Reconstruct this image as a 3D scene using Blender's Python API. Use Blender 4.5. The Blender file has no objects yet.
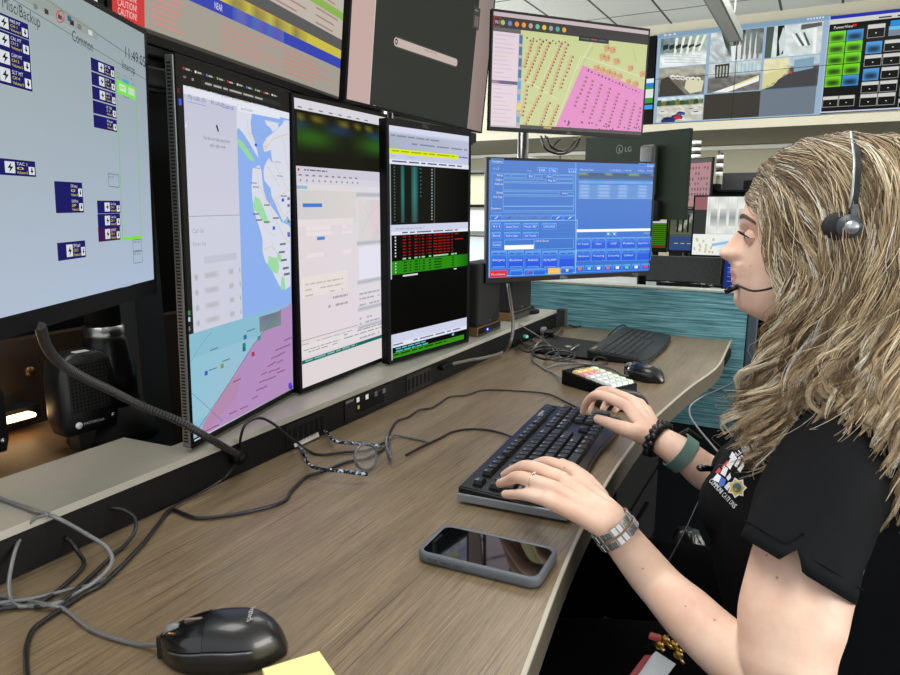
import bpy, bmesh, math, random
import numpy as np
from mathutils import Vector, Matrix, Quaternion
from mathutils.bvhtree import BVHTree
random.seed(7); RNG=np.random.default_rng(7)
sc=bpy.context.scene; COL=sc.collection
# ---------------------------------------------------------------- camera geometry (room axes: +Y along the desk, +X towards the operator)
F=680.0; HOR=204.0; PIT=math.atan((337.5-HOR)/F)
CAM=Vector((0,0,1.16)); YAW=math.radians(28.227414)
cY,sY=math.cos(YAW),math.sin(YAW)
def ray(x,y):
    u=(x-450)/F; v=(337.5-y)/F
    a,b,z=u,math.cos(PIT)+v*math.sin(PIT),-math.sin(PIT)+v*math.cos(PIT)
    return Vector((cY*a-sY*b,sY*a+cY*b,z))
def at(x,y,z):  d=ray(x,y); return CAM+d*((z-CAM.z)/d.z)      # point of a horizontal plane
def atY(x,y,Y): d=ray(x,y); return CAM+d*(Y/d.y)              # point of a plane across the room
def atX(x,y,X): d=ray(x,y); return CAM+d*(X/d.x)
def atD(x,y,D): return CAM+ray(x,y)*D
cd=bpy.data.cameras.new('camera'); cam=bpy.data.objects.new('camera',cd); COL.objects.link(cam)
cam.location=CAM; cam.rotation_euler=(math.pi/2-PIT,0,YAW)
cd.sensor_width=36; cd.lens=F/900*36; cd.clip_start=.02; cd.clip_end=100
sc.camera=cam
# ---------------------------------------------------------------- materials
def lin(c):
    return tuple(((v/255)/12.92 if v/255<=.04045 else ((v/255+.055)/1.055)**2.4) for v in c[:3])
MATS={}
def mat(name,col,rough=.5,metal=0,spec=.5,emit=None,es=1,noise=None,bump=None,coat=0,trans=0,alpha=1,sss=0):
    if name in MATS: return MATS[name]
    m=bpy.data.materials.new(name); m.use_nodes=True; nt=m.node_tree; b=nt.nodes['Principled BSDF']
    L=lin(col); b.inputs['Base Color'].default_value=(*L,1)
    b.inputs['Roughness'].default_value=rough; b.inputs['Metallic'].default_value=metal
    b.inputs['Specular IOR Level'].default_value=spec; b.inputs['Coat Weight'].default_value=coat
    b.inputs['Transmission Weight'].default_value=trans; b.inputs['Alpha'].default_value=alpha
    if sss:
        b.inputs['Subsurface Weight'].default_value=sss; b.inputs['Subsurface Radius'].default_value=(.012,.005,.003); b.inputs['Subsurface Scale'].default_value=1
    if emit: b.inputs['Emission Color'].default_value=(*lin(emit),1); b.inputs['Emission Strength'].default_value=es
    if noise or bump:
        tc=nt.nodes.new('ShaderNodeTexCoord'); n=nt.nodes.new('ShaderNodeTexNoise')
        nt.links.new(tc.outputs['Object'],n.inputs['Vector']); n.inputs['Detail'].default_value=6
        n.inputs['Scale'].default_value=(noise or bump)[0]
        if noise:
            r=nt.nodes.new('ShaderNodeMapRange'); r.inputs['From Min'].default_value=.3; r.inputs['From Max'].default_value=.7
            r.inputs['To Min'].default_value=1-noise[1]; r.inputs['To Max'].default_value=1+noise[1]
            nt.links.new(n.outputs['Fac'],r.inputs['Value'])
            mx=nt.nodes.new('ShaderNodeVectorMath'); mx.operation='SCALE'; mx.inputs[0].default_value=L
            nt.links.new(r.outputs['Result'],mx.inputs['Scale']); nt.links.new(mx.outputs[0],b.inputs['Base Color'])
        if bump:
            n2=nt.nodes.new('ShaderNodeTexNoise'); n2.inputs['Scale'].default_value=bump[0]; n2.inputs['Detail'].default_value=4
            nt.links.new(tc.outputs['Object'],n2.inputs['Vector'])
            bp=nt.nodes.new('ShaderNodeBump'); bp.inputs['Strength'].default_value=bump[1]; bp.inputs['Distance'].default_value=.002
            nt.links.new(n2.outputs['Fac'],bp.inputs['Height']); nt.links.new(bp.outputs[0],b.inputs['Normal'])
    MATS[name]=m; return m
def streak(name,stops,scale,rough=(.35,.5),bump=.15,spec=.5):
    """long grain: noise stretched along object Y (scale = (x,y,z)); stops = [(pos,colour)]"""
    m=bpy.data.materials.new(name); m.use_nodes=True; nt=m.node_tree; b=nt.nodes['Principled BSDF']
    tc=nt.nodes.new('ShaderNodeTexCoord'); mp=nt.nodes.new('ShaderNodeMapping'); mp.inputs['Scale'].default_value=scale
    n=nt.nodes.new('ShaderNodeTexNoise'); n.inputs['Scale'].default_value=1; n.inputs['Detail'].default_value=8; n.inputs['Roughness'].default_value=.68
    n.inputs['Distortion'].default_value=.15
    cr=nt.nodes.new('ShaderNodeValToRGB'); e=cr.color_ramp.elements
    while len(e)<len(stops): e.new(.5)
    for k,(p,c) in enumerate(stops): e[k].position=p; e[k].color=(*lin(c),1)
    nt.links.new(tc.outputs['Object'],mp.inputs['Vector']); nt.links.new(mp.outputs[0],n.inputs['Vector'])
    nt.links.new(n.outputs['Fac'],cr.inputs[0])
    # broad lighter and darker boards
    mp2=nt.nodes.new('ShaderNodeMapping'); mp2.inputs['Scale'].default_value=(scale[0]*.12,scale[1]*.5,scale[2]*.12)
    n2=nt.nodes.new('ShaderNodeTexNoise'); n2.inputs['Scale'].default_value=1; n2.inputs['Detail'].default_value=3
    nt.links.new(tc.outputs['Object'],mp2.inputs['Vector']); nt.links.new(mp2.outputs[0],n2.inputs['Vector'])
    r=nt.nodes.new('ShaderNodeMapRange'); r.inputs['From Min'].default_value=.3; r.inputs['From Max'].default_value=.7; r.inputs['To Min'].default_value=.82; r.inputs['To Max'].default_value=1.15
    nt.links.new(n2.outputs['Fac'],r.inputs['Value'])
    mx=nt.nodes.new('ShaderNodeVectorMath'); mx.operation='SCALE'
    nt.links.new(cr.outputs[0],mx.inputs[0]); nt.links.new(r.outputs[0],mx.inputs['Scale']); nt.links.new(mx.outputs[0],b.inputs['Base Color'])
    r2=nt.nodes.new('ShaderNodeMapRange'); r2.inputs['To Min'].default_value=rough[0]; r2.inputs['To Max'].default_value=rough[1]
    nt.links.new(n.outputs['Fac'],r2.inputs['Value']); nt.links.new(r2.outputs[0],b.inputs['Roughness'])
    bp=nt.nodes.new('ShaderNodeBump'); bp.inputs['Strength'].default_value=bump; bp.inputs['Distance'].default_value=.001
    nt.links.new(n.outputs['Fac'],bp.inputs['Height']); nt.links.new(bp.outputs[0],b.inputs['Normal'])
    b.inputs['Specular IOR Level'].default_value=spec
    MATS[name]=m; return m
def screen_mat():
    m=bpy.data.materials.new('lit screen'); m.use_nodes=True; nt=m.node_tree; nt.nodes.clear()
    o=nt.nodes.new('ShaderNodeOutputMaterial'); a=nt.nodes.new('ShaderNodeVertexColor'); a.layer_name='Col'; e=nt.nodes.new('ShaderNodeEmission'); g=nt.nodes.new('ShaderNodeBsdfGlossy'); d=nt.nodes.new('ShaderNodeAddShader')
    g.inputs['Color'].default_value=(.008,.008,.008,1); g.inputs['Roughness'].default_value=.25
    nt.links.new(a.outputs['Color'],e.inputs['Color']); nt.links.new(e.outputs[0],d.inputs[0]); nt.links.new(g.outputs[0],d.inputs[1]); nt.links.new(d.outputs[0],o.inputs[0])
    return m
SCREEN=screen_mat()
def paint_mat():   # coloured print, badges and lettering that do not shine
    m=bpy.data.materials.new('printed colours'); m.use_nodes=True; nt=m.node_tree; b=nt.nodes['Principled BSDF']
    a=nt.nodes.new('ShaderNodeVertexColor'); a.layer_name='Col'; b.inputs['Roughness'].default_value=.6
    nt.links.new(a.outputs['Color'],b.inputs['Base Color']); return m
PAINT=paint_mat()
BLK=mat('black plastic',(6,6,7),.5,spec=.14,bump=(900,.12)); BLKG=mat('glossy black',(8,8,9),.12,coat=.2); BLKM=mat('matte black',(5,5,5),.8,spec=.2)
STEEL=mat('brushed steel',(165,165,165),.3,1); GREYP=mat('grey plastic',(95,97,98),.4)
CABLE=mat('cable jacket',(22,22,24),.38); CABG=mat('grey cable jacket',(96,97,98),.4)
# ---------------------------------------------------------------- object helpers
def put(o,parent=None):
    COL.objects.link(o)
    if parent: o.parent=parent
    return o
def tag(o,label=None,cat=None,group=None,kind=None):
    if label: o['label']=label
    if cat: o['category']=cat
    if group: o['group']=group
    if kind: o['kind']=kind
    return o
def empty(name,loc=(0,0,0),rot=(0,0,0)):
    o=bpy.data.objects.new(name,None); o.empty_display_size=.05; o.location=loc; o.rotation_euler=rot; return put(o)
class MB:
    def __init__(s): s.bm=bmesh.new(); s.mi=0
    def _add(s,verts,faces,smooth=False):
        vs=[s.bm.verts.new(v) for v in verts]; out=[]
        for f in faces:
            try:
                q=s.bm.faces.new([vs[i] for i in f]); q.material_index=s.mi; q.smooth=smooth; out.append(q)
            except ValueError: pass
        return vs,out
    def box(s,c,d,R=None,bev=0,seg=2):
        b=bmesh.new(); bmesh.ops.create_cube(b,size=1)
        for v in b.verts: v.co=Vector((v.co.x*d[0],v.co.y*d[1],v.co.z*d[2]))
        if bev: bmesh.ops.bevel(b,geom=list(b.edges),offset=min(bev,min(d)*.45),segments=seg,affect='EDGES',profile=.5)
        M=Matrix.Translation(Vector(c))@(R.to_4x4() if R else Matrix()); b.transform(M)
        b.verts.ensure_lookup_table(); s._add([v.co.copy() for v in b.verts],[[v.index for v in f.verts] for f in b.faces],bool(bev) and seg>2); b.free(); return s
    def b2(s,p,q,bev=0,R=None):
        p=Vector(p);q=Vector(q); return s.box((p+q)/2,[abs(a-b) for a,b in zip(p,q)],R,bev)
    def tube(s,pts,r,n=8,cap=True,smooth=True):
        pts=[Vector(p) for p in pts]; m=len(pts); rr=r if isinstance(r,(list,tuple)) else [r]*m
        t=(pts[1]-pts[0]).normalized(); a=Vector((0,0,1)) if abs(t.z)<.9 else Vector((1,0,0)); nrm=(a-t*a.dot(t)).normalized()
        vs=[]
        for i,p in enumerate(pts):
            t2=(pts[min(i+1,m-1)]-pts[max(i-1,0)]); t2=t2.normalized() if t2.length>1e-9 else t
            q=t.rotation_difference(t2); nrm=q@nrm; nrm=(nrm-t2*nrm.dot(t2)).normalized(); t=t2; bi=t.cross(nrm)
            for k in range(n):
                A=2*math.pi*k/n; vs.append(p+(nrm*math.cos(A)+bi*math.sin(A))*rr[i])
        fs=[[i*n+k,i*n+(k+1)%n,(i+1)*n+(k+1)%n,(i+1)*n+k] for i in range(m-1) for k in range(n)]
        if cap: fs+= [list(range(n-1,-1,-1)),[(m-1)*n+k for k in range(n)]]
        s._add(vs,fs,smooth); return s
    def cyl(s,c,r,h,axis=(0,0,1),n=24,r2=None,smooth=True):
        a=Vector(axis).normalized(); c=Vector(c); return s.tube([c-a*h/2,c+a*h/2],[r,r if r2 is None else r2],n,smooth=smooth)
    def prism(s,poly,z0,z1,smooth=False):
        n=len(poly); vs=[Vector((x,y,z0)) for x,y in poly]+[Vector((x,y,z1)) for x,y in poly]
        s._add(vs,[list(range(n-1,-1,-1)),list(range(n,2*n))]+[[i,(i+1)%n,n+(i+1)%n,n+i] for i in range(n)],smooth); return s
    def loft(s,rings,smooth=True,cap=True,closed=True):
        n=len(rings[0]); vs=[Vector(p) for r in rings for p in r]; m=len(rings)
        fs=[[i*n+k,i*n+(k+1)%n,(i+1)*n+(k+1)%n,(i+1)*n+k] for i in range(m-1) for k in range(n if closed else n-1)]
        if cap: fs+=[list(range(n-1,-1,-1)),[(m-1)*n+k for k in range(n)]]
        s._add(vs,fs,smooth); return s
    def ball(s,c,r,sc3=(1,1,1),R=None,seg=16,ring=10):
        rings=[];c=Vector(c)
        vs=[];fs=[]
        for i in range(1,ring):
            th=math.pi*i/ring
            for k in range(seg):
                ph=2*math.pi*k/seg; v=Vector((math.sin(th)*math.cos(ph)*sc3[0],math.sin(th)*math.sin(ph)*sc3[1],math.cos(th)*sc3[2]))*r
                if R: v=R@v
                vs.append(c+v)
        top=Vector((0,0,sc3[2]))*r; bot=-top
        if R: top=R@top;bot=R@bot
        vs+=[c+top,c+bot]; T=len(vs)-2;B=T+1
        for i in range(ring-2):
            for k in range(seg): fs.append([i*seg+k,(i+1)*seg+k,(i+1)*seg+(k+1)%seg,i*seg+(k+1)%seg])
        for k in range(seg): fs.append([T,k,(k+1)%seg]); fs.append([B,(ring-2)*seg+(k+1)%seg,(ring-2)*seg+k])
        s._add(vs,fs,True); return s
    def build(s,name,mats,parent=None,loc=None):
        bmesh.ops.recalc_face_normals(s.bm,faces=list(s.bm.faces))
        me=bpy.data.meshes.new(name); s.bm.to_mesh(me); s.bm.free()
        for m in (mats if isinstance(mats,(list,tuple)) else [mats]): me.materials.append(m)
        o=bpy.data.objects.new(name,me)
        if loc is not None: o.location=loc
        return put(o,parent)
def spline(P,n=8):
    P=[Vector(p) for p in P]; out=[]
    for i in range(len(P)-1):
        p0=P[i-1] if i else P[0]*2-P[1]; p1,p2=P[i],P[i+1]; p3=P[i+2] if i+2<len(P) else P[-1]*2-P[-2]
        for k in range(n):
            t=k/n; out.append(.5*((2*p1)+(p2-p0)*t+(2*p0-5*p1+4*p2-p3)*t*t+(3*p1-p0-3*p2+p3)*t**3))
    out.append(P[-1]); return out
def cable(name,pts,r,label,group=None,m=None,n=8,cat='cable',sub=8,parent=None):
    b=MB().tube(spline(pts,sub),r,n); o=b.build(name,m or CABLE,parent)
    if not parent: tag(o,label,cat,group)
    return o
def set_origin(o,c):
    c=Vector(c); o.data.transform(Matrix.Translation(-c)); o.location=c; return o
_tc={}
def text_polys(s):
    if s in _tc: return _tc[s]
    cu=bpy.data.curves.new('txt','FONT'); cu.body=s; cu.size=1; cu.resolution_u=2
    o=bpy.data.objects.new('txt',cu); me=o.to_mesh()
    P=[[(me.vertices[i].co.x,me.vertices[i].co.y) for i in p.vertices] for p in me.polygons]
    w=max([v[0] for p in P for v in p] or [1]); x0=min([v[0] for p in P for v in p] or [0]); o.to_mesh_clear(); bpy.data.objects.remove(o); bpy.data.curves.remove(cu)
    _tc[s]=(P,x0,w); return _tc[s]
def frameR(yaw,tilt=0,roll=0):
    return Matrix.Rotation(math.radians(yaw),3,'Z')@Matrix.Rotation(math.radians(tilt),3,'X')@Matrix.Rotation(math.radians(roll),3,'Y')
class Canvas:
    """flat coloured artwork on a plane; local x right, z up, facing local -y. Input in photo pixels (rect, poly, text) or fractions (f...)."""
    def __init__(s,P0,R,W,H,step=.0002): s.P0=Vector(P0); s.R=R; s.W=W; s.H=H; s.st=step; s.items=[]
    def loc(s,x,y):
        n=s.R.col[1]; d=ray(x,y); t=(s.P0-CAM).dot(n)/d.dot(n); q=s.R.transposed()@(CAM+d*t-s.P0); return (q.x,q.z)
    def fr(s,u,v): return ((u-.5)*s.W,(.5-v)*s.H)
    def clamp(s,p): return (min(max(p[0],-s.W/2),s.W/2),min(max(p[1],-s.H/2),s.H/2))
    def _q(s,pts,cols,layer): s.items.append((pts,[lin(c) for c in (cols if isinstance(cols,list) else [cols]*len(pts))],layer))
    def bg(s,c): s._q([s.fr(0,0),s.fr(1,0),s.fr(1,1),s.fr(0,1)],c,0)
    def rect(s,x0,y0,x1,y1,c,layer=1):
        a=s.clamp(s.loc(x0,y0)); b=s.clamp(s.loc(x1,y1)); s._q([a,(b[0],a[1]),b,(a[0],b[1])],c,layer)
    def frect(s,u0,v0,u1,v1,c,layer=1):
        a=s.fr(u0,v0); b=s.fr(u1,v1); s._q([a,(b[0],a[1]),b,(a[0],b[1])],c,layer)
    def poly(s,P,c,layer=1): s._q([s.clamp(s.loc(*p)) for p in P],c,layer)
    def fpoly(s,P,c,layer=1): s._q([s.fr(*p) for p in P],c,layer)
    def line(s,pts,w,c,layer=2,frac=False):
        L=[s.fr(*p) if frac else s.clamp(s.loc(*p)) for p in pts]
        for a,b in zip(L,L[1:]):
            dx,dy=b[0]-a[0],b[1]-a[1]; l=math.hypot(dx,dy)
            if l<1e-7: continue
            nx,ny=-dy/l*w/2,dx/l*w/2; s._q([(a[0]+nx,a[1]+ny),(b[0]+nx,b[1]+ny),(b[0]-nx,b[1]-ny),(a[0]-nx,a[1]-ny)],c,layer)
    def box(s,u0,v0,u1,v1,w,c,layer=2):
        s.line([(u0,v0),(u1,v0),(u1,v1),(u0,v1),(u0,v0)],w,c,layer,True)
    def soft(s,u0,v0,u1,v1,f,nx=10,ny=10,layer=1):
        """smooth field: f(i,j) gives a colour at grid corners"""
        g=[[f(i/nx,j/ny) for i in range(nx+1)] for j in range(ny+1)]
        for j in range(ny):
            for i in range(nx):
                U=[u0+(u1-u0)*i/nx,u0+(u1-u0)*(i+1)/nx]; V=[v0+(v1-v0)*j/ny,v0+(v1-v0)*(j+1)/ny]
                s._q([s.fr(U[0],V[0]),s.fr(U[1],V[0]),s.fr(U[1],V[1]),s.fr(U[0],V[1])],[g[j][i],g[j][i+1],g[j+1][i+1],g[j+1][i]],layer)
    def _text(s,t,a,w,c,layer,h=None,ang=0):
        P,x0,x1=text_polys(t); k=w/(x1-x0); kh=k if h is None else h/.72; ca,sa=math.cos(ang),math.sin(ang)
        for p in P:
            q=[((x-x0)*k,y*kh) for x,y in p]; s._q([(a[0]+x*ca-y*sa,a[1]+x*sa+y*ca) for x,y in q],c,layer)
    def text(s,t,x0,y0,x1,c,layer=3,h=None,y1=None):
        a=s.loc(x0,y0); b=s.loc(x1,y0 if y1 is None else y1); 
        if y1 is None: s._text(t,a,abs(b[0]-a[0]),c,layer,h)
        else: s._text(t,a,math.hypot(b[0]-a[0],b[1]-a[1]),c,layer,h,math.atan2(b[1]-a[1],b[0]-a[0]))
    def ftext(s,t,u,v,wu,c,layer=3,h=None): s._text(t,s.fr(u,v),wu*s.W,c,layer,h)
    def bars(s,u0,v0,u1,rows,dv,c,h=.5,layer=2,jit=.5,seed=1):
        r=random.Random(seed)
        for k in range(rows):
            u=u0
            while u<u1:
                w=(u1-u0)*(.06+.16*r.random())
                if r.random()<.85: s.frect(u,v0+k*dv,min(u+w,u1),v0+k*dv+dv*h,c,layer)
                u+=w+(u1-u0)*.03
    def build(s,name,parent,m=None,off=.0006):
        bm=bmesh.new(); cl=bm.loops.layers.float_color.new('Col')
        for pts,cols,layer in s.items:
            vs=[bm.verts.new((p[0],-off-layer*s.st,p[1])) for p in pts]
            try: f=bm.faces.new(vs)
            except ValueError: continue
            f.normal_update()
            if f.normal.y>0: f.normal_flip()
            idx={v:i for i,v in enumerate(vs)}
            for l in f.loops: l[cl]=(*cols[idx[l.vert]],1)
        me=bpy.data.meshes.new(name); bm.to_mesh(me); bm.free(); me.materials.append(m or SCREEN)
        return put(bpy.data.objects.new(name,me),parent)
def rot_loc(o,P0,R): o.matrix_world=Matrix.Translation(Vector(P0))@R.to_4x4(); return o
def monitor(label,P0,yaw,tilt,W,H,bez=(.007,.007,.007,.015),roll=0,thick=.012,bulge=True,group=None,logo=None,hm=None,frame_col=None):
    """root at the panel centre; returns root, canvas whose frame is the lit area"""
    R=frameR(yaw,tilt,roll); root=empty('monitor'); rot_loc(root,P0,R); tag(root,label,'monitor',group)
    l,r,t,b=bez; hm=hm or BLK
    m=MB(); m.box((0,thick/2+.0005,0),(W,thick,H),bev=.002)
    m.b2((-W/2,-.0012,-H/2),(-W/2+l,.001,H/2)); m.b2((W/2-r,-.0012,-H/2),(W/2,.001,H/2))
    m.b2((-W/2+l,-.0012,H/2-t),(W/2-r,.001,H/2)); m.b2((-W/2+l,-.0012,-H/2),(W/2-r,.001,-H/2+b))
    m.build('housing',hm,root)
    if bulge:
        MB().box((0,thick+.014,0),(W*.72,.03,H*.72),bev=.012,seg=3).build('back_cover',hm,root)
        k=MB(); k.box((0,thick+.034,0),(.1,.014,.1),bev=.003); k.build('mount_plate',BLKM,root)
    cw,ch=W-l-r,H-t-b; off=Vector(((l-r)/2,0,(b-t)/2))
    cv=Canvas(Vector(P0)+R@off,R,cw,ch); cv.root=root; cv.off=off
    return root,cv
def finish(cv,name='screen'):
    o=cv.build(name,cv.root); o.location=cv.off; return o
def logo_on(root,t,x,z,w,col=(120,120,122),y=-.0016):
    c=Canvas((0,0,0),Matrix.Identity(3),1,1); c._text(t,(x-w/2,z),w,col,0)
    o=c.build('logo',root,PAINT,off=0); o.location=(0,y,0); return o
def arm(root,P0,R,z0,px,py,label=None):
    """pole with a jointed arm that carries a monitor: parts of the monitor"""
    inv=root.matrix_world.inverted(); q=Vector(P0)+R@Vector((0,.055,0))
    a=MB(); base=Vector((px,py,z0)); h=q.z
    def L(v): return inv@Vector(v)
    a.tube([L((px,py,z0)),L((px,py,h+.04))],.0175,20); a.build('pole',STEEL,root)
    b=MB(); b.tube([L((px,py,z0)),L((px,py,z0+.008))],.05,24); b.build('base_plate',BLKM,root)
    c=MB(); c.tube([L((px,py,h-.03)),L((px,py,h+.03))],.028,20); c.tube([L((px,py,h)),L(q)],[.02,.016],12); c.build('arm',BLKM,root)
# ================================================================ SETTING
WALLC=mat('beige wall',(188,183,158),.9,noise=(3,.02)); 
def ceil_mat():
    m=bpy.data.materials.new('ceiling tiles'); m.use_nodes=True; nt=m.node_tree; b=nt.nodes['Principled BSDF']
    tc=nt.nodes.new('ShaderNodeTexCoord'); br=nt.nodes.new('ShaderNodeTexBrick'); br.offset=0; br.squash=1
    br.inputs['Scale'].default_value=1; br.inputs['Brick Width'].default_value=.6; br.inputs['Row Height'].default_value=1.2
    br.inputs['Mortar Size'].default_value=.014; br.inputs['Color1'].default_value=(*lin((244,245,238)),1); br.inputs['Color2'].default_value=(*lin((238,240,232)),1)
    br.inputs['Mortar'].default_value=(*lin((92,92,88)),1)
    nt.links.new(tc.outputs['Object'],br.inputs['Vector']); nt.links.new(br.outputs['Color'],b.inputs['Base Color']); b.inputs['Roughness'].default_value=.9
    return m
CEIL=ceil_mat()
ZC=3.30; YW=9.0
o=MB().b2((-7,-2.5,ZC),(6,11.4,ZC+.1)).build('ceiling',CEIL); tag(o,kind='structure')
o=MB().b2((-7,-2.5,-.1),(6,11.4,0)).build('floor',mat('dark carpet',(14,14,16),.95,noise=(60,.3))); tag(o,kind='structure')
o=MB().b2((-7,11.25,0),(6,11.4,ZC)).build('wall_back',WALLC); tag(o,kind='structure')
o=MB().b2((-7,YW+.02,2.02),(6,11.25,ZC)).build('trim_1',mat('soffit paint',(190,186,166),.9)); tag(o,kind='structure')
o=MB().b2((-7,YW-.16,2.02),(6,YW+.02,2.12),bev=.004).build('trim_2',mat('ledge paint',(186,182,162),.8)); tag(o,kind='structure')
# wall panels seams on the far wall (thin shadow-gap battens)
for k in range(8):
    x=-5.2+k*1.25; o=MB().b2((x,11.235,.02),(x+.02,11.25,2.0)).build('trim_%d'%(3+k),mat('seam grey',(120,118,102),.8)); tag(o,kind='structure')
p=atY(690,149,11.1); q=atY(770,145,11.1)
o=MB().b2((-6.5,11.13,p.z-.03),(5.5,11.2,p.z+.03),bev=.01).build('trim_20',mat('white rail',(235,233,222),.4)); tag(o,kind='structure')
# left wall with tall daylight windows
o=MB(); 
o.b2((-7,-2.5,0),(-6.9,11.25,.9)); o.b2((-7,-2.5,2.9),(-6.9,11.25,ZC))
for y in (-2.5,.9,3.4,5.9,8.4,10.9): o.b2((-7,y,.9),(-6.9,y+.35,2.9))
o=o.build('wall_left',WALLC); tag(o,kind='structure')
GL=mat('window glass',(235,240,240),.03,spec=.5,alpha=.12)
for n,y in enumerate((-2.15,1.25,3.75,6.25,8.75)):
    y1=(.9,3.4,5.9,8.4,10.9)[n]
    w=empty('window_%d'%(n+1),(-6.95,(y+y1)/2,.9)); tag(w,kind='structure'); hw=(y1-y)/2
    f=MB()
    for a,b_ in (((-.03,-hw,0),(.03,-hw+.05,2)),((-.03,hw-.05,0),(.03,hw,2)),((-.03,-hw,0),(.03,hw,.05)),((-.03,-hw,1.95),(.03,hw,2)),((-.025,-.02,0),(.025,.02,2))): f.b2(a,b_)
    f.build('window_frame',mat('white frame',(225,226,222),.5),w); MB().b2((-.005,-hw,0),(.005,hw,2)).build('pane',GL,w)
# right wall, unseen opening behind the operator for the added fill light
o=MB(); o.b2((5.9,-2.5,0),(6,11.25,.8)); o.b2((5.9,-2.5,2.7),(6,11.25,ZC)); o.b2((5.9,-2.5,.8),(6,-1.6,2.7)); o.b2((5.9,5,.8),(6,11.25,2.7)); o=o.build('wall_right',WALLC); tag(o,kind='structure')
# ================================================================ WORKSTATION
WOOD=streak('walnut laminate',[(.28,(62,49,38)),(.42,(104,88,68)),(.50,(136,119,94)),(.57,(104,87,67)),(.66,(150,134,108)),(.78,(112,95,74))],(300,4.5,300),(.30,.42),.12,.45)
EDGE=mat('taupe edge band',(84,78,66),.5); LIP=mat('pale edge lip',(176,170,154),.4)
fe=[(-.10,-.6),(-.115,-.2),(-.14,.1),(-.168,.32),(-.194,.502),(-.224,.712),(-.243,.92),(-.251,1.12),(-.250,1.289),(-.235,1.495),(-.222,1.62),(-.203,1.76),(-.197,1.86),(-.199,1.96),(-.207,2.205)]
fs=[(v.x,v.y) for v in spline([(x,y,0) for x,y in fe],6)]
desk=empty('desk',(-.48,.8,0)); tag(desk,'long walnut laminate desk with a curved front edge','desk')
D0=Vector((-.48,.8,0))
def dl(P): return [(x-D0.x,y-D0.y) for x,y in P]
MB().prism(dl([(-.76,-.6)]+[(x-.004,y) for x,y in fs]+[(-.76,2.205)]),.712,.75).build('desktop',WOOD,desk)
b=MB(); L=dl(fs)
n=len(L); sec=lambda i:[Vector((L[i][0]-.0038,L[i][1],.7506)),Vector((L[i][0]+.0005,L[i][1],.7508)),Vector((L[i][0]+.001,L[i][1],.7485)),Vector((L[i][0]+.001,L[i][1],.711)),Vector((L[i][0]-.0038,L[i][1],.711))]
b.loft([[v for v in sec(i)] for i in range(n)],smooth=False); 
b=b.build('edge_band',[EDGE,LIP],desk)
for p_ in b.data.polygons:
    if all(b.data.vertices[i].co.z>.748 for i in p_.vertices): p_.material_index=1
for y in (-.3,1.0,2.12): MB().b2((-.70-D0.x,y-.02-D0.y,0),(-.50-D0.x,y+.02-D0.y,.712)).build('leg',BLKM,desk)
MB().b2((-.745-D0.x,-.55-D0.y,.05),(-.73-D0.x,2.19-D0.y,.71)).build('modesty_panel',BLKM,desk)
MB().b2((-.205-D0.x,1.98-D0.y,.718),(-.1965-D0.x,2.12-D0.y,.742)).build('control_switch',BLK,desk)
# ledge behind the desktop
LEDGE=mat('grey metal ledge',(170,167,156),.42,.3,noise=(7,.12),bump=(60,.05))
led=empty('monitor_ledge',(-.83,.8,.0)); tag(led,'raised grey ledge with black socket rail running along the back of the desk','shelf'); E0=Vector((-.83,.8,0))
cA=at(124,438,.81); cB=at(171,447,.81)
pl=[(-.753,-.6),(-.753,2.16),(-.91,2.16),(-.91,.80),(cB.x,.775),(cB.x,cB.y),(cA.x,cA.y),(-.91,-.6)]
MB().prism([(x-E0.x,y-E0.y) for x,y in pl],.801,.811).build('ledge_top',LEDGE,led)
f=MB(); f.b2((-.772-E0.x,-.6-E0.y,.751),(-.7545-E0.x,2.16-E0.y,.8)); 
f.loft([[Vector((-.7545-E0.x,2.16-E0.y,.751)),Vector((-.772-E0.x,2.16-E0.y,.751)),Vector((-.772-E0.x,2.16-E0.y,.806)),Vector((-.7545-E0.x,2.16-E0.y,.806))],[Vector((-.735-E0.x,2.2-E0.y,.751)),Vector((-.76-E0.x,2.2-E0.y,.751)),Vector((-.76-E0.x,2.2-E0.y,.808)),Vector((-.735-E0.x,2.2-E0.y,.808))]],smooth=False)
f.build('rail_fascia',mat('black rail',(7,7,7),.5,spec=.25),led)
MB().b2((-.757-E0.x,2.196-E0.y,.751),(-.728-E0.x,2.203-E0.y,.812)).build('end_cap',GREYP,led)
for y in (-.5,.55,1.1,1.7,2.1): MB().b2((-.9-E0.x,y-.01-E0.y,0),(-.78-E0.x,y+.01-E0.y,.801)).build('bracket',BLKM,led)
# socket panels in the rail: placed on plane x=-.7545
def railpt(x,y): return atX(x,y,-.754)
def panel(x0,yt,x1,yb,nslots,name,led_on=None,frame=(38,38,40)):
    a=railpt(x0,(yt+yb)/2); c=railpt(x1,(yt+yb)/2); zt=.797; zb=.757
    g=MB(); g.b2((-.754-E0.x,a.y-E0.y,zb),(-.7525-E0.x,c.y-E0.y,zt)); o=g.build(name,mat('socket frame %d'%frame[0],tuple(v*.6 for v in frame),.5,spec=.2),led)
    w=(c.y-a.y)/nslots; s_=MB()
    for k in range(nslots): s_.b2((-.7528-E0.x,a.y+w*(k+.22)-E0.y,zb+.007),(-.7518-E0.x,a.y+w*(k+.8)-E0.y,zt-.009))
    q=s_.build('socket',BLKM,o); q.parent=o
    return o
panel(285,408,324,440,7,'socket_panel')
panel(406,352,430,385,6,'socket_panel',frame=(60,58,52))
pp=panel(344,385,392,412,1,'switch_panel')
cvp=Canvas(Vector((-.7513,(railpt(344,395).y+railpt(392,395).y)/2,.777)),frameR(90),.17,.04)
for k,(x,y) in enumerate(((364,399),(373,396),(382,393),(390,390))): 
    cvp.rect(x-7.5,y-1,x-4.5,y+2.5,(235,235,235) if k<2 else (90,90,92),1)
    cvp.rect(x-7,y-9,x-5.8,y-7,(200,200,200),1)
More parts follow.
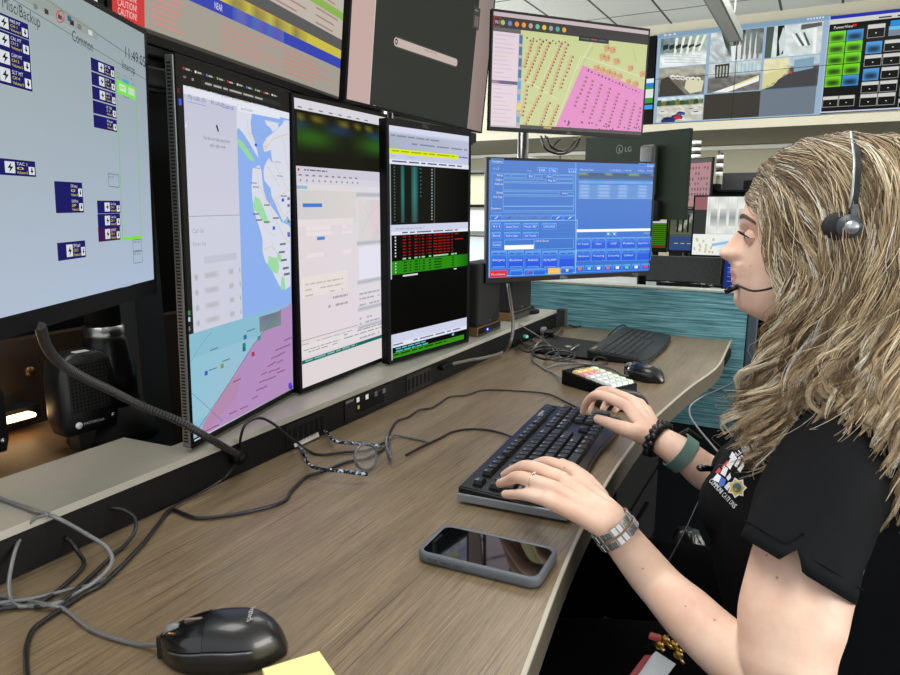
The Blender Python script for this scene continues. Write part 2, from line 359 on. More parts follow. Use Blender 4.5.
cvp.text('ENERGY',346,404,354,(170,170,172),2); cvp.rect(357.5,406,359.5,408.5,(190,190,60),1)
o=cvp.build('switch_markings',led,PAINT,off=0); rot_loc(o,cvp.P0-E0,cvp.R)
# label tape on the rail (white strip with dark lettering)
ct=Canvas(Vector((-.7508,railpt(305,438).y,.764)),frameR(90),.1,.02); ct.rect(293.5,441,319,435,(226,224,212),1); ct.poly([(293.5,444),(318,432),(319.5,438),(295,450)],(226,224,212),2); ct.text('RACK POWER',299,443.5,316,(60,60,58),3,y1=435)
ct.items=[i for i in ct.items if i[2]!=1]; o=ct.build('label_tape',led,PAINT,off=0); rot_loc(o,ct.P0-E0,ct.R)
# teal fabric partition across the end of the desk
TEAL=bpy.data.materials.new('teal woven fabric'); TEAL.use_nodes=True
def teal():
    nt=TEAL.node_tree; b=nt.nodes['Principled BSDF']; tc=nt.nodes.new('ShaderNodeTexCoord'); mp=nt.nodes.new('ShaderNodeMapping'); mp.inputs['Scale'].default_value=(6,6,230)
    n=nt.nodes.new('ShaderNodeTexNoise'); n.inputs['Scale'].default_value=1; n.inputs['Detail'].default_value=5; n.inputs['Roughness'].default_value=.7
    cr=nt.nodes.new('ShaderNodeValToRGB'); e=cr.color_ramp.elements; e.new(.5)
    for k,(p,c) in enumerate([(.33,(38,72,82)),(.5,(84,138,148)),(.68,(140,188,194))]): e[k].position=p; e[k].color=(*lin(c),1)
    nt.links.new(tc.outputs['Object'],mp.inputs[0]); nt.links.new(mp.outputs[0],n.inputs['Vector']); nt.links.new(n.outputs['Fac'],cr.inputs[0]); nt.links.new(cr.outputs[0],b.inputs['Base Color']); b.inputs['Roughness'].default_value=.9
teal()
pr=empty('partition',(-.65,2.24,0)); tag(pr,'low teal striped fabric partition at the far end of the desk','partition')
xr=atY(757,330,2.24).x
MB().b2((-.75,-.022,.46),(xr+.65-.028,.022,.892),bev=.004).build('fabric_panel',TEAL,pr); MB().b2((-.75,-.021,.02),(xr+.65-.028,.021,.46)).build('lower_panel',mat('lower panel',(14,20,24),.9,spec=.2),pr)
MB().b2((-.75,-.024,.892),(xr+.65,.024,.9),bev=.002).build('top_cap',mat('cap grey green',(150,158,150),.4),pr)
MB().b2((xr+.65-.026,-.024,0),(xr+.65,.024,.892),bev=.003).build('end_post',mat('slate post',(62,74,84),.4),pr)
# black slotted rail that carries the upper monitors
sw=empty('slat_rail',(-1.08,.8,0)); tag(sw,'black horizontally slotted rail wall behind the upper monitors','rail')
g=MB()
g.b2((-.02,-1.4,1.36),(0,1.38,1.66))
for k in range(6): g.b2((0,-1.4,1.365+k*.05),(.014,1.38,1.40+k*.05),bev=.004)
g.build('slats',mat('slat black',(26,27,27),.4),sw)
for y in (-1.1,.05,1.3): MB().b2((-.07,y-.03,0),(-.02,y+.03,1.62)).build('post',mat('post grey',(60,66,68),.4),sw)
for y in (1.1,1.3): MB().tube([(.012,y,1.36),(.012,y,1.2)],.006,8).build('hook',STEEL,sw)
# dark equipment cabinet behind the left end
cb=empty('equipment_cabinet',(-1.28,.1,0)); tag(cb,'dark brown equipment cabinet behind the left monitors','cabinet')
BR=mat('bronze panel',(58,44,34),.45,noise=(300,.25)); 
MB().b2((0,-.9,.02),(.03,1.5,.92)).build('front_panel',BR,cb)
MB().b2((-.4,-.9,0),(0,1.5,.02)).build('base',BLKM,cb); MB().b2((-.05,-.9,.92),(.0,1.5,1.62)).build('upper_back',BLKM,cb); MB().b2((-.4,-.9,.9),(.0,1.5,.92)).build('cabinet_top',BLKM,cb)
for k in range(5): MB().cyl((.033,.18+.14*k,.86),.009,.008,(1,0,0),14).build('screw',mat('brass screw',(120,88,56),.35,.8),cb)
MB().b2((0,.2,.885),(.012,.95,.905)).build('ribbon_strip',mat('gold strip',(150,110,60),.4,.5),cb)
# orange lit strip lamp
pL=atX(33,414,-1.2); pL2=atX(-20,428,-1.2)
lm=empty('strip_light',((pL+pL2)/2)); tag(lm,'small glowing warm strip light under the left monitor','lamp')
hl=(pL.y-pL2.y)/2
MB().b2((-.012,-hl,-.003),(.012,hl,.005),bev=.003).build('diffuser',mat('warm strip',(255,225,170),.5,emit=(255,214,150),es=6),lm)
MB().b2((-.05,-hl-.02,-.012),(-.012,hl+.02,.012)).build('housing',BLKM,lm)
sb=MB().b2((-1.245,-.5,pL.z-.045),(-1.03,.75,pL.z-.033)).build('cable_shelf',mat('bronze shelf',(96,70,46),.5,noise=(500,.35))); tag(sb,'narrow speckled bronze shelf behind the grey ledge','shelf')
# ================================================================ MONITORS
R_=random.Random(3)
def jit(c,a): return tuple(max(0,min(255,v+R_.uniform(-a,a))) for v in c)
# ---- radio console (left, seen at a steep angle)
RD=frameR(118.2,2.5); pc=atD(156,293,.90)
PD=pc+RD@Vector((-.27,0,.163))
rt,cv=monitor('left foreground monitor on a stand showing a pale radio console with navy channel buttons',PD,118.2,2.5,.54,.326,(.006,.006,.006,.019))
cv.soft(0,0,1,1,lambda u,v:(158-8*u+22*v,168-4*u+24*v,164+2*u+44*v),8,8,0)
RX=lambda *a:a
# toolbar and header bands
cv.line([(-40,-58),(153,70)],.0008,(90,98,96),1); cv.line([(-40,-32),(153,83)],.0007,(96,104,102),1)
cv.poly([(-40,-60),(96,31),(97,41),(-40,-34)],(150,158,154),1)
# icons in the toolbar
for x,y,c in ((34,6,(120,126,122)),(45,11,(70,60,48)),(68,18,(60,100,120)),(70.5,22,(60,40,36)),(78,26,(116,124,120)),(89,32,(205,210,206))):
    cv.poly([(x-2,y-3),(x+2,y-1),(x+2.4,y+4),(x-1.6,y+2.5)],c,3)
for k in range(14):
    a0=2*math.pi*k/14; a1=2*math.pi*(k+1)/14; cv.line([(59+4*math.cos(a0),16.5+6*math.sin(a0)),(59+4*math.cos(a1),16.5+6*math.sin(a1))],.0012,(205,70,66),3)
cv.poly([(57,14),(61,16),(61,20),(57,18)],(60,64,62),2); cv.line([(57,13),(61.5,20)],.001,(205,70,66),4)
cv.text('Misc/Backup',1,7,39,(62,68,66),3,h=.0105,y1=28); cv.text('Common',71,40,92,(58,64,62),3,h=.0105,y1=52)
cv.text('11:49:05',124.5,57,144.5,(44,50,48),3,h=.0125,y1=67.5); cv.text('Interop',121,68,134,(60,66,64),3,h=.0095,y1=74.5)
def chan(x0,y0,x1,y1,t1,t2,icon=True,c=(30,28,98)):
    """button quad: left top, right bottom, slope follows the plane"""
    a=cv.loc(x0,y0); b=cv.loc(x1,y1); A=lambda u,v:(a[0]+(b[0]-a[0])*u,a[1]+(b[1]-a[1])*v)
    Q=lambda u0,v0,u1,v1,col,l: cv._q([A(u0,v0),A(u1,v0),A(u1,v1),A(u0,v1)],col,l)
    Q(-.02,-.03,1.02,1.03,(176,186,188),1); Q(0,0,1,1,c,2); w=b[0]-a[0]; h=a[1]-b[1]
    if icon:
        Q(.3,.15,.52,.85,(215,220,222),3)
        cv._q([A(.44,.2),A(.35,.55),A(.41,.55),A(.38,.82),A(.48,.45),A(.42,.45)],(20,20,30),4)
    Q(.83,.38,.97,.88,(220,224,226),3); cv._q([A(.9,.8),A(.86,.62),A(.94,.62)],(20,20,40),4); Q(.885,.45,.915,.64,(20,20,40),4)
    cv._text(t1,A(.56,.34),w*.24,(220,224,236),3,h*.2); cv._text(t2,A(.56,.6),w*.16,(222,214,40),3,h*.17); cv._text('Volume 0',A(.56,.86),w*.24,(222,214,40),3,h*.17)
for k in range(4): chan(-18,5.2+17.6*k+ (0),28+.4*k*3,40+17.6*k-.3*k,('FIRE MT','CAL MT','CAM MT','SLT MT')[k],'CH %d'%(k+1))
for k in range(5): chan(89.5+.7*k,57+14.6*k-.3*k,114+.6*k,79+13.3*k,('SFT PD','SFT 1','DPW 1','SF Talk','Ell Escape')[k],'0 0',k<3)
chan(-12,156.8,35,177,'TAC 1','0'); 
chan(53,181,82,198.5,'CHP Ambul','0',False); chan(54,197,83,212.5,'CHP Patr','SP',False)
for k in range(3): chan(96+.5*k,200.5+13.5*k,119.6,213+13.3*k,('Gate Disp','Cont Care','DISPAT')[k],'CH 1',True,(30,28,98) if k<2 else (62,24,84))
chan(56,243,85,257,'DPW Dispatch','CH 5')
# interop column
cv.line([(115,70),(121.7,239)],.0013,(110,190,90),3); cv.line([(134.5,87),(140.3,239)],.0012,(110,196,92),3); cv.line([(121.5,239),(140.3,237)],.004,(120,226,60),3)
cv.poly([(115.3,79),(134.6,88),(135.3,100.5),(115.9,92.5)],(122,226,86),3); cv.poly([(118,83),(124.5,86),(124.9,93),(118.4,90)],(200,232,190),4); cv.poly([(127,87),(133,89.5),(133.4,96.5),(127.4,94)],(200,214,200),4)
cv.text('OUT',118.6,88,123.6,(70,150,60),5,h=.003,y1=90); cv.poly([(121,78),(127.5,81),(128,85),(121.5,82)],(90,160,196),4)
for x,y in((115.5,71.5),(122,74.5),(129,77.5),(115.8,76),(130,82.5)): cv.text('MSG 1',x,y+2,x+4.6,(120,126,120),4,h=.0024,y1=y+4)
cv.text('GENERAL',121.5,96.8,129,(110,116,112),4,h=.0022,y1=99.5)
def outl(P,c=(60,66,70),w=.0006): cv.line(P+[P[0]],w,c,4)
outl([(107,173.5),(117.5,175),(118,187.5),(107.6,186)]); outl([(131.5,240),(140.4,239),(140.9,250),(132,251)]); outl([(132,252),(141,251),(141.4,262),(132.6,263.3)]); 
for y in (176.5,): cv.text('MIC LIST',107.6,y+1,113,(60,66,70),5,h=.0018)
for y in (242,254): cv.text('MT ALT',132.6,y+1.5,139.5,(60,66,70),5,h=.0028)
outl([(121,285),(130,283),(130.3,286.5),(121.3,288.5)],(150,165,185))
finish(cv)
logo_on(rt,'DELL',-.085,-.163+.005,.03,(125,125,128))
# its column stand: flared cylinder on a round foot
s_=MB(); inv=rt.matrix_world.inverted(); bx=atD(100,330,.80); bx=Vector((bx.x-.03,bx.y,0))
c0=RD.col[1]*.055
bq=atD(103,321,1.16); base=Vector((bq.x,bq.y,0))
zt=.811
st=MB(); st.tube([inv@Vector((base.x,base.y,z)) for z in (.80,.88,.93,.945)],[.045,.044,.036,.030],28); st.build('stand_sleeve',mat('dark satin',(30,31,33),.3,.5),rt)
st=MB(); st.tube([inv@Vector((base.x,base.y,z)) for z in (.928,.957)],.032,28); st.build('stand_collar',STEEL,rt)
st=MB(); st.tube([inv@Vector((base.x,base.y,z)) for z in (.95,1.2)],.028,20); st.tube([inv@Vector((base.x,base.y,1.15)),Vector((.0,.03,0))],[.03,.03],14); st.build('arm',BLKM,rt)
st=MB(); st.tube([inv@Vector((base.x,base.y,z)) for z in (pL.z-.033,pL.z-.02,.82)],[.075,.07,.052],28); st.build('stand_foot',BLK,rt)

# ---- portrait map monitor
PM=Vector((-.817,.815,1.08)); PM=PM+frameR(103.3,2)@Vector((.0065,0,0)); KM=.962; PM=CAM+(PM-CAM)*KM; rt,cv=monitor('nearest portrait monitor, coastline map above a pink and teal street map',PM,103.3,2.0,.320*KM,.553*KM,(.0035,.007,.006,.010),thick=.012,bulge=True,hm=BLK,group=None)
cv.bg((38,37,33))
W_=lambda *a,**k:cv.frect(*a,**k)
# browser rows of dark chrome
r=random.Random(5)
for k in range(10):
    u=.04+.085*k; cv.frect(u,.016,u+.012,.022,[(190,60,60),(230,230,230),(90,130,220),(110,190,120)][k%4],2); cv.frect(u+.018,.017,u+.05,.0215,(170,170,166),2); cv.frect(u+.06,.018,u+.064,.021,(140,140,138),2)
cv.frect(.04,.037,.06,.042,(120,120,118),2); cv.frect(.1,.037,.115,.043,(150,150,146),2); cv.frect(.17,.034,.9,.048,(50,49,45),1); cv.bars(.2,.038,.72,1,.01,(170,172,168),.5,2,seed=4)
for k in range(9): cv.frect(.06+.09*k,.058,.07+.09*k,.064,[(90,90,88),(150,200,90),(210,210,206),(80,120,230)][k%4],2); cv.frect(.08+.09*k,.0585,.125+.09*k,.063,(160,160,156),2)
# left app strip
cv.text('X',176,92.5,179,(190,52,44),3,h=.006); cv.rect(174.3,97.5,181,105.5,(62,96,226),2); cv.ftext('A',.035,.163,.02,(235,235,240),3)
# white call panel
pan=lambda x0,y0,x1,y1,c,l:cv.rect(x0,y0,x1,y1,c,l)
a=cv.loc(182.5,85); b=cv.loc(236,105); W2=cv.W; uL=.5+a[0]/W2; uM=.5+b[0]/W2; vT=.5-a[1]/cv.H
cT=cv.loc(182,332); vB=.5-cT[1]/cv.H+.014
cv.soft(uL,vT,uM,vB,lambda u,v:(196+18*v,198+14*v,216+8*v),4,6,1)
cv.frect(uL,vT,1,vT+.02,(226,228,238),2)
cv.ftext('My calls (0)',uL+.03,vT+.03,.13,(120,124,150),3,.006); cv.ftext('All calls (0)',uL+.2,vT+.03,.11,(130,134,150),3,.006); cv.frect(uL+.02,vT+.037,uL+.16,vT+.039,(150,150,220),3)
cv.ftext('+ Create call',uM-.14,vT+.033,.11,(60,70,210),3,.006)
cv.fpoly([(uL+.235,vT+.085),(uL+.245,vT+.08),(uL+.26,vT+.098),(uL+.25,vT+.1)],(40,44,60),3)
cv.ftext('You do not have any active',uL+.13,vT+.125,.22,(110,114,130),3,.005); cv.ftext('calls right now',uL+.18,vT+.142,.13,(110,114,130),3,.005)
vS=.5-cv.loc(190,216)[1]/cv.H; cv.frect(uL,vS,uM,vS+.0018,(150,152,164),3); cv.frect(uL,vS+.002,uM,vB,(206,207,222),2)
cv.ftext('Call list',uL+.02,vS+.045,.09,(160,162,176),4,.006); cv.ftext('Filter by',uL+.02,vS+.08,.1,(164,166,178),4,.006); cv.frect(uL+.1,vS+.11,uM-.04,vS+.13,(194,195,212),3)
for k in range(8):
    v=vS+.165+.042*k
    if v>vB-.02: break
    for (p,q,c) in ((.02,.05,(172,174,190)),(.09,.22,(182,182,200)),(.3,.35,(178,178,196)),(.4,.5,(158,158,182))):
        U0=uL+p; U1=min(uL+q,uM-.01)
        cv.soft(U0,v-.012,U1,v+.008,lambda a_,b_,c=c:tuple(206+(cc-206)*(4*a_*(1-a_))**.5*(4*b_*(1-b_)) for cc in c),6,4,3)
# coastline map
cv.rect(236,104,297,396,(142,176,236),1)
def mp(P,c,l=2): cv.poly(P,c,l)
LAND=(216,219,232)
mp([(236,103),(252,109),(250,122),(251,133),(254,141),(257,152),(258,158),(254,152),(249,143),(243,134),(238,128),(236,130)],LAND)
mp([(264,120),(278,123),(277.5,128),(272,132),(270,128),(266,125)],LAND)
mp([(272,133),(281,125),(284,120),(289.8,121),(290,222),(287,216),(283,222),(279,214),(275,204),(271,196),(270,188),(264,181),(263,172),(264,166),(268,158),(272,163),(270,150),(264,152),(262,145),(266,138)],LAND)
mp([(252,168),(259,165),(261,172),(262,182),(263,190),(266,200),(272,208),(277,215),(281,222),(288,225),(290,228),(290,286),(284,290),(279,286),(274,276),(270,267),(265,262),(262,252),(262,240),(260,231),(257,222),(254,212),(252,200),(251,188)],LAND)
mp([(236,138),(241,141),(247,149),(252,157),(254,162),(249,160),(243,152),(237,144)],(150,214,160),3)
mp([(254,196),(259,199),(263,208),(267,219),(268,225),(262,221),(256,212),(252,208)],(158,218,166),3)
mp([(268,256),(276,258),(279,266),(277,274),(272,272),(267,265)],(158,218,166),3); mp([(281,276),(284,278),(285,290),(280,289)],(158,218,166),3); mp([(285,218),(289,220),(289,225),(285,222)],(150,206,200),3)
mp([(277,252),(281,256),(280,262),(276,259)],(158,218,166),3)
YL=(214,196,132)
for P in ([(256,170),(258,185),(263,195),(268,206),(274,218),(279,228),(284,238),(290,243)],[(262,150),(267,146),(272,139),(280,136),(290,134)],[(270,158),(275,166),(281,178),(287,190),(290,192)],[(268,206),(273,201),(280,196),(286,190)],[(264,150),(266,145),(264,137)],[(275,200),(281,212),(283,217),(289,210)],[(266,166),(272,175),(279,186)],[(280,136),(284,146),(285,160),(290,172)],[(246,120),(248,134),(252,142)],[(263,250),(270,246),(276,252)]): cv.line(P,.0011,YL,4)
for P in ([(270,240),(276,252),(282,262),(286,272)],[(262,224),(268,232),(275,236)]): cv.line(P,.0006,(196,198,206),4)
for x,y in ((250,134),(247,147),(256,168),(253,183),(255,187),(264,136),(262,146),(255,214),(258,220),(266,222),(279,176),(277,162),(283,138),(282,244),(281,252),(283,260),(285,268),(286,274),(275,218),(283,196),(266,205)): cv.rect(x-3,y-.6,x+3,y+.6,(110,114,130),5)
for x,y,c in ((255,145,(70,100,210)),(273,228,(70,100,210)),(282,200,(60,90,210)),(288,235,(90,80,220))): cv.rect(x-1.3,y-1.6,x+1.3,y+1.6,c,5)
for x,y in ((252,134),(260,128)): cv.rect(x-2,y-.5,x+2,y+.5,(120,160,200),3)
cv.poly([(237,104.5),(279,113),(279,119),(237,111)],(228,230,240),4); cv.text('Search location',240,110,252,(150,152,160),5,h=.005,y1=112); cv.rect(255,104,268,107,(150,206,220),3)
for y in (197,204,220,232): cv.rect(286.5,y,289,y+3,(120,124,150),5)
# lower dispatch map
P0=[(187,335),(290,304),(294,388),(190,440)]
cv.poly(P0,(136,188,206),3)
gy=[(187,335),(290,304)]
cv.soft(0,.5-cv.loc(187,360)[1]/cv.H,1,.5-cv.loc(187,425)[1]/cv.H,lambda u,v:(150-22*abs(u-.45)+8*v,194-6*u,206+6*(1-u)),8,6,4)
cv.items=[i for i in cv.items]
cv.poly([(202,424),(226,386),(252,345),(262,332),(272,319),(280,309),(290,305.5),(293,390),(200,437)],(178,140,188),5)
cv.poly([(202,424),(226,386),(240,372),(235,398),(215,420),(200,437)],(178,136,172),6)
cv.line([(189,437),(226,386),(252,345),(280,309)],.0009,(70,60,90),7); cv.line([(189,362),(198,348),(212,329)],.0005,(90,120,130),7); cv.line([(189,394),(203,404),(221,421)],.0006,(90,90,120),7)
cv.poly([(288,304),(291,303),(294,393),(291,396)],(178,140,188),5)
for k in range(9): 
    x=262+(k%3)*11+r.uniform(-1,1); y=362-k*5.5+ (k%3)*4
for x0,y0 in ((260,374),(266,366),(270,358),(274,350),(251,398),(255,390),(258,382)): 
    for j in range(3): cv.poly([(x0+j*9,y0-j*10),(x0+j*9+6,y0-j*10-3),(x0+j*9+6,y0-j*10-1.5),(x0+j*9,y0-j*10+1.4)],(150,100,150),7)
for x,y in ((236,380),(232,412),(243,407),(206,430),(214,426),(280,371)): cv.poly([(x-4,y+1.5),(x+4,y-2),(x+4,y-1),(x-4,y+2.5)],(140,72,100),7)
for x,y,c in ((244,337,(60,110,150)),(243,345,(0,140,140)),(243,349,(20,110,120)),(252,354,(170,60,80)),(205,373,(60,90,200)),(221,366,(130,150,70)),(258,338,(60,150,140)),(289,385,(90,70,200)),(290,388,(60,60,190))): cv.rect(x-1.6,y-1.6,x+1.6,y+1.6,c,7)
for x,y in ((213,349),(225,360),(212,369),(250,330)): cv.poly([(x-4,y+1),(x+4,y-2),(x+4,y-1),(x-4,y+2)],(90,110,130),6)
cv.soft(.62,.5-cv.loc(262,322)[1]/cv.H-.02,.86,.5-cv.loc(262,322)[1]/cv.H+.03,lambda u,v:(110+30*abs(u-.5),120+20*v,140),5,4,7)
cv.poly([(191,441),(293.3,388),(293.5,391.5),(191.5,445.5)],(210,212,226),8); cv.line([(191.5,443.4),(293.4,389.8)],.001,(150,150,165),9)
for y,c in ((313,(60,150,80)),(319.5,(190,200,240)),(329,(120,120,120))): cv.rect(186,y-1.8,189.6,y+1.8,c,3)
finish(cv)
sv=MB().box((-.1618*KM,.0062,0),(.003,.012,.548*KM),bev=.001).build('side_trim',mat('silver trim',(96,98,98),.4,.5),rt)
vs=MB()
for k in range(110): vs.box((-.1635*KM,.0062,(-.265+k*.00485)*KM),(.001,.006,.0022))
vs=vs.build('side_vents',BLKM,rt)
arm(rt,PM,frameR(103.3,2),.811,-.885,.86)

# ---- portrait white monitor
PW=Vector((-.858,1.145,1.077)); KW=.958; PW=CAM+(PW-CAM)*KW; rt,cv=monitor('middle portrait monitor showing a mostly white document page',PW,93.0,.9,.333*KW,.553*KW,(.007,.006,.007,.009),thick=.02)
vv=lambda y,x=293:.5-cv.loc(x,y)[1]/cv.H
cv.bg((220,216,220))
cv.soft(0,.24,1,1,lambda u,v:(222+6*v,214+4*u-2*v,214+12*u+4*v*(1-u)),6,8,0)
cv.frect(0,0,1,.035,(216,214,220),1)
for k in range(8): cv.frect(.03+.1*k,.025,.07+.1*k,.029,(110,112,130),2)
cv.frect(.0,.035,1,.22,(28,28,20),1)
def tint(u,v):
    q=.5+.5*math.sin(u*31+1.7*math.sin(u*9)); p=math.exp(-((v-.08)/.1)**2)*q; b_=math.exp(-((v-.3)/.14)**2)*(.5+.5*math.sin(u*13+2)); g_=math.exp(-((v-.62)/.26)**2)*(.55+.45*math.sin(u*8+.5))
    return (28+88*p+6*b_+18*g_,28+76*p+24*b_+66*g_,20+6*p+62*b_+6*g_)
cv.soft(.02,.045,.95,.17,tint,30,9,2)
cv.frect(0,.22,1,.255,(206,203,216),2); cv.frect(.015,.228,.03,.236,(150,40,50),3); cv.bars(.04,.229,.3,1,.01,(120,110,124),.5,3,seed=8)
for k in range(10): cv.frect(.02+.065*k,.247,.05+.065*k,.252,(130,126,140),3)
cv.frect(0,.255,1,.28,(214,210,220),2)
for k in range(11): cv.frect(.03+.06*k,.263,.045+.06*k,.271,(150,148,160),3)
cv.frect(0,.285,.1,.296,(146,188,212),3)
cv.soft(0,.3,.62,.42,lambda u,v:(208+10*u,206+6*u,206+4*v),4,4,2)
cv.frect(.05,.345,.24,.358,(74,124,206),4); cv.frect(.18,.463,.26,.475,(90,134,210),4)
cv.frect(0,.4,.58,.425,(228,220,220),3)
for (a_,b_,c_,d_) in ((.08,.425,.32,.44),(.08,.445,.34,.458),(.45,.425,.5,.437),(.45,.447,.56,.458),(.08,.52,.25,.535),(.46,.52,.55,.535)): cv.frect(a_,b_,c_,d_,(232,224,224),3)
for (a_,b_,c_,d_) in ((.62,.31,1,.318),(.62,.50,1,.507),(.62,.655,1,.662),(.62,.765,1,.772),(.62,.84,1,.848)): cv.soft(a_,b_-.01,c_,d_+.004,lambda u,v:(180+30*abs(v-.5)*2,180+30*abs(v-.5)*2,190+26*abs(v-.5)*2),4,4,3)
cv.soft(.64,.33,.98,.49,lambda u,v:(218+6*math.sin(u*9+v*5),210+4*math.sin(u*7),212),6,5,3)
for P in ([(.7,.35),(.78,.4),(.9,.47)],[(.68,.46),(.8,.38),(.95,.34)]): cv.line(P,.0008,(196,186,184),4,True)
cv.frect(.64,.515,.98,.645,(228,226,240),3)
cv.frect(.02,.60,.5,.675,(230,222,216),2); cv.bars(.28,.69,.5,2,.03,(170,166,168),.3,4,seed=2); cv.bars(.05,.625,.45,3,.02,(196,186,182),.3,4,seed=3)
for v in (.70,.72,.745,.80,.82,.88): cv.bars(.64,v,.9,1,.012,(172,170,184),.6,4,seed=int(v*100))
cv.frect(.0,.825,.62,.828,(170,164,160),3); cv.bars(.0,.84,.55,1,.008,(160,152,150),.3,4,seed=9)
cv.frect(0,.845,1,.885,(226,221,222),3); cv.bars(.02,.862,.4,2,.01,(150,140,140),.3,4,seed=12); cv.bars(.45,.848,.98,2,.014,(150,146,156),.3,4,seed=14)
cv.frect(0,.898,1,.912,(20,104,94),5); cv.bars(.03,.901,.6,1,.009,(130,190,180),.6,6,seed=11)
cv.frect(0,.912,1,1,(222,213,214),4)
for x in (.96,): 
    for v in (.33,.36,.39,.45): cv.frect(.96,v,.985,v+.014,(120,120,190),5)
finish(cv); arm(rt,PW,frameR(93,.9),.811,-.89,1.10)

# ---- portrait black status monitor
PB=Vector((-.834,1.459,1.068)); KB_=.935; PB=CAM+(PB-CAM)*KB_; rt,cv=monitor('farthest portrait monitor, black call list with red rows and green band',PB,82.8,.5,.333*KB_,.553*KB_,(.008,.010,.014,.008),thick=.02)
cv.bg((5,5,4))
cv.frect(.0,.0,1,.155,(196,202,226),1); cv.frect(0,.0,1,.022,(214,216,236),2)
cv.soft(0,.03,1,.1,lambda u,v:(168+20*u,176+18*u,196+20*u),3,3,2)
cv.bars(.02,.036,.6,1,.012,(130,138,150),.5,3,seed=1); cv.bars(.02,.062,.98,1,.012,(126,134,148),.5,3,seed=2)
cv.frect(.0,.092,.84,.112,(222,232,20),4); cv.bars(.03,.098,.8,1,.01,(150,160,30),.5,5,seed=3); cv.bars(.86,.098,.99,1,.012,(90,110,190),.6,4,seed=4)
cv.bars(.02,.12,.3,1,.01,(176,180,200),.5,4,seed=5); cv.frect(0,.135,1,.155,(226,228,240),3); cv.bars(.03,.14,.9,1,.012,(80,90,130),.5,4,seed=6)
cv.frect(0,.155,1,.408,(22,23,17),1); cv.soft(.5,.155,1,.408,lambda u,v:(22-17*u,23-18*u,17-13*u),6,2,2)
for (u0,w,c,d) in ((.12,.05,(40,110,106),.55),(.24,.09,(44,112,108),.55)):
    cv.soft(u0,.16,u0+w,.4,lambda u,v,c=c:tuple((cc*(1-max(0,v-.5)*.9)+ (30*v))*(.35+.65*math.sin(math.pi*u)) for cc in c),4,10,3)
for k in range(18): cv.frect(.045,.165+.013*k,.06,.17+.013*k,(96,98,94),4); cv.frect(.49,.165+.013*k,.507,.171+.013*k,(150,168,168),4)
for k in range(8): cv.frect(.35,.165+.013*k*1.3,.365,.17+.013*k*1.3,(60,120,120),4)
cv.frect(.53,.155,.535,.408,(110,112,112),4); cv.frect(.0,.155,.012,.408,(150,154,170),4)
cv.frect(.0,.408,1,.452,(206,210,232),4); cv.bars(.06,.424,.4,1,.008,(160,164,186),.5,5,seed=7); cv.frect(0,.438,1,.452,(228,230,242),5); cv.bars(.03,.44,.85,1,.01,(90,98,130),.6,6,seed=8)
for k in range(7):
    v=.458+.0135*k; cv.frect(.05,v,.065,v+.007,(210,214,214),4)
    for (a_,b_) in ((.14,.18),(.21,.235),(.28,.315),(.335,.35),(.37,.4),(.43,.44),(.455,.49),(.52,.57),(.58,.64),(.65,.69),(.70,.74),(.76,.785)): cv.frect(a_,v,b_,v+.0055,(150,22,20),4)
cv.frect(.81,.458,.86,.464,(170,22,20),4); cv.frect(.81,.484,.93,.489,(176,20,20),4)
v=.553
for (a_,b_) in ((.14,.18),(.21,.235),(.28,.315),(.335,.35),(.37,.41),(.46,.49),(.52,.72),(.76,.8),(.81,.84)): cv.frect(a_,v,b_,v+.007,(150,220,150),4)
cv.soft(.0,.564,1,.622,lambda u,v:(40-25*max(0,u-.85)*6,138-40*max(0,u-.85)*6,16),12,2,4)
for k in range(4):
    for (a_,b_) in ((.15,.19),(.22,.24),(.28,.32),(.335,.35),(.38,.41),(.46,.49),(.53,.63),(.77,.8)): cv.frect(a_,.57+.0128*k,b_,.576+.0128*k,(16,70,8),5)
    cv.frect(.05,.57+.0128*k,.065,.576+.0128*k,(190,230,190),5)
cv.frect(.14,.628,.32,.635,(220,222,222),4); cv.frect(.8,.628,.84,.633,(230,230,230),5)
cv.frect(0,.408,.012,.64,(200,204,214),6)
vb=.5-cv.loc(393,342)[1]/cv.H
cv.frect(.0,.885,1,.945,(206,210,232),2); cv.frect(0,.925,1,.945,(224,226,240),3); cv.bars(.02,.93,.9,1,.01,(100,108,140),.6,4,seed=9)
cv.frect(0,.945,1,.975,(8,12,8),3); cv.bars(.05,.95,.45,2,.012,(96,190,190),.5,5,seed=10); cv.frect(.78,.95,.81,.96,(120,200,210),5)
cv.frect(.0,.97,.96,.994,(56,140,20),4); cv.bars(.02,.975,.7,1,.014,(20,70,10),.5,5,seed=13); cv.frect(0,.885,.012,1,(190,194,206),5)
finish(cv); logo_on(rt,'DELL',-.025,.2675*KB_-.001,.022,(70,70,72)); arm(rt,PB,frameR(82.8,.5),.811,-.875,1.40)

# ---- wide table monitor above
RT=frameR(103,5); PT0=PM+RT@Vector((0,.05,0)); PT0=PT0+Vector((0,0,.30))
def onplane(P0,R,x,y): n=R.col[1]; d=ray(x,y); return CAM+d*((P0-CAM).dot(n)/d.dot(n))
q0=onplane(PT0,RT,107,24); q1=onplane(PT0,RT,342,106.5); l0=RT.transposed()@(q0-PT0); l1=RT.transposed()@(q1-PT0)
Wt=l1.x-l0.x; Ht=Wt*.575; PT=PT0+RT@Vector(((l0.x+l1.x)/2,0,l1.z+Ht/2))
rt,cv=monitor('upper wide monitor showing a table with red, blue and yellow rows',PT,103,5,Wt,Ht,(.008,.008,.008,.012),thick=.014)
vpx=lambda x,y:.5-cv.loc(x,y)[1]/cv.H
vb=vpx(336,96.5); vt=vpx(336,64)
cv.bg((86,84,76)); cv.frect(0,vb,1,1,(70,68,61),1)
vA,vC,vD,vE,vF=vpx(337,97),vpx(337,78),vpx(337,66),vpx(337,50),vpx(337,38)
ub=.5+cv.loc(144,30)[0]/cv.W
V=[vpx(336,y) for y in (96,67,57,50,37,28)]
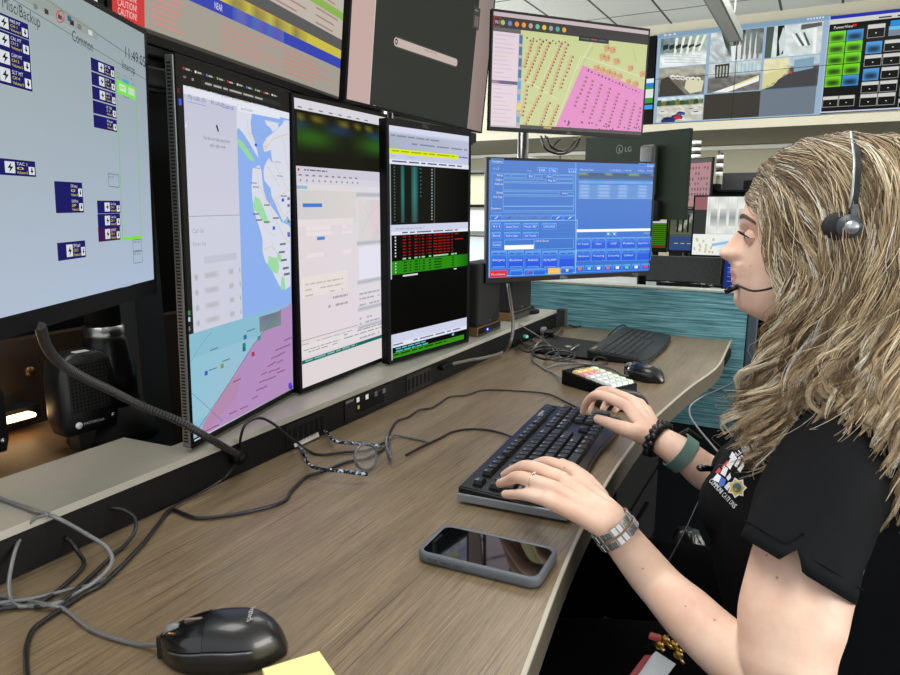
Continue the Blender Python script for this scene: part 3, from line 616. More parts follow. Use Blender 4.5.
# rows from the bottom: pale list, blue bar, yellow bar, grey, pale list with green
cv.frect(ub,V[1],1,V[0],(164,157,146),2); cv.frect(0,V[1]-.0,ub,V[0],(206,62,62),3)
cv.frect(.0,V[2],1,V[1],(60,72,176),4); cv.frect(.0,V[3]-.01,1,V[2],(202,188,72),4); cv.frect(0,V[4],1,V[3]-.01,(92,92,90),3)
cv.frect(0,0,1,V[4],(190,182,168),2)
for k in range(12):
    v=V[0]-.012-k*.0265
    if v>V[1]+.0: cv.ftext('CAUTION!',.013,v,.05,(232,206,202),5,.0085)
for k in range(12):
    v=V[1]+.02+k*.02
    if v>V[0]-.02: break
    for u0,u1,c in ((ub+.02,ub+.14,(206,140,132)),(ub+.25,ub+.55,(190,146,136)),(.62,.98,(192,140,130))):
        cv.frect(u0,v,u0+(u1-u0)*r.uniform(.5,1),v+.008,c,4)
cv.soft(.38,V[2]-.0,.62,V[1],lambda u,v:(70+30*math.sin(u*9)**2,84+26*math.sin(u*11)**2,180),10,3,5)
cv.soft(.35,V[3]-.01,.75,V[2],lambda u,v:(196-60*math.sin(u*13)**2*(v>.3),184-56*math.sin(u*13)**2,74),12,3,5)
cv.ftext('1',.2,V[1]-.02,.006,(226,230,240),6,.012); cv.ftext('NEAR',.31,V[1]-.012,.03,(220,224,240),6,.01)
for k in range(12): v=.03+k*.045; 
for k in range(14):
    v=V[4]-.02-k*.035
    if v<.01: break
    for u0,u1 in ((.3,.5),(.55,.75),(.8,.97)): cv.frect(u0,v,u0+(u1-u0)*r.uniform(.6,1),v+.008,(170,130,126),3)
cv.fpoly([(.45,V[4]-.14),(1,V[4]-.14),(1,V[4]-.10),(.45,V[4]-.10)],(140,178,84),4)
finish(cv); arm(rt,PT,RT,.811,-1.0,.93)
# ---- neighbouring bright monitor left of it
PN=PT+RT@Vector((-Wt/2-.006-.19,0,0))
RN=RT; rt,cv=monitor('bright white monitor at the top left edge behind the radio console monitor',PN,103,5,.38,Ht,(.008,.010,.008,.02),thick=.014,bulge=False)
cv.bg((252,250,240)); cv.frect(0,.02,.8,.9,(252,251,246),1); cv.frect(.84,0,.87,1,(196,212,214),1); cv.frect(.87,0,1,1,(214,226,232),2)
for k in range(14): cv.frect(.845,.3+k*.04,.868,.32+k*.04,[(40,60,60),(200,220,230),(60,100,90)][k%3],3)
finish(cv); arm(rt,PN,RN,.811,-.93,.33)

# ---- dark loading monitor
RDk=frameR(93,6); PD0=PW+RDk@Vector((0,.04,0))+Vector((0,0,.3))
q0=onplane(PD0,RDk,344,103); q1=onplane(PD0,RDk,481.7,131.7); l0=RDk.transposed()@(q0-PD0); l1=RDk.transposed()@(q1-PD0)
Wd=l1.x-l0.x; Hd=Wd*.575; PK=PD0+RDk@Vector(((l0.x+l1.x)/2,0,(l0.z+l1.z)/2+Hd/2))
rt,cv=monitor('upper wide monitor showing a dark grey page with a small pale loading bar',PK,93,6,Wd,Hd,(.007,.007,.007,.004),thick=.014)
cv.bg((54,57,51)); cv.soft(0,0,1,1,lambda u,v:(58-4*u,60-3*u,53-2*u+3*v),3,3,0)
uL=.5+cv.loc(372,60)[0]/cv.W; uR=.5+cv.loc(470.5,90)[0]/cv.W
cv.soft(0,0,uL,1,lambda u,v:(196,170,160+4*v),2,3,1); cv.frect(uL-.004,0,uL,1,(212,196,188),2)
cv.soft(uR,0,1,1,lambda u,v:(150-14*u+4*v,134-12*u,128-10*u),3,2,1)
cv.line([(395,41.5),(456,63)],.024,(70,72,66),2); cv.line([(395.5,41.8),(455.5,62.6)],.018,(196,180,172),3)
for k in range(16):
    for cxy in ((395.5,41.8),(455.5,62.6)):
        a0=2*math.pi*k/16;a1=2*math.pi*(k+1)/16; p=cv.loc(*cxy); cv._q([p,(p[0]+.009*math.cos(a0),p[1]+.009*math.sin(a0)),(p[0]+.009*math.cos(a1),p[1]+.009*math.sin(a1))],(196,180,172),3)
p=cv.loc(395.8,41.6)
for k in range(10):
    a0=2*math.pi*k/10;a1=2*math.pi*(k+1)/10; cv._q([(p[0]+.0065*math.cos(a0),p[1]+.0065*math.sin(a0)),(p[0]+.0065*math.cos(a1),p[1]+.0065*math.sin(a1)),(p[0]+.0035*math.cos(a1),p[1]+.0035*math.sin(a1)),(p[0]+.0035*math.cos(a0),p[1]+.0035*math.sin(a0))],(40,42,40),5)
cv.text('Loading, please wait',423,50,436,(120,104,98),5,h=.004,y1=54.5)
cv.rect(372.8,105,375,107.5,(190,190,180),3)
cv.rect(474,5,478,31,(70,70,64),3); cv.rect(474.8,9,477.6,12,(150,140,132),4); cv.rect(474.6,15,477.4,28,(110,104,98),4)
finish(cv); arm(rt,PK,RDk,.811,-1.02,1.55)

# ---- pink and yellow parcel map
PP=Vector((-.69,2.052,1.528)); rt,cv=monitor('upper right monitor showing a yellow green parcel map with a bright pink area',PP,50.6,1.4,.54,.325,(.006,.006,.007,.011),roll=.5,thick=.012)
cv.bg((196,204,142)); fx=lambda x,y:(.5+cv.loc(x,y)[0]/cv.W,.5-cv.loc(x,y)[1]/cv.H)
cv.frect(0,0,1,.035,(196,178,182),5); cv.frect(0,.035,1,.13,(44,42,40),5); cv.frect(.53,.12,.73,.165,(34,34,34),5); cv.frect(.545,.135,.6,.145,(40,110,60),6); cv.frect(.61,.135,.65,.145,(190,50,50),6); cv.frect(.66,.135,.71,.145,(60,90,110),6)
cs=[(150,190,110),(110,120,200),(226,140,50),(226,150,60),(190,150,150),(90,190,150),(226,190,60),(150,150,160),(60,170,150),(226,160,50)]
for k in range(10): 
    u=.055+.042*k; 
    for j in range(10):
        a0=2*math.pi*j/10;a1=2*math.pi*(j+1)/10; p=cv.fr(u,.085); cv._q([p,(p[0]+.007*math.cos(a0),p[1]+.007*math.sin(a0)),(p[0]+.007*math.cos(a1),p[1]+.007*math.sin(a1))],cs[k],6)
cv.box(.004,.045,.038,.122,.0015,(190,40,50),7); cv.ftext('911',.01,.1,.022,(230,230,230),7,.009)
cv.frect(0,.13,.165,.165,(96,90,94),4); cv.frect(0,.165,.155,.985,(222,204,212),4); cv.frect(.155,.165,.178,.985,(180,170,178),4)
for k in range(22):
    v=.19+.036*k; cv.frect(.01,v,.01+.13*r.uniform(.4,.95),v+.007,(200,184,196) if k%3 else (190,176,206),5)
cv.soft(0,.585,.155,.615,lambda u,v:(150-60*(u>.2),128-50*(u>.3),140-30*u),6,2,6)
for k in range(8): cv.frect(.157,.175+.1*k+(.02 if k>4 else 0),.177,.175+.075+.1*k,(60,110,150) if k<4 else (70,160,214),5)
cv.frect(.157,.775,.177,.84,(240,196,60),6)
a=(.565,.38)
cv.fpoly([a,(1.0,.56),(1,.985),(.405,.985)],(222,134,192),2)
# parcels: rows of tan buildings on slanted streets
TAN=(206,164,122)
def brow(u0,v0,u1,v1,n,w,h,c=TAN,l=3,dark=(56,50,50)):
    for k in range(n):
        t=(k+.5)/n; u=u0+(u1-u0)*t+r.uniform(-.003,.003); v=v0+(v1-v0)*t; s_=r.uniform(.7,1.1)
        cv.fpoly([(u-w*s_,v-h*.6),(u+w*.6,v-h),(u+w*s_,v+h*.5),(u-w*.6,v+h)],c,l)
        if dark: cv.frect(u+w*.2,v-h*.3,u+w*.2+.008,v-h*.3+.012,dark,l+1)
for (u0,v0,u1,v1,n) in ((.24,.2,.19,.46,9),(.3,.19,.2,.58,13),(.345,.2,.24,.62,14),(.42,.19,.30,.66,16),(.46,.2,.36,.68,15),(.5,.3,.42,.62,9),(.22,.6,.19,.9,8),(.3,.68,.21,.97,10),(.36,.74,.31,.97,8),(.42,.76,.37,.96,7)): brow(u0,v0,u1,v1,n,.013,.017)
for (u0,v0,u1,v1,n) in ((.7,.2,.78,.22,2),(.68,.28,.74,.3,2),(.79,.31,.8,.32,1),(.87,.36,.92,.37,1),(.96,.4,.99,.42,1),(.64,.39,.84,.46,5),(.86,.49,.96,.52,2)): brow(u0,v0,u1,v1,n,.026,.036,(206,158,112),3,(120,96,84))
for (u0,v0,u1,v1,n) in ((.6,.47,.52,.78,8),(.64,.5,.58,.83,9),(.7,.53,.63,.88,10),(.76,.56,.70,.9,10),(.82,.6,.76,.94,10),(.88,.66,.83,.95,9),(.94,.68,.9,.96,9),(.98,.72,.96,.95,6)): brow(u0,v0,u1,v1,n,.011,.014,(190,118,138),3,(84,50,76))
for k in range(16): cv.frect(.6+.024*k,.42+.0105*k+r.uniform(-.01,.01),.609+.024*k,.435+.0105*k,(90,50,80),4)
for k in range(30): cv.frect(.48+r.random()*.5,.84+.14*r.random(),.0,.0,(90,50,80),4) if False else None
for k in range(26): u=.46+.53*r.random(); v=.9+.07*r.random(); cv.frect(u,v,u+.009,v+.014,(90,50,80),4)
for k in range(14): u=.2+.02*k; cv.frect(u,.185+.02*(k%2),u+.008,.2+.02*(k%2),(80,76,60),4)
for P in ([(.18,.55),(.3,.63),(.42,.72)],[(.56,.3),(.75,.36),(1,.45)],[(.62,.16),(.53,.42)],[(.42,.16),(.3,.6)],[(.55,.3),(.4,.98)]): cv.line(P,.002,(222,226,186),2,True)
for P in ([(.63,.2),(.57,.36)],[(.9,.18),(.93,.3)]): cv.line(P,.0012,(150,160,110),3,True)
cv.frect(.18,.968,1,1,(60,54,54),6); cv.frect(.33,.972,.38,.99,(200,150,60),7); cv.frect(0,.985,.178,1,(190,180,186),6)
finish(cv); logo_on(rt,'DELL',.0,-.160,.018,(110,110,112)); arm(rt,PP,frameR(50.6,1.4),.811,-.87,2.12)
# hanging cable loops below it
for k,(a_,c_) in enumerate((((541,136),(580,138)),((547,137),(576,140)),((545,136),(560,139)))):
    p=atD(*a_,2.22); q=atD(*c_,2.22); mid=atD((a_[0]+c_[0])/2,154-3*k,2.2); m1=atD(a_[0]+5,149-2*k,2.2); m2=atD(c_[0]-6,149-2*k,2.21)
    cable('monitor_cable',[p,m1,mid,m2,q],.0035,['thick black cable loop hanging under the parcel map monitor','middle black cable loop hanging under the parcel map monitor','short black cable loop hanging under the parcel map monitor'][k],'cables under the upper monitor')

# ---- blue telephone monitor
PU=Vector((-.60,1.842,1.116)); rt,cv=monitor('blue telephone screen monitor with rows of call buttons, facing the operator',PU,51.2,-.4,.54,.325,(.007,.007,.007,.013),thick=.012)
B0=(66,124,206); HI=(120,184,236); BT=(26,98,214)
cv.soft(0,0,1,1,lambda u,v:(54-14*v+4*u,114-2*v,196+10*v),5,6,0)
X=lambda x,y:(.5+cv.loc(x,y)[0]/cv.W,.5-cv.loc(x,y)[1]/cv.H)
def fr2(x0,y0,x1,y1,c=HI,w=.0011,fill=None,l=2):
    a=X(x0,y0); b=X(x1,y1)
    if fill: cv.frect(a[0],a[1],b[0],b[1],fill,l-1)
    cv.box(a[0],a[1],b[0],b[1],w,c,l)
def btn(x0,y0,x1,y1,t=None,c=BT,tc=(225,238,252),hl=(96,164,236),th=None):
    a=X(x0,y0); b=X(x1,y1); u0,v0,u1,v1=a[0],a[1],b[0],b[1]
    cv.soft(u0,v0,u1,v1,lambda u,v:tuple(hl[i]+(c[i]-hl[i])*min(1,v*2.2) for i in range(3)) if v<.5 else c,1,4,3); cv.box(u0,v0,u1,v1,.0008,tuple(min(255,x_+20) for x_ in hl),4)
    if t:
        n=len(t); w=min((u1-u0)*.8,n*.0125); cv.ftext(t,(u0+u1)/2-w/2,(v0+v1)/2+.012,w,tc,5,.0055 if th is None else th)
btn(491,158.6,503.5,163.2,'Emergency',(46,104,190)); fr2(504.5,159.5,560,165,(60,112,190))
cv.text('A v Z',493,169.5,499,(180,210,240),3,h=.005); cv.text('Tel # Log',526,171.4,531,(200,210,150),3,h=.003)
btn(537.5,167.5,546.5,172.6,'DIR',(40,96,200)); btn(548,168,557,172.8,'CTRL'); btn(568,168.8,576.5,173,'List')
fr2(492,173.2,573.5,212,(104,166,230))
for t,y in (('Tel #',176.2),('Caller',180.6),('Address',184.8),('Email',193.5),('Tel Talk',198)): cv.text(t,502.3-len(t)*1.15,y,502.3,(226,240,252),3,h=.0052)
cv.text('Comments',490.5,209.3,501,(226,240,252),3,h=.0052)
fr2(504,174.2,510,177.2); fr2(511.5,174.4,526,177.6); cv.text('Ext',529,177,532.6,(226,240,252),3,h=.005); fr2(534,174.9,542,177.8); cv.text('Class',546.5,177.3,551,(226,240,252),3,h=.005); fr2(552.5,175.3,573,178.4)
fr2(503.5,178.8,546,181.9); cv.text('Map ID',548,181.5,555,(226,240,252),3,h=.005); fr2(556,179.5,573,182.6); fr2(503,182.7,573,190.6); fr2(503,191.6,559,194.9); cv.text('Unit',562,194,566.5,(226,240,252),3,h=.005); fr2(567.5,192.2,573,195.6); fr2(503,196,573,206); fr2(503,206.5,573,210.6)
for k in range(7): btn(490.5+12.2*k,215,501.5+12.2*k,220,None,BT if k in(0,5,6) else (62,116,196),hl=(96,164,236) if k in(0,5,6) else (80,136,212))
for x,c in ((496,(235,235,240)),(509,(40,60,80)),(534,(90,90,60)),(545,(90,90,60)),(557.5,(240,240,240)),(569.5,(240,240,240))): cv.line([(x-1.5,218.8),(x+1.5,216.6)],.002,c,6)
fr2(489.5,221,575.3,272.6,(170,214,240),.0016)
for row,(ys,ts) in enumerate(((223.4,('911','Quest Shoot','Medic 987','LANGUAGE')),(232.4,('','Hydro Labor','Call Transfer')))):
    for k,t in enumerate(ts):
        x0,x1=((491.5,500.5),(504,519.7),(522.8,538),(541.8,556))[k]
        btn(x0,ys,x1,ys+5.6,t or 'End')
fr2(558,223.6,573,228,(70,132,214),.0008); fr2(541,232.4,556,236.8,(70,132,214),.0008); fr2(558,232.4,573,236.8,(70,132,214),.0008)
btn(492,241.8,501,247,'Redial'); a=X(504.2,245.4); b=X(533.5,249); cv.frect(a[0],a[1],b[0],b[1],(246,250,252),4); fr2(504.4,240,533.6,245); fr2(534.6,239,573,248.2); cv.text('Call In Queue',535.5,241.8,548.5,(226,240,252),3,h=.005)
for k,t in enumerate(('Emergency','Business','Admin','FD/ALARM','')):
    x0=491+17*k; btn(x0,251,x0+15.2,268,t,(16,84,222),th=.0062); a=X(x0+1,252.8); b=X(x0+13.5,254.4); cv.line([(x0+1.5,253.5),(x0+6,253.4)],.0018,(20,60,130),6); cv.line([(x0+8.5,253.3),(x0+13.5,253.1)],.0018,(20,60,130),6); fr2(x0+1.5,255.2,x0+13.8,258,(80,140,230),.0008,l=6); cv.line([(x0+1.5,267),(x0+13.5,266.6)],.0014,(150,196,244),6)
btn(489.5,271,506.5,276.6,'Positions',(214,22,38),(250,220,220),(228,50,60)); btn(510.5,270,522,275,None); btn(524,269.6,532.5,274.6,None); cv.line([(526.5,273.6),(529.5,270.6)],.003,(220,40,60),6); btn(533.5,269,545,274.4,None); btn(548,268.3,559.8,273.6,'Hold',(250,180,20),(250,240,200),(250,206,80)); btn(561,267.6,573,272.8,None); cv.rect(565.5,269,568,271.4,(210,220,150),6)
# right half
fr2(578.8,161,654,166,(70,128,208)); btn(638.5,163.5,645,166.6,None); btn(646.5,163.8,654,167,'Done'); cv.text('Manual Dial',579.5,170.6,593,(190,216,244),3,h=.0055)
for x0,x1,t in ((609.5,621,'1/12/2025'),(622.5,631,'11:49:05'),(638,644.5,'Misc'),(647,653,'Next')): cv.text(t,x0,171.2+(x0-609)*.01,x1,(186,212,244),3,h=.005)
def softpx(x0,y0,x1,y1,f,nx,ny,l): a=X(x0,y0); b=X(x1,y1); cv.soft(a[0],a[1],b[0],b[1],f,nx,ny,l)
softpx(578.5,172.5,653,180,lambda u,v:(40+70*(math.sin(u*19+.5)>.3)*(v<.5)+10*v,70+70*(math.sin(u*19+.5)>.3)*(v<.5)+20*v,112+16*v),22,4,2)
softpx(578.5,180.5,653,184.5,lambda u,v:(90+24*math.sin(u*20),158,226),14,2,2)
softpx(578.5,184.5,653,198.5,lambda u,v:(86+66*(math.sin(u*24)>.1)*(.5+.5*math.sin(v*25)),140+44*(math.sin(u*24)>.1)*(.5+.5*math.sin(v*25)),208+14*(math.sin(u*24)>.1)),26,10,2)
cv.rect(578.5,198.3,652.5,199,(130,180,230),3)
a=X(576.3,229.7); b=X(650,231.8); cv.line([(576.3,230.8),(650,229.6)],.0075,(248,250,252),4)
btn(606,232.4,610,235.6,None); btn(611.5,232.3,616.5,235.5,None); cv.rect(607,233.3,609,234.7,(230,236,250),6); cv.rect(613,233.2,615,234.6,(230,236,250),6); cv.text('1 Item',643.5,233.8,649,(220,232,250),4,h=.0045)
L2=[('911 Transfer','Ops','CHP','Public','Supervisor 1'),('Warehouse','Towing','County','Other','')]
for j in range(2):
    for k in range(5):
        x0=576.3+15.1*k; y0=238.2+12*j-.25*k; btn(x0,y0,x0+13.6,y0+10.6,L2[j][k],(18,88,220),th=.0052); cv.line([(x0+1.2,y0+1.8),(x0+5.8,y0+1.7)],.0015,(20,56,120),6); cv.line([(x0+7.2,y0+1.7),(x0+12,y0+1.6)],.0015,(20,56,120),6)
cols=[(230,120,60),(120,210,210),(240,240,245),(220,110,80),(235,240,245),(90,220,110),(240,240,245),(230,60,80)]
for k in range(8): x0=575.6+9.4*k; y0=266-.3*k; btn(x0,y0,x0+7.6,y0+5.6,None,(24,96,226)); cv.rect(x0+2.2,y0+1.4,x0+5.4,y0+4,cols[k],6)
cv.line([(575.6,160),(575,273)],.0016,(140,194,240),4)
finish(cv); logo_on(rt,'DELL',-.028,-.1598,.024,(130,130,132)); logo_on(rt,'P2419HE',.215,-.1585,.022,(120,120,124))
# its stand: pole and black column
arm(rt,PU,frameR(51.2,-.4),.811,-.83,2.06)
# ================================================================ THINGS ON THE DESK
ZD=.751
KEYM=mat('key black',(14,15,17),.42,spec=.4,bump=(700,.1)); LEG_=mat('key print',(196,198,200),.6)
KB=mat('keyboard body',(10,11,13),.32,spec=.35); SIL=mat('silver edge',(150,158,168),.35,.6)
def rotroot(name,label,cat,o,ang,group=None,tilt=0,z=None):
    r=empty(name,(o[0],o[1],ZD if z is None else z),(tilt,0,ang)); return tag(r,label,cat,group)
def key(root,u,v,w,d,z,h,txt,name='key',m=KEYM,mt=LEG_,ts=.0042):
    """u along, v towards the typist is -y locally"""
    b=MB(); b.loft([[Vector((u,-v,z)),Vector((u+w,-v,z)),Vector((u+w,-v-d,z)),Vector((u,-v-d,z))],
                    [Vector((u+.0002,-v-.0002,z+h*.4)),Vector((u+w-.0002,-v-.0002,z+h*.4)),Vector((u+w-.0002,-v-d+.0002,z+h*.4)),Vector((u+.0002,-v-d+.0002,z+h*.4))],
                    [Vector((u+.0022,-v-.0018,z+h)),Vector((u+w-.0022,-v-.0018,z+h)),Vector((u+w-.0022,-v-d+.0024,z+h)),Vector((u+.0022,-v-d+.0024,z+h))]],smooth=False)
    if txt:
        P,x0,x1=text_polys(txt); k=min(ts/.72,(w-.006)/(x1-x0)); b.mi=1
        for p in P: b._add([Vector((u+.0035+(x-x0)*k,-v-.0065+y*k,z+h+.0002)) for x,y in p],[list(range(len(p)))])
    return b.build(name,[m,mt],root)
def body_slab(root,poly,z0,z1f,name,m,bev=.003):
    """z1f(v) top height"""
    bm=bmesh.new(); vs=[bm.verts.new((x,-y,z0)) for x,y in poly]; f=bm.faces.new(vs)
    r=bmesh.ops.extrude_face_region(bm,geom=[f]); 
    for e in r['geom']:
        if isinstance(e,bmesh.types.BMVert): e.co.z=z1f(-e.co.y)
    bmesh.ops.recalc_face_normals(bm,faces=list(bm.faces))
    bmesh.ops.bevel(bm,geom=[e for e in bm.edges],offset=bev,segments=3,affect='EDGES')
    me=bpy.data.meshes.new(name); bm.to_mesh(me); bm.free(); me.materials.append(m)
    return put(bpy.data.objects.new(name,me),root)
# ---- main keyboard
kn=at(458,493,.765)
kr=rotroot('keyboard','full size black keyboard with silver edge and white legends under the typing hands','keyboard',(kn.x,kn.y),math.radians(94.5))
L,Dk=.437,.158
front=[(L-.0,.150),(L*.86,.156),(L*.72,.152),(L*.58,.145),(L*.42,.145),(L*.25,.152),(L*.12,.158),(0,.158)]
topz=lambda v:.024-.10*v+.000
body_slab(kr,[(0,0),(L,0)]+front,.004,lambda v:.0245-.07*v,'body',KB,.0025)
MB().box((-.0006,-.077,.0085),(.003,.156,.011),bev=.001).build('silver_edge',SIL,kr)
MB().b2((-.0022,-.155,.0135),(.001,-.002,.0145)).build('edge_line',mat('pale line',(190,196,204),.3,.5),kr)
for x in (.03,L-.03): MB().b2((x-.015,-.03,0),(x+.015,-.015,.006)).build('foot',BLKM,kr)
u0=.014; P_=.0183
rows=[(.016,[('Esc',0,1)]+[('F%d'%(i+1),2+i+(i//4)*.5,1) for i in range(12)]),
 (.040,[(c,i,1) for i,c in enumerate('`1234567890-=')]+[('Bksp',13,2)]),
 (.0583,[('Tab',0,1.5)]+[(c,1.5+i,1) for i,c in enumerate('QWERTYUIOP[]')]+[('\\',13.5,1.5)]),
 (.0766,[('Caps',0,1.75)]+[(c,1.75+i,1) for i,c in enumerate("ASDFGHJKL;'")]+[('Enter',12.75,2.25)]),
 (.0949,[('Shift',0,2.25)]+[(c,2.25+i,1) for i,c in enumerate('ZXCVBNM,./')]+[('Shift',12.25,2.75)]),
 (.1132,[('Ctrl',0,1.25),('Win',1.25,1.25),('Alt',2.5,1.25),('',3.75,6.25),('Alt',10,1.25),('Win',11.25,1.25),('Menu',12.5,1.25),('Ctrl',13.75,1.25)])]
zt=lambda v:.0245-.07*v-.001
nk=0
for v,ks in rows:
    for t,u,w in ks: key(kr,u0+u*P_,v,w*P_-.0008,.0172 if v>.02 else .0145,zt(v+.009),.0085,t); nk+=1
ux=u0+15.35*P_
for v,ks in ((.016,['PrtSc','ScrLk','Pause']),(.040,['Ins','Home','PgUp']),(.0583,['Del','End','PgDn'])):
    for i,t in enumerate(ks): key(kr,ux+i*P_,v,P_-.0008,.0172 if v>.02 else .0145,zt(v+.009),.0085,t)
for t,i,v in (('^',1,.0949),('<',0,.1132),('v',1,.1132),('>',2,.1132)): key(kr,ux+i*P_,v,P_-.0008,.0172,zt(v+.009),.0085,t,'arrow_key')
un=u0+18.7*P_
for v,ks in ((.040,['Num','/','*','-']),(.0583,['7','8','9','+']),(.0766,['4','5','6']),(.0949,['1','2','3','Ent']),(.1132,['0',None,'.'])):
    for i,t in enumerate(ks):
        if t is None: continue
        key(kr,un+i*P_,v,(2 if t=='0' else 1)*P_-.0008,.0172 if t not in('+','Ent') else .0355,zt(v+.009),.0085,t,'keypad_key')
for k in range(5): MB().cyl((un+.008+k*.014,-.023,zt(.02)+.002),.0045,.003,n=14).build('media_button',KEYM,kr)
c=Canvas((0,0,0),Matrix.Identity(3),1,1); c._text('logitech',(un+.0,0),.034,(210,212,214),0); o=c.build('logo',kr,PAINT,off=0); o.rotation_euler=(-math.pi/2-.07,0,0); o.rotation_euler=(math.radians(-90)+.0,0,0); o.location=(0,-.013,zt(.01)+.0012)
# ---- second keyboard
p0=at(590,353,.765)
k2=rotroot('keyboard','dark slim keyboard with curved front parked by the teal partition','keyboard',(-.522,1.74),math.radians(90))
L2_,D2=.40,.165
body_slab(k2,[(0,.012),(.012,0),(L2_-.012,0),(L2_,.012),(L2_,.12),(L2_-.02,D2-.012),(L2_*.6,D2),(.03,D2),(0,.145)],.002,lambda v:.026-.08*v,'body',mat('slim body',(18,22,25),.42,spec=.3),.003)
kk=mat('slim key',(24,28,31),.45,spec=.3); zz=lambda v:.0262-.08*v-.001
def row2(v,n,u=.012,w=.0167,g=1): 
    for i in range(n): key(k2,u+i*w,v,w-.0012,.0158,zz(v+.008),.0042,'',m=kk)
row2(.022,15); row2(.041,15); row2(.0585,15); row2(.076,14); row2(.0935,12)
key(k2,.012,.111,.03,.0158,zz(.119),.0042,'',m=kk); key(k2,.045,.111,.10,.0158,zz(.119),.0042,'','space_bar',m=kk); 
for i in range(6): key(k2,.148+i*.0178,.111,.0165,.0158,zz(.119),.0042,'',m=kk)
for j in range(5):
    for i in range(3): key(k2,.272+.0+i*.0167,.022+j*.0178,.0155,.0158,zz(.03+j*.0178),.0042,'',m=kk)
for j in range(5):
    for i in range(3): key(k2,.33+i*.0178,.022+j*.0178,.0165,.0158,zz(.03+j*.0178),.0042,'',name='keypad_key',m=kk)
MB().b2((.02,-.016,.0245),(.06,-.008,.0262),bev=.001).build('gold_badge',mat('gold badge',(150,132,84),.4,.5),k2)
# ---- programmable keypad
a=at(561,384,.751); b_=at(613,399,.751); dv=(b_-a); ang=math.atan2(dv.y,dv.x); Lp=.150; 
kp=rotroot('keypad','small black keypad box with white, yellow and pink square keys','keypad',(a.x,a.y),ang)
dir2=1
def kz(y): return .030-.0*y
bm=MB(); Wp=.085
bm.loft([[Vector((0,0,0)),Vector((0,Wp,0)),Vector((0,Wp,.034)),Vector((0,0,.034))],[Vector((Lp,0,0)),Vector((Lp,Wp,0)),Vector((Lp,Wp,.020)),Vector((Lp,0,.020))]],smooth=False); o=bm.build('body',BLK,kp)
o.modifiers.new('b','BEVEL').width=.002
kc=[(196,190,180),(226,202,130),(216,160,160),(214,224,216)]
for i in range(6):
    for j in range(4):
        u=.027+i*.0198; v=.006+j*.0188; z=.034-.014*(u+.009)/Lp
        c_=(214,220,216)
        if i==0: c_=(230,204,130) if j<3 else (208,226,196)
        elif i==1: c_=(224,156,156) if j<3 else (208,226,196)
        elif j==3: c_=(206,224,200)
        nm='key '+str(c_[0]); mm=mat(nm,c_,.4)
        g=MB(); g.loft([[Vector((u,v,z-.001)),Vector((u+.0178,v,z-.001)),Vector((u+.0178,v+.0168,z-.001)),Vector((u,v+.0168,z-.001))],[Vector((u+.001,v+.001,z+.004)),Vector((u+.0168,v+.001,z+.004)),Vector((u+.0168,v+.0158,z+.004)),Vector((u+.001,v+.0158,z+.004))],[Vector((u+.003,v+.003,z+.0065)),Vector((u+.0148,v+.003,z+.0065)),Vector((u+.0148,v+.0138,z+.0065)),Vector((u+.003,v+.0138,z+.0065))]],smooth=False); g.build('key',mm,kp)
c=Canvas((0,0,0),Matrix.Identity(3),1,1); c._text('engines',(0,0),.03,(200,202,200),0); o=c.build('logo',kp,PAINT,off=0); o.rotation_euler=(math.radians(-90),0,math.radians(90)); o.location=(.018,.03,.0338)
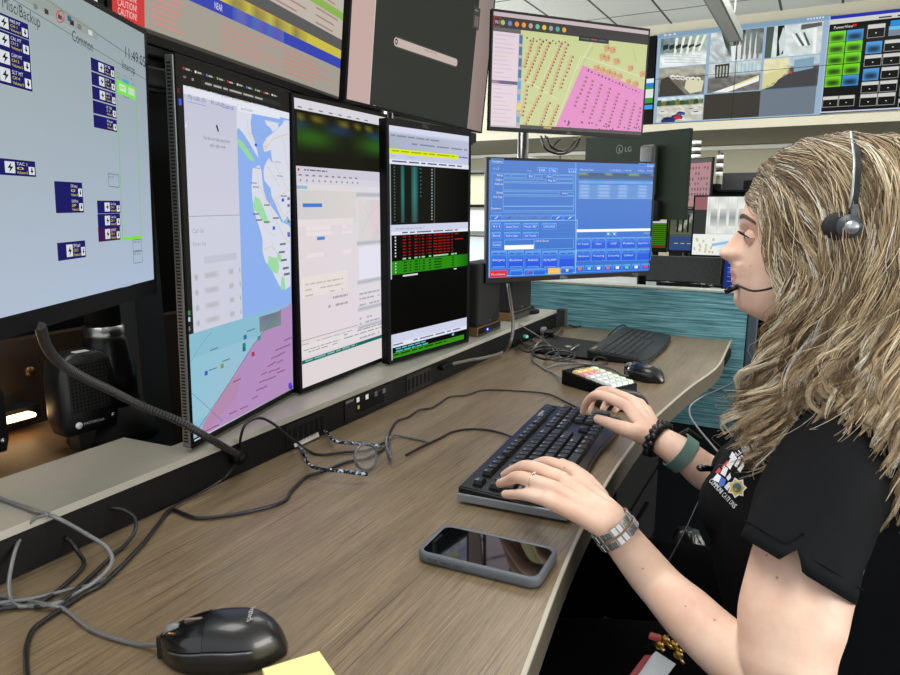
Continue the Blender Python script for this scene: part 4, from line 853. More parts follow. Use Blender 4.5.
# ---- mice
def mouse(label,center,ang,L=.113,W=.062,H=.038,logo=True,wheel=True,group=None,rim=True):
    """nose towards local -x"""
    r=rotroot('mouse',label,'mouse',center,ang)
    rings=[]; n=18; N=28
    def prof(t):   # t 0 nose .. 1 tail
        w=W/2*(1-abs(2*t-1.08)**2.6*.88 if t<.54 else 1-((t-.54)/.46)**2.7*.82)
        w*=1.0-.08*math.exp(-((t-.42)/.16)**2)
        h=H*(.36+.64*math.sin(math.pi*min(1,(t*.82+.08)))**.9) if t<.6 else H*(.36+.64*math.sin(math.pi*(.6*.82+.08))**.9)*(1-((t-.6)/.4)**2.3)**.5
        return max(w,.002),max(h,.006)
    for i in range(n+1):
        t=i/n; t=.5-.5*math.cos(math.pi*t); w,h=prof(t); x=(t-.5)*L; R=[]
        for k in range(N):
            A=2*math.pi*k/N; ca,sa=math.cos(A),math.sin(A)
            y=w*math.copysign(abs(ca)**.8,ca); z=h*max(0,sa)**.75 if sa>0 else 0
            if sa<=0: y=w*.93*ca; z=0
            R.append(Vector((x,y,z+.001)))
        rings.append(R)
    MB().loft(rings).build('shell',mat('mouse shell',(12,13,15),.32,spec=.5,coat=.25),r)
    # buttons: a slightly raised, split front cover
    for sd in (-1,1):
        G=[]
        for i in range(9):
            t=.035+i*.045; w,h=prof(t); x=(t-.5)*L; row=[]
            for k in range(8):
                a0=.10+.52*k/7; A=math.pi/2-sd*a0*1.9; ca,sa=math.cos(A),math.sin(A)
                row.append(Vector((x,w*math.copysign(abs(ca)**.8,ca)*1.0,h*abs(sa)**.75+.0016)))
            G.append(row)
        MB().loft(G,closed=False,cap=False).build('button',mat('mouse button',(14,15,17),.22,coat=.3),r)
    if wheel:
        w,h=prof(.13); MB().cyl(((.13-.5)*L,0,h-.003),.0085,.006,(0,1,0),20).build('scroll_wheel',mat('wheel grey',(120,122,126),.3),r)
        w,h=prof(.28); MB().b2(((.22-.5)*L,-.0016,h-.002),((.36-.5)*L,.0016,h+.0035),bev=.001).build('wheel_slot',mat('slot grey',(110,100,92),.35,.4),r)
    if rim:
        R1=[];
        for sd in (1,-1):
            P=[]
            for i in range(2,15):
                t=i/n; w,h=prof(t); P.append(Vector(((t-.5)*L,sd*(w+.0003),h*.52+.001)))
            MB().tube(P,.0011,6).build('side_rim',mat('rim grey',(86,90,98),.25,.4),r)
    if logo:
        c=Canvas((0,0,0),Matrix.Identity(3),1,1); c._text('logitech',(0,0),.022,(196,198,200),0); w,h=prof(.74); o=c.build('logo',r,PAINT,off=0); o.rotation_euler=(math.radians(-90),0,math.radians(90)+math.pi); o.location=((.74-.5)*L-.003,.011,h+.0016)
        o.rotation_euler=(math.radians(-90+ 12),0,math.radians(-90))
    return r
def along(a,b): return math.atan2(b[1]-a[1],b[0]-a[0])
def place_by(a,b): return ((a[0]+b[0])/2,(a[1]+b[1])/2),along(a,b)
pa=at(160,645,.765); pb=at(284,637,.765)
c_,g_=place_by((pa.x,pa.y),(pb.x,pb.y)); mouse('large black mouse with pale lettering in the near left of the desk',c_,g_,L=.116,W=.064,H=.04)
mouse('shiny black mouse between the small keypad and the desk front edge',(-.338,1.605),along((-.40,1.63),(-.29,1.585)),L=.11,W=.064,H=.037)
mouse('black mouse half hidden beneath the far right hand',(-.325,1.345),along((-.37,1.33),(-.28,1.36)),L=.112,W=.062,H=.036,logo=False)
# ---- phone
e=[at(416,550,.758),at(443,527,.764),at(556,552,.764),at(537,579,.758)]
cx=sum((p.x for p in e))/4+.002; cy=sum((p.y for p in e))/4; ang=along((e[0].x,e[0].y),(e[3].x,e[3].y))
ph=rotroot('phone','smartphone in a thick grey rubber case lying near the desk edge','phone',(cx,cy),along((e[1].x,e[1].y),(e[2].x,e[2].y))*.5+ang*.5)
def rrect(L,W,r,n=6,z=0):
    P=[]
    for sx,sy,a0 in ((1,1,0),(-1,1,90),(-1,-1,180),(1,-1,270)):
        for k in range(n+1):
            A=math.radians(a0+90*k/n); P.append(Vector((sx*(L/2-r)+r*math.cos(A),sy*(W/2-r)+r*math.sin(A),z)))
    return P
PL,PWd=.150,.079
g=MB(); g.loft([rrect(PL-.004,PWd-.004,.012,z=0),rrect(PL,PWd,.013,z=.003),rrect(PL,PWd,.013,z=.0105),rrect(PL-.003,PWd-.003,.012,z=.013),rrect(PL-.009,PWd-.009,.010,z=.0128),rrect(PL-.010,PWd-.010,.0095,z=.0112)]); g.build('case',mat('grey rubber case',(92,98,106),.5),ph)
g=MB(); g.loft([rrect(PL-.0105,PWd-.0105,.0095,z=.0113),rrect(PL-.0106,PWd-.0106,.0095,z=.0118)],smooth=False); g.build('screen',mat('phone glass',(5,6,9),.04,spec=.6,coat=.5),ph)
MB().box((-PL/2+.010,0,.0121),(.004,.022,.0004),bev=.0001).build('notch',BLKM,ph)
for x,w_ in ((-.052,.012),(-.036,.012),(-.020,.012)): MB().box((x,-PWd/2-.0004,.0068),(w_,.0016,.0045),bev=.0007).build('side_button',mat('case button',(70,74,80),.5),ph)
# ---- sticky notes
s0=at(262,668,.757); s1=at(320,650,.757)
sn=rotroot('sticky_note_pad','pale yellow sticky note pad at the bottom edge of the desk','note pad',(s0.x,s0.y),along((s0.x,s0.y),(s1.x,s1.y)))
w_=.052
MB().box((w_/2,-.038,.0025),(w_,.076,.005)).build('pad',mat('sticky yellow',(238,226,150),.8),sn)
G=[[Vector((w_*i/8+.0006*j,-.076*j/8,.0052+.0012*math.sin(j/8*2)*(i/8)**2)) for i in range(9)] for j in range(9)]
MB().loft(G,closed=False,cap=False,smooth=False).build('top_sheet',mat('sticky yellow light',(243,232,160),.8),sn)
# ---- eyeglasses, resting upside: temples to the rail
gl=empty('eyeglasses',(-.62,.87,ZD)); tag(gl,'open eyeglasses with clear lenses and speckled blue and black temples','glasses'); G0=Vector((-.62,.87,ZD))
def gp(x,y,z): return at(x,y,z)-G0
FRM=mat('clear grey frame',(96,98,104),.15,spec=.6); 
TEM=bpy.data.materials.new('speckled temple'); TEM.use_nodes=True
nt=TEM.node_tree; bs=nt.nodes['Principled BSDF']; tc=nt.nodes.new('ShaderNodeTexCoord'); vo=nt.nodes.new('ShaderNodeTexVoronoi'); vo.inputs['Scale'].default_value=260; cr=nt.nodes.new('ShaderNodeValToRGB'); el=cr.color_ramp.elements; el.new(.5); el.new(.7); cr.color_ramp.interpolation='CONSTANT'
for k,(p,c) in enumerate([(0,(8,8,9)),(.48,(16,18,22)),(.62,(82,116,160)),(.8,(190,200,210))]): el[k].position=p; el[k].color=(*lin(c),1)
nt.links.new(tc.outputs['Object'],vo.inputs['Vector']); sp=nt.nodes.new('ShaderNodeSeparateColor'); nt.links.new(vo.outputs['Color'],sp.inputs[0]); nt.links.new(sp.outputs[0],cr.inputs[0]); nt.links.new(cr.outputs[0],bs.inputs['Base Color']); bs.inputs['Roughness'].default_value=.2
GLA=mat('lens glass',(235,238,238),.02,spec=.6,alpha=.13)
def lens(cxy,w,h,zc,ux,group):
    """vertical lens ring; ux = horizontal direction of the front frame"""
    c=at(*cxy,zc)-G0; up=Vector((-.18,0,.98)); P=[c+ux*(w/2*math.cos(a))*(1+.06*math.sin(a))+up*(h/2*math.sin(a)) for a in [2*math.pi*k/28 for k in range(28)]]
    r=MB(); r.tube(P+[P[0]],.0022,8,cap=False); r.build('rim',FRM,gl)
    l=MB(); l._add([c]+P,[[0,k+1,(k+1)%28+1] for k in range(28)]); l.build('lens',GLA,gl); return c
ux=Vector((.30,.95,0)).normalized()
cA=lens((366,457),.042,.041,.773,ux,0); cB_=lens((388.5,448),.036,.037,.771,Vector((-.45,.9,0)).normalized(),0)
ux=(cB_-cA).normalized()
MB().tube([cA+ux*.022+Vector((0,0,.006)),(cA+cB_)/2+Vector((.004,0,.011)),cB_-ux*.022+Vector((0,0,.006))],.0018,8).build('bridge',FRM,gl)
for P,nm in (([(368,474,.766),(358,473,.768),(340,471,.770),(322,469,.770),(310,465,.768),(304,455,.762),(300,445,.754)],'temple'),([(380,447,.768),(366,444,.770),(350,443,.772),(336,441.5,.771),(330,437,.768),(324,430,.760),(317,427,.7535)],'temple')):
    MB().tube(spline([gp(*p) for p in P],6),[.0034]*10+[.0028]*27,8).build(nm,TEM,gl)
MB().box(gp(364.5,473.5,.766),(.008,.005,.006),bev=.001).build('hinge_block',mat('hinge',(110,130,160),.3),gl)
MB().tube([gp(381,447,.770),cB_-ux*.022+Vector((0,0,.008))],.0022,8).build('end_piece',FRM,gl)
# ---- dark folder with a coin like disc and pen
q=[at(x,y,.752) for x,y in ((551,337),(529,352),(597,361),(612,345))]
c0=sum(q,Vector())/4; fo=empty('folder',(c0.x,c0.y,ZD)); tag(fo,'flat black folder on the desk between tangled cables and the slim keyboard','folder')
MB().prism([(p.x-c0.x,p.y-c0.y) for p in q],0,.006).build('cover',mat('folder black',(7,7,8),.6,spec=.15),fo)
p=at(568,346.5,.758); o=MB().cyl((0,0,0),.012,.002,n=28).build('metal_disc',STEEL); o.location=(p.x,p.y,.7585); tag(o,'small round silver disc lying on the black folder','disc')
a1=at(571,350,.761); a2=at(579,345,.761); o=MB().tube([a1,a2],.0022,10).build('pen',mat('silver pen',(170,172,172),.3,.6)); set_origin(o,(a1+a2)/2); tag(o,'short silver pen lying across the black folder','pen')
# ---- small speakers on the ledge by the blue monitor
def tower(label,px0,px1,ybot,ytop,X,led_c,kind):
    a=atX(px0,ybot,X); b=atX(px1,ybot,X); y0,y1=a.y,b.y; r=empty('desk_speaker',(X-.03,(y0+y1)/2,.811)); tag(r,label,'speaker'); w=abs(y1-y0)/2; h=atX((px0+px1)/2,ytop,X).z-.811
    MB().b2((-.03,-w,.0),(.03,w,.026),bev=.003).build('base',mat('amber base' ,(112,84,58),.4,.3),r); MB().b2((.029,-w+.002,.002),(.032,w-.002,.024)).build('base_front',BLKG,r)
    MB().b2((-.035,-w-.001,.026),(.030,w+.001,h),bev=.008).build('cabinet',mat('speaker cloth',(5,5,6),.9,bump=(1200,.3)),r)
    MB().b2((.030,-.006,.034),(.0312,.006,.038)).build('badge',STEEL,r)
    if led_c: MB().ball((.0325,-w*.25,.014),.0022).build('status_light',mat('blue led',(80,100,255),.3,emit=(70,90,255),es=14),r)
tower('black speaker with blue status light, nearer of two beside the blue screen',478,500,334,262,-.775,True,0)
tower('black speaker with amber base, farther of two beside the blue screen',511,531,323,262,-.795,False,0)
# ---- motorola style radio speaker at the left
def radio_speaker(label,px,X,full=True):
    r=empty('radio_speaker',px,(0,0,math.radians(86))); tag(r,label,'speaker')
    h=.132;w=.046
    P=[(-w*.88,0),(w*.88,.0),(w,.02),(w*1.0,.09),(w*.84,.122),(w*.5,.132),(-w*.5,.132),(-w*.84,.122),(-w,.09),(-w,.02)]
    g=MB(); g.loft([[Vector((x*.8,.05,z*.9+.006+.034)) for x,z in P],[Vector((x*.98,.03,z+.034)) for x,z in P],[Vector((x,-.006,z+.034)) for x,z in P],[Vector((x*.93,-.018,z*.96+.003+.034)) for x,z in P]]); g.build('housing',mat('speaker shell',(20,21,23),.4),r)
    MB().box((0,-.018,.034+.078),(w*1.45,.004,.082),bev=.002).build('grille',mat('grille',(12,12,12),.8),r)
    d=MB()
    for i in range(11):
        for j in range(13): d.box((-.030+.006*i,-.0203,.076+.006*j),(.0028,.001,.0036))
    tag(d.build('grille_holes',BLKM,r),kind='stuff')
    MB().cyl((-.025,-.0205,.034+.018),.0055,.0015,(0,1,0),20).build('emblem',mat('white print',(220,222,224),.5),r)
    c=Canvas((0,0,0),Matrix.Identity(3),1,1); c._text('MOTOROLA',(-.017,0),.034,(190,192,194),0); o=c.build('logo',r,PAINT,off=0); o.location=(0,-.0208,.0505)
    MB().cyl((.034,-.019,.054),.004,.004,(0,1,0),16).build('volume_knob',STEEL,r)
    MB().box((.0,.0,.034+.131),(.024,.014,.004),bev=.0015).build('label_plate',mat('label white',(205,205,200),.5),r)
    MB().b2((-.016,-.0,0),(.016,.03,.045)).build('stand',mat('bracket grey',(66,62,62),.4,.4),r)
    return r
pz=.811-.034
sp_=atX(72,445,-1.03); radio_speaker('black radio speaker with grille and lettering standing under the left monitor',(-1.03,sp_.y+.03,pL.z-.033),0)
sp2=atX(-14,470,-1.03); radio_speaker('black radio speaker cut by the left picture edge',(-1.06,sp2.y+.0,pL.z-.033),0)
# ================================================================ CABLES
def desk_cable(name,pts,r,label,group=None,m=None,z=None,n=8):
    P=[at(x,y,(zz if zz else ZD+r)) for x,y,zz in [(p+(None,))[:3] for p in pts]]
    return cable(name,P,r,label,group,m,n)
rl=lambda x,y,off=.003: atX(x,y,-.754+off)
desk_cable('keyboard_cable',[(513,438,.762),(504,434,.755),(488,430),(470,429),(452,432),(438,439),(427,444),(415,450),(406,455)],.0021,'black keyboard cable ending in a dark tip in the middle of the desk')
desk_cable('mouse_cable',[(592,411,.757),(579,408),(566,402),(548,394),(520,391),(485,390),(467,395),(449,397),(440,403),(431,408),(419,410),(408,417),(397,421),(390,432),(389,440)],.0018,'long thin wavy black cable running from the far hand to the eyeglasses')
desk_cable('audio_cable',[(389,440),(394,435,.7555),(406,437),(421,440),(430,443)],.0022,'short grey cable piece right of the eyeglasses',m=CABG)
P=[rl(240,447),rl(241,436,.02),rl(246,424,.03),rl(259,418,.03),rl(272,423,.03),rl(286,434,.025),rl(298,443,.02),at(309,451,.754),at(320,454.5,.7535),at(346,452,.7535),at(368,450,.7535),at(389,440,.7535)]
cable('patch_cable',P,.0022,'thin black cable arching over the rail and running behind the eyeglasses')
desk_cable('desk_cable',[(388,446),(368,458),(347,462),(324,471),(306,477),(292,490),(282,502),(247,512),(215,517),(197,518),(184,514),(175,510),(170,509.5),(160,522),(140,547),(107,580),(85,593),(67,605),(45,620),(33,630),(27,645),(26,662),(28,700)],.0026,'long black cable meandering from the eyeglasses to the near left desk edge')
P=[rl(239,458),at(228,474,.77),at(220,481,.762),at(200,493,.755),at(180,503,.7545),at(169,510,.7575)]
cable('patch_cable',P,.0015,'thin black cable dropping from the rail beside the coiled cord end')
GR=mat('silver grey cable',(104,106,108),.3)
desk_cable('mouse_cable',[(-30,590),(0,596),(24,600.5),(49,605,.757),(66,610.5),(88,627.6),(110,637),(137,644),(152,645,.757),(164,644,.765)],.0022,'grey cable leading to the large near mouse',m=GR)
P=[at(-30,482,.83),at(0,498,.815),at(33,510,.815),at(50,515,.812),at(67,523,.80),at(88,535,.79),at(105,546,.78),at(112,558,.77),at(108,569,.763),at(93,583,.757),at(72,596,.7535),at(54,604,.757),at(32,606,.754),at(0,604,.7535),at(-30,600,.7535)]
cable('network_cable',P,.0024,'thick grey cable arching from the ledge onto the near left desk',m=GR)
P=[at(48,514,.816),at(33,520,.81),at(22,535,.795),at(14.7,552,.785),at(9,580,.768),at(10,597,.758),at(18,606,.755),at(35,605,.7535)]
cable('network_cable',P,.0022,'grey cable loop falling along the rail at the near left',m=GR)
desk_cable('network_cable',[(66,538,.772),(71,542,.768),(78,552,.760),(84,564,.7545),(71,579),(44,600,.7545),(15,607,.7545),(-20,612)],.0024,'dark cable stub curling beside the rail at the near left')
desk_cable('network_cable',[(105,508,.785),(112,508,.786),(123,510,.784),(133,516,.778),(136,524,.770),(133,535,.760),(123,547,.7545),(113,555),(90,577),(60,602,.756),(35,607,.7545)],.0024,'black hooked cable rising from the rail at the near left')
desk_cable('network_cable',[(-30,612),(0,603,.756),(30,599,.756),(60,592,.7545),(90,585),(103,581,.7545),(110,576)],.0021,'shiny grey cable across the tangle at the near left',m=GR)
# black braided cord from the left monitor to the rail
pts=[atD(40,326,.64),atD(47,347,.68),atD(60,363,.72),atD(83,377,.76),atD(110,390,.80),atD(140,405,.84),atD(180,421.7,.88),atD(212,440,.93),rl(238,455,.012)]
S=spline(pts,26); rr=[.0045+(.0009 if i%2 else 0) for i in range(len(S))]
b=MB().tube(S,rr,12,smooth=False); o=b.build('braided_cord',mat('braided black',(38,38,38),.35,.3)); tag(o,'thick ribbed black cord swooping from the left monitor to the rail','cord')
# sockets end
o=MB().cyl((0,0,0),.012,.016,(1,0,0),20).cyl((.008,0,0),.008,.01,(1,0,0),20).build('cord_plug',BLK); o.location=rl(238,457,.008); tag(o,'round black plug on the rail where the ribbed cord ends','plug')
# thick cable down from the blue screen
P=[atD(508,284,1.92),atD(511,304,1.9),atD(513,322,1.85),atD(511,340,1.78),at(503,352,.765),at(485,357.5,.768),at(470,360,.772),rl(450,364.5,.006)]
cable('power_cable',P,.0045,'thick grey black cable hanging by the speakers and plugged into the rail',m=mat('warm grey cable',(88,84,78),.4))
o=MB().box((0,0,0),(.014,.05,.012),bev=.004).build('plug',BLK); o.location=rl(446,366,.008); tag(o,'flat black plug pushed into the rail left of the speakers','plug')
GA=mat('pale cable',(140,142,142),.4)
P=[rl(519,324,.01),at(535,334,.775),at(547,342.6,.765),at(556,353,.762),at(565,360,.7535),at(582,363,.7535),at(597,364,.7535)]
cable('device_cable',P,.0018,'thin grey cable running down over the folder to the slim keyboard',m=GR)
desk_cable('device_cable',[(538,342.5,.765),(533,350,.762),(532,356,.758),(535,362),(544,368.5),(553,373),(562,378,.762)],.0022,'pale grey cable curling into the small keypad',m=GA)
desk_cable('mouse_cable',[(545,370),(550,366.5),(559,364,.755),(577,363.5),(598,365.5),(613,369),(622,374.5),(628,376,.76)],.002,'grey cable arching behind the keypad to the shiny mouse',m=GR)
desk_cable('keyboard_cable',[(592,364),(594,359,.765),(598,357,.77),(604,358,.768),(608,361.5),(606,364),(598,365,.7545)],.0018,'little cable loop in front of the slim keyboard')
desk_cable('keyboard_cable',[(629,329,.77),(624,325,.775),(618,327,.77),(610,334,.757),(608,337),(613,337.5)],.0022,'black cable loop behind the slim keyboard')
desk_cable('device_cable',[(556,322,.756),(566,323),(575,327),(583,325),(588,324,.757),(592,326)],.0028,'black cable lying along the foot of the teal partition')
rr_=random.Random(11)
for k,(cx_,cy_,rx,ry) in enumerate(((552,354,18,5.0),(560,356,14,4.5),(545,352,12,5.5))):
    P=[at(cx_+rx*math.cos(a)*(1+.1*rr_.random()),cy_+ry*math.sin(a)*(1+.2*rr_.random()),.7615+.003*k+.002*math.sin(3*a)) for a in [2*math.pi*j/14 for j in range(27)]]
    cable('coiled_cable',P,.0021,('lowest','middle','topmost')[k]+' black cable coil on the folder beside the disc','coiled cables on the folder',sub=4)
tang=[[(500,330),(512,338),(520,330),(530,340),(541,346)],[(505,345),(518,340),(528,348),(540,345),(548,350)],[(515,350),(522,344),(531,346),(536,338)],[(520,328),(528,322),(540,328),(552,330),(562,326)],[(528,334),(540,338),(552,334),(560,328)],[(508,338),(515,346),(527,352),(535,348)],[(540,324),(546,330),(556,336),(563,330)]]
tl=['from the end of the rail','across the rail foot','curling upward near the adapters','between adapter and partition','below the black adapter','lowest of the knot','reaching the rail end cap']
for k,T in enumerate(tang): desk_cable('tangled_cable',[(x,y,.757+.004*((i+k)%3)) for i,(x,y) in enumerate(T)],.0024,'short black cable in the knot by the blue screen, '+tl[k],'cable knot by the blue screen')
def small(name,px,z,dim,rot,m,label,cat,bev=.003):
    p=at(*px,z+dim[2]/2); o=MB().box((0,0,0),dim,bev=bev).build(name,m); o.location=p; o.rotation_euler=(0,0,rot); tag(o,label,cat); return o
small('power_adapter',(538,329),.752,(.026,.07,.022),.9,GREYP,'dark grey plug adapter in the cable knot below the blue screen','adapter')
small('power_adapter',(549,334),.752,(.03,.05,.02),.3,BLK,'black plug adapter right of the grey one in the knot','adapter')
small('usb_plug',(523,336),.765,(.012,.035,.009),1.2,mat('mint plug',(120,190,170),.4,emit=(100,190,160),es=.15),'small mint green plug in the cable knot near the rail','plug',.002)
# ================================================================ VIDEO WALL
def wall_display(label,px,py_t,px1,py_b,full_w=None):
    a=atY(px,py_t,YW-.06); b=atY(px1,py_b,YW-.06); W=abs(b.x-a.x) if full_w is None else full_w; H=abs(a.z-b.z)
    P0=Vector((a.x+W/2,YW-.06,(a.z+b.z)/2)); r=empty('video_wall',P0); tag(r,label,'display')
    MB().b2((-W/2,.004,-H/2),(W/2,.055,H/2)).build('housing',BLK,r)
    cv=Canvas(P0,Matrix.Identity(3),W,H,step=.0015); cv.root=r; cv.off=Vector((0,0,0)); return r,cv
rnd=random.Random(21)
r_,cv=wall_display('big wall display of four panels showing a grid of security camera pictures',658,34.3,820.5,114.8,1.83)
cv.bg((150,176,200)); 
cv.frect(.0,0,1,.045,(128,160,186),1)
C=[(.022,.315),(.335,.645),(.66,.968)]; Rw=[(.055,.375),(.385,.70),(.71,.985)]
def cell(i,j): return C[i][0],Rw[j][0],C[i][1],Rw[j][1]
def inner(i,j,u,v): a,b,c,d=cell(i,j); return (a+(c-a)*u,b+(d-b)*v)
def sp_(i,j,P,c,l=3): cv.fpoly([inner(i,j,*p) for p in P],c,l)
def noise(i,j,base,amp,nx=12,ny=8,seed=0):
    q=random.Random(seed); T={}
    a,b,c,d=cell(i,j); 
    def f(u,v):
        k=(round(u*nx),round(v*ny)); 
        if k not in T: dd=q.uniform(-amp,amp); bb=base(u,v); T[k]=tuple(max(0,min(255,x+dd)) for x in bb)
        return T[k]
    cv.soft(a,b,c,d,f,nx,ny,2)
noise(0,0,lambda u,v:(225,232,232) if v>.5+.4*u*.3 else (110+60*u,130+60*u,130+50*u),22,seed=1)
for k in range(5): sp_(0,0,[(.32+.15*k,.02),(.38+.15*k,.02),(.34+.13*k,.75-.05*k),(.29+.13*k,.72-.05*k)],(238,236,220))
for k in range(6): sp_(0,0,[(.05+.14*k,.25+.02*k),(.17+.14*k,.2+.02*k),(.17+.14*k,.36),(.06+.14*k,.42)],(40,52,50),4)
for k in range(4): sp_(0,0,[(.1,.5+.1*k),(.9,.7+.08*k),(.9,.72+.08*k),(.1,.53+.1*k)],(190,200,200),4)
noise(1,0,lambda u,v:(190,200,200) if u<.35 or v>.8 else (110,122,118),30,14,9,seed=2)
sp_(1,0,[(.2,.0),(.35,0),(.38,.7),(.3,.5)],(60,66,62)); sp_(1,0,[(.42,.02),(.66,.0),(.62,.4),(.45,.5)],(52,58,56))
for k in range(9): sp_(1,0,[(.5+.05*k,.1+.4*(k%2)),(.52+.05*k,.08),(.54+.05*k,.95),(.5+.05*k,.98)],(214,218,214) if k%2 else (120,124,122),4)
sp_(1,0,[(.4,.5),(.6,.48),(.66,.98),(.44,1)],(230,234,234))
noise(2,0,lambda u,v:(206,216,214),18,12,8,seed=3)
sp_(2,0,[(0,0),(.14,0),(.12,1),(0,1)],(70,86,80)); sp_(2,0,[(.2,0),(.32,0),(.34,.9),(.22,.98)],(24,28,28)); sp_(2,0,[(.3,.05),(.36,.3),(.36,.7),(.28,.95),(.24,.5)],(200,214,214),4)
for k in range(4): sp_(2,0,[(.45+.07*k,.3),(.48+.07*k,.28),(.66+.05*k,.7),(.62+.05*k,.72)],(70,80,80) if k%2 else (240,240,236),4)
sp_(2,0,[(.62,.04),(.98,.02),(.98,.14),(.62,.2)],(90,94,88)); sp_(2,0,[(.84,.18),(.9,.18),(.92,.98),(.86,.98)],(240,240,236),4); sp_(2,0,[(.94,.02),(.97,.02),(.97,.08),(.94,.08)],(220,50,40),5)
noise(0,1,lambda u,v:(168,166,150) if v<.35 else (120,116,104),22,seed=4)
sp_(0,1,[(.05,.4),(.2,.3),(.62,1),(.02,1)],(66,62,56)); sp_(0,1,[(.6,.5),(.8,.42),(.98,.55),(.95,.9),(.7,.95),(.58,.75)],(214,212,180),4)
for k in range(6): sp_(0,1,[(.24+.11*k,.28+.03*k),(.3+.11*k,.24+.03*k),(.37+.11*k,.3+.03*k),(.34+.11*k,.42+.03*k),(.26+.11*k,.38+.03*k)],(226,226,214),4); sp_(0,1,[(.27+.11*k,.34+.03*k),(.33+.11*k,.33+.03*k),(.33+.11*k,.38+.03*k)],(50,50,48),5)
noise(1,1,lambda u,v:(196,206,204) if v<.5 else (112,110,106),16,seed=5)
sp_(1,1,[(.12,.04),(.4,.02),(.4,.5),(.14,.5)],(56,56,52)); 
for k in range(4): sp_(1,1,[(.16+.06*k,.1),(.19+.06*k,.1),(.19+.06*k,.45),(.16+.06*k,.45)],(180,184,176),4)
for k in range(7): sp_(1,1,[(.48+.07*k,.06),(.5+.07*k,.06),(.5+.07*k,.45),(.48+.07*k,.45)],(150,190,204),4)
sp_(1,1,[(.1,.98),(.98,.55),(.98,.7),(.4,1)],(240,240,232),4); sp_(1,1,[(.5,.78),(.98,.5),(.98,.56),(.55,.8)],(226,214,140),5)
noise(2,1,lambda u,v:(226,220,178) if u<.5 and v<.8-u*.5 else ((176,196,206) if v<.3 else (74,74,76)),12,seed=6)
sp_(2,1,[(.0,.98),(.5,.5),(.96,.4),(.96,.98)],(66,66,68)); sp_(2,1,[(.0,.5),(.5,.3),(.2,.9),(0,1)],(214,208,150),3); sp_(2,1,[(.55,.1),(.9,.06),(.9,.42),(.56,.5)],(130,160,180),4); sp_(2,1,[(.49,.47),(.53,.46),(.53,.54),(.49,.55)],(200,60,50),5)
noise(0,2,lambda u,v:(206,222,232) if v<.15 else ((90,110,70) if v<.35 else (206,204,190)),24,14,10,seed=7)
for k in range(9): q=rnd.random(); sp_(0,2,[(.1*k,.1+.1*q),(.1*k+.08,.08+.1*q),(.1*k+.1,.34),(.1*k-.01,.34)],[(60,92,50),(120,112,60),(50,74,44)][k%3],4)
for (u,v,s,c) in ((.1,.82,.3,(34,52,110)),(.42,.62,.2,(60,84,150)),(.3,.74,.26,(40,60,120)),(.66,.5,.16,(200,204,206)),(.76,.62,.2,(222,224,220)),(.05,.55,.16,(226,226,220))):
    sp_(0,2,[(u,v+s*.5),(u+.04,v+s*.1),(u+s*.4,v-.02),(u+s*.9,v+.02),(u+s*1.1,v+s*.4),(u+s,v+s*.7),(u+.02,v+s*.7)],c,5); sp_(0,2,[(u+s*.25,v+s*.1),(u+s*.7,v+s*.06),(u+s*.8,v+s*.25),(u+s*.2,v+s*.28)],(20,26,40),6)
sp_(0,2,[(.38,.8),(.5,.72),(.54,.9),(.42,.95)],(200,40,44),6)
a,b,c,d=cell(1,2); cv.frect(a-.015,b-.0,c+.01,d,(56,54,46),2)
cv.frect(.655,Rw[2][0],.965,.985,(108,120,132),2); cv.frect(.655,.70,.965,.71,(90,120,140),3)
cv.frect(.495,.0,.4985,1,(30,34,38),7); cv.frect(0,.497,1,.502,(30,34,38),7)
for k in range(3): cv.frect(.04+.03*k,.012,.055+.03*k,.028,(220,226,230),2)
for k in range(6): cv.frect(.88+.016*k,.01,.888+.016*k,.026,(226,230,236),2)
finish(cv)
r_,cv=wall_display('right wall display with black background and bright green and blue status tiles',829.5,16.5,880,110,1.83)
cv.bg((12,14,12)); W=cv.W
cv.frect(0,0,1,.035,(40,50,170),2); cv.frect(0,.03,1,.085,(206,206,200),1); cv.bars(.03,.06,.95,1,.03,(60,60,60),.5,3,seed=2); cv.frect(.0,.0,.006,1,(180,190,220),4); cv.frect(0,.985,1,1,(190,200,226),4)
cv.ftext('PowerView',.03,.135,.1,(220,220,220),3,.03); cv.frect(.125,.105,.145,.125,(220,30,40),4)
def tile(u,v,w,h,c,bl=True):
    cv.soft(u,v,u+w,v+h,lambda a,b:tuple(x*(.95-.75*math.sin(math.pi*min(1,max(0,(b-.25)/.75)))*(math.sin(math.pi*a)**.6)*.9) for x in c),6,6,3)
for j in range(5):
    for i in range(2): tile(.01+.09*i,.16+.115*j,.085,.11,(120,224,30) if not((j==0 and i==1) or (j==4 and i==1)) else (70,150,220))
def frame(u,v,w,h,top=(206,206,200)): cv.box(u,v,u+w,v+h,.006,(150,150,146),3); cv.frect(u,v,u+w,v+h*.3,top,3); cv.frect(u+w*.46,v+h*.62,u+w*.54,v+h*.7,(220,220,220),4)
for i in range(2): frame(.01+.085*i,.83,.08,.11)
frame(.205,.13,.085,.13)
for j in range(4):
    for i in range(2): 
        if i==0 and j in(0,2): tile(.205,.3+.135*j-.0,.08,.12,(80,160,226))
        else: frame(.205+.092*i,.3+.135*j,.085,.11)
for i in range(2): frame(.205+.09*i,.83,.085,.12)
cv.frect(.315,.11,.42,.16,(30,140,220),3); cv.frect(.31,.165,.44,.2,(100,190,235),3); cv.frect(.31,.2,.44,.26,(120,132,146),3)
for j in range(5): 
    for i in range(3): frame(.40+.1*i,.34+.14*j,.09,.11)
for j in range(6): tile(.72,.12+.13*j,.1,.11,(120,220,40)); frame(.84,.12+.13*j,.1,.1)
cv.frect(0,.4975,1,.5025,(4,4,4),7); cv.frect(.498,0,.502,1,(4,4,4),7)
finish(cv)
a=atY(657.5,60,YW-.06)
P0=Vector((a.x-.33,YW-.06,atY(655,80,YW-.06).z)); 
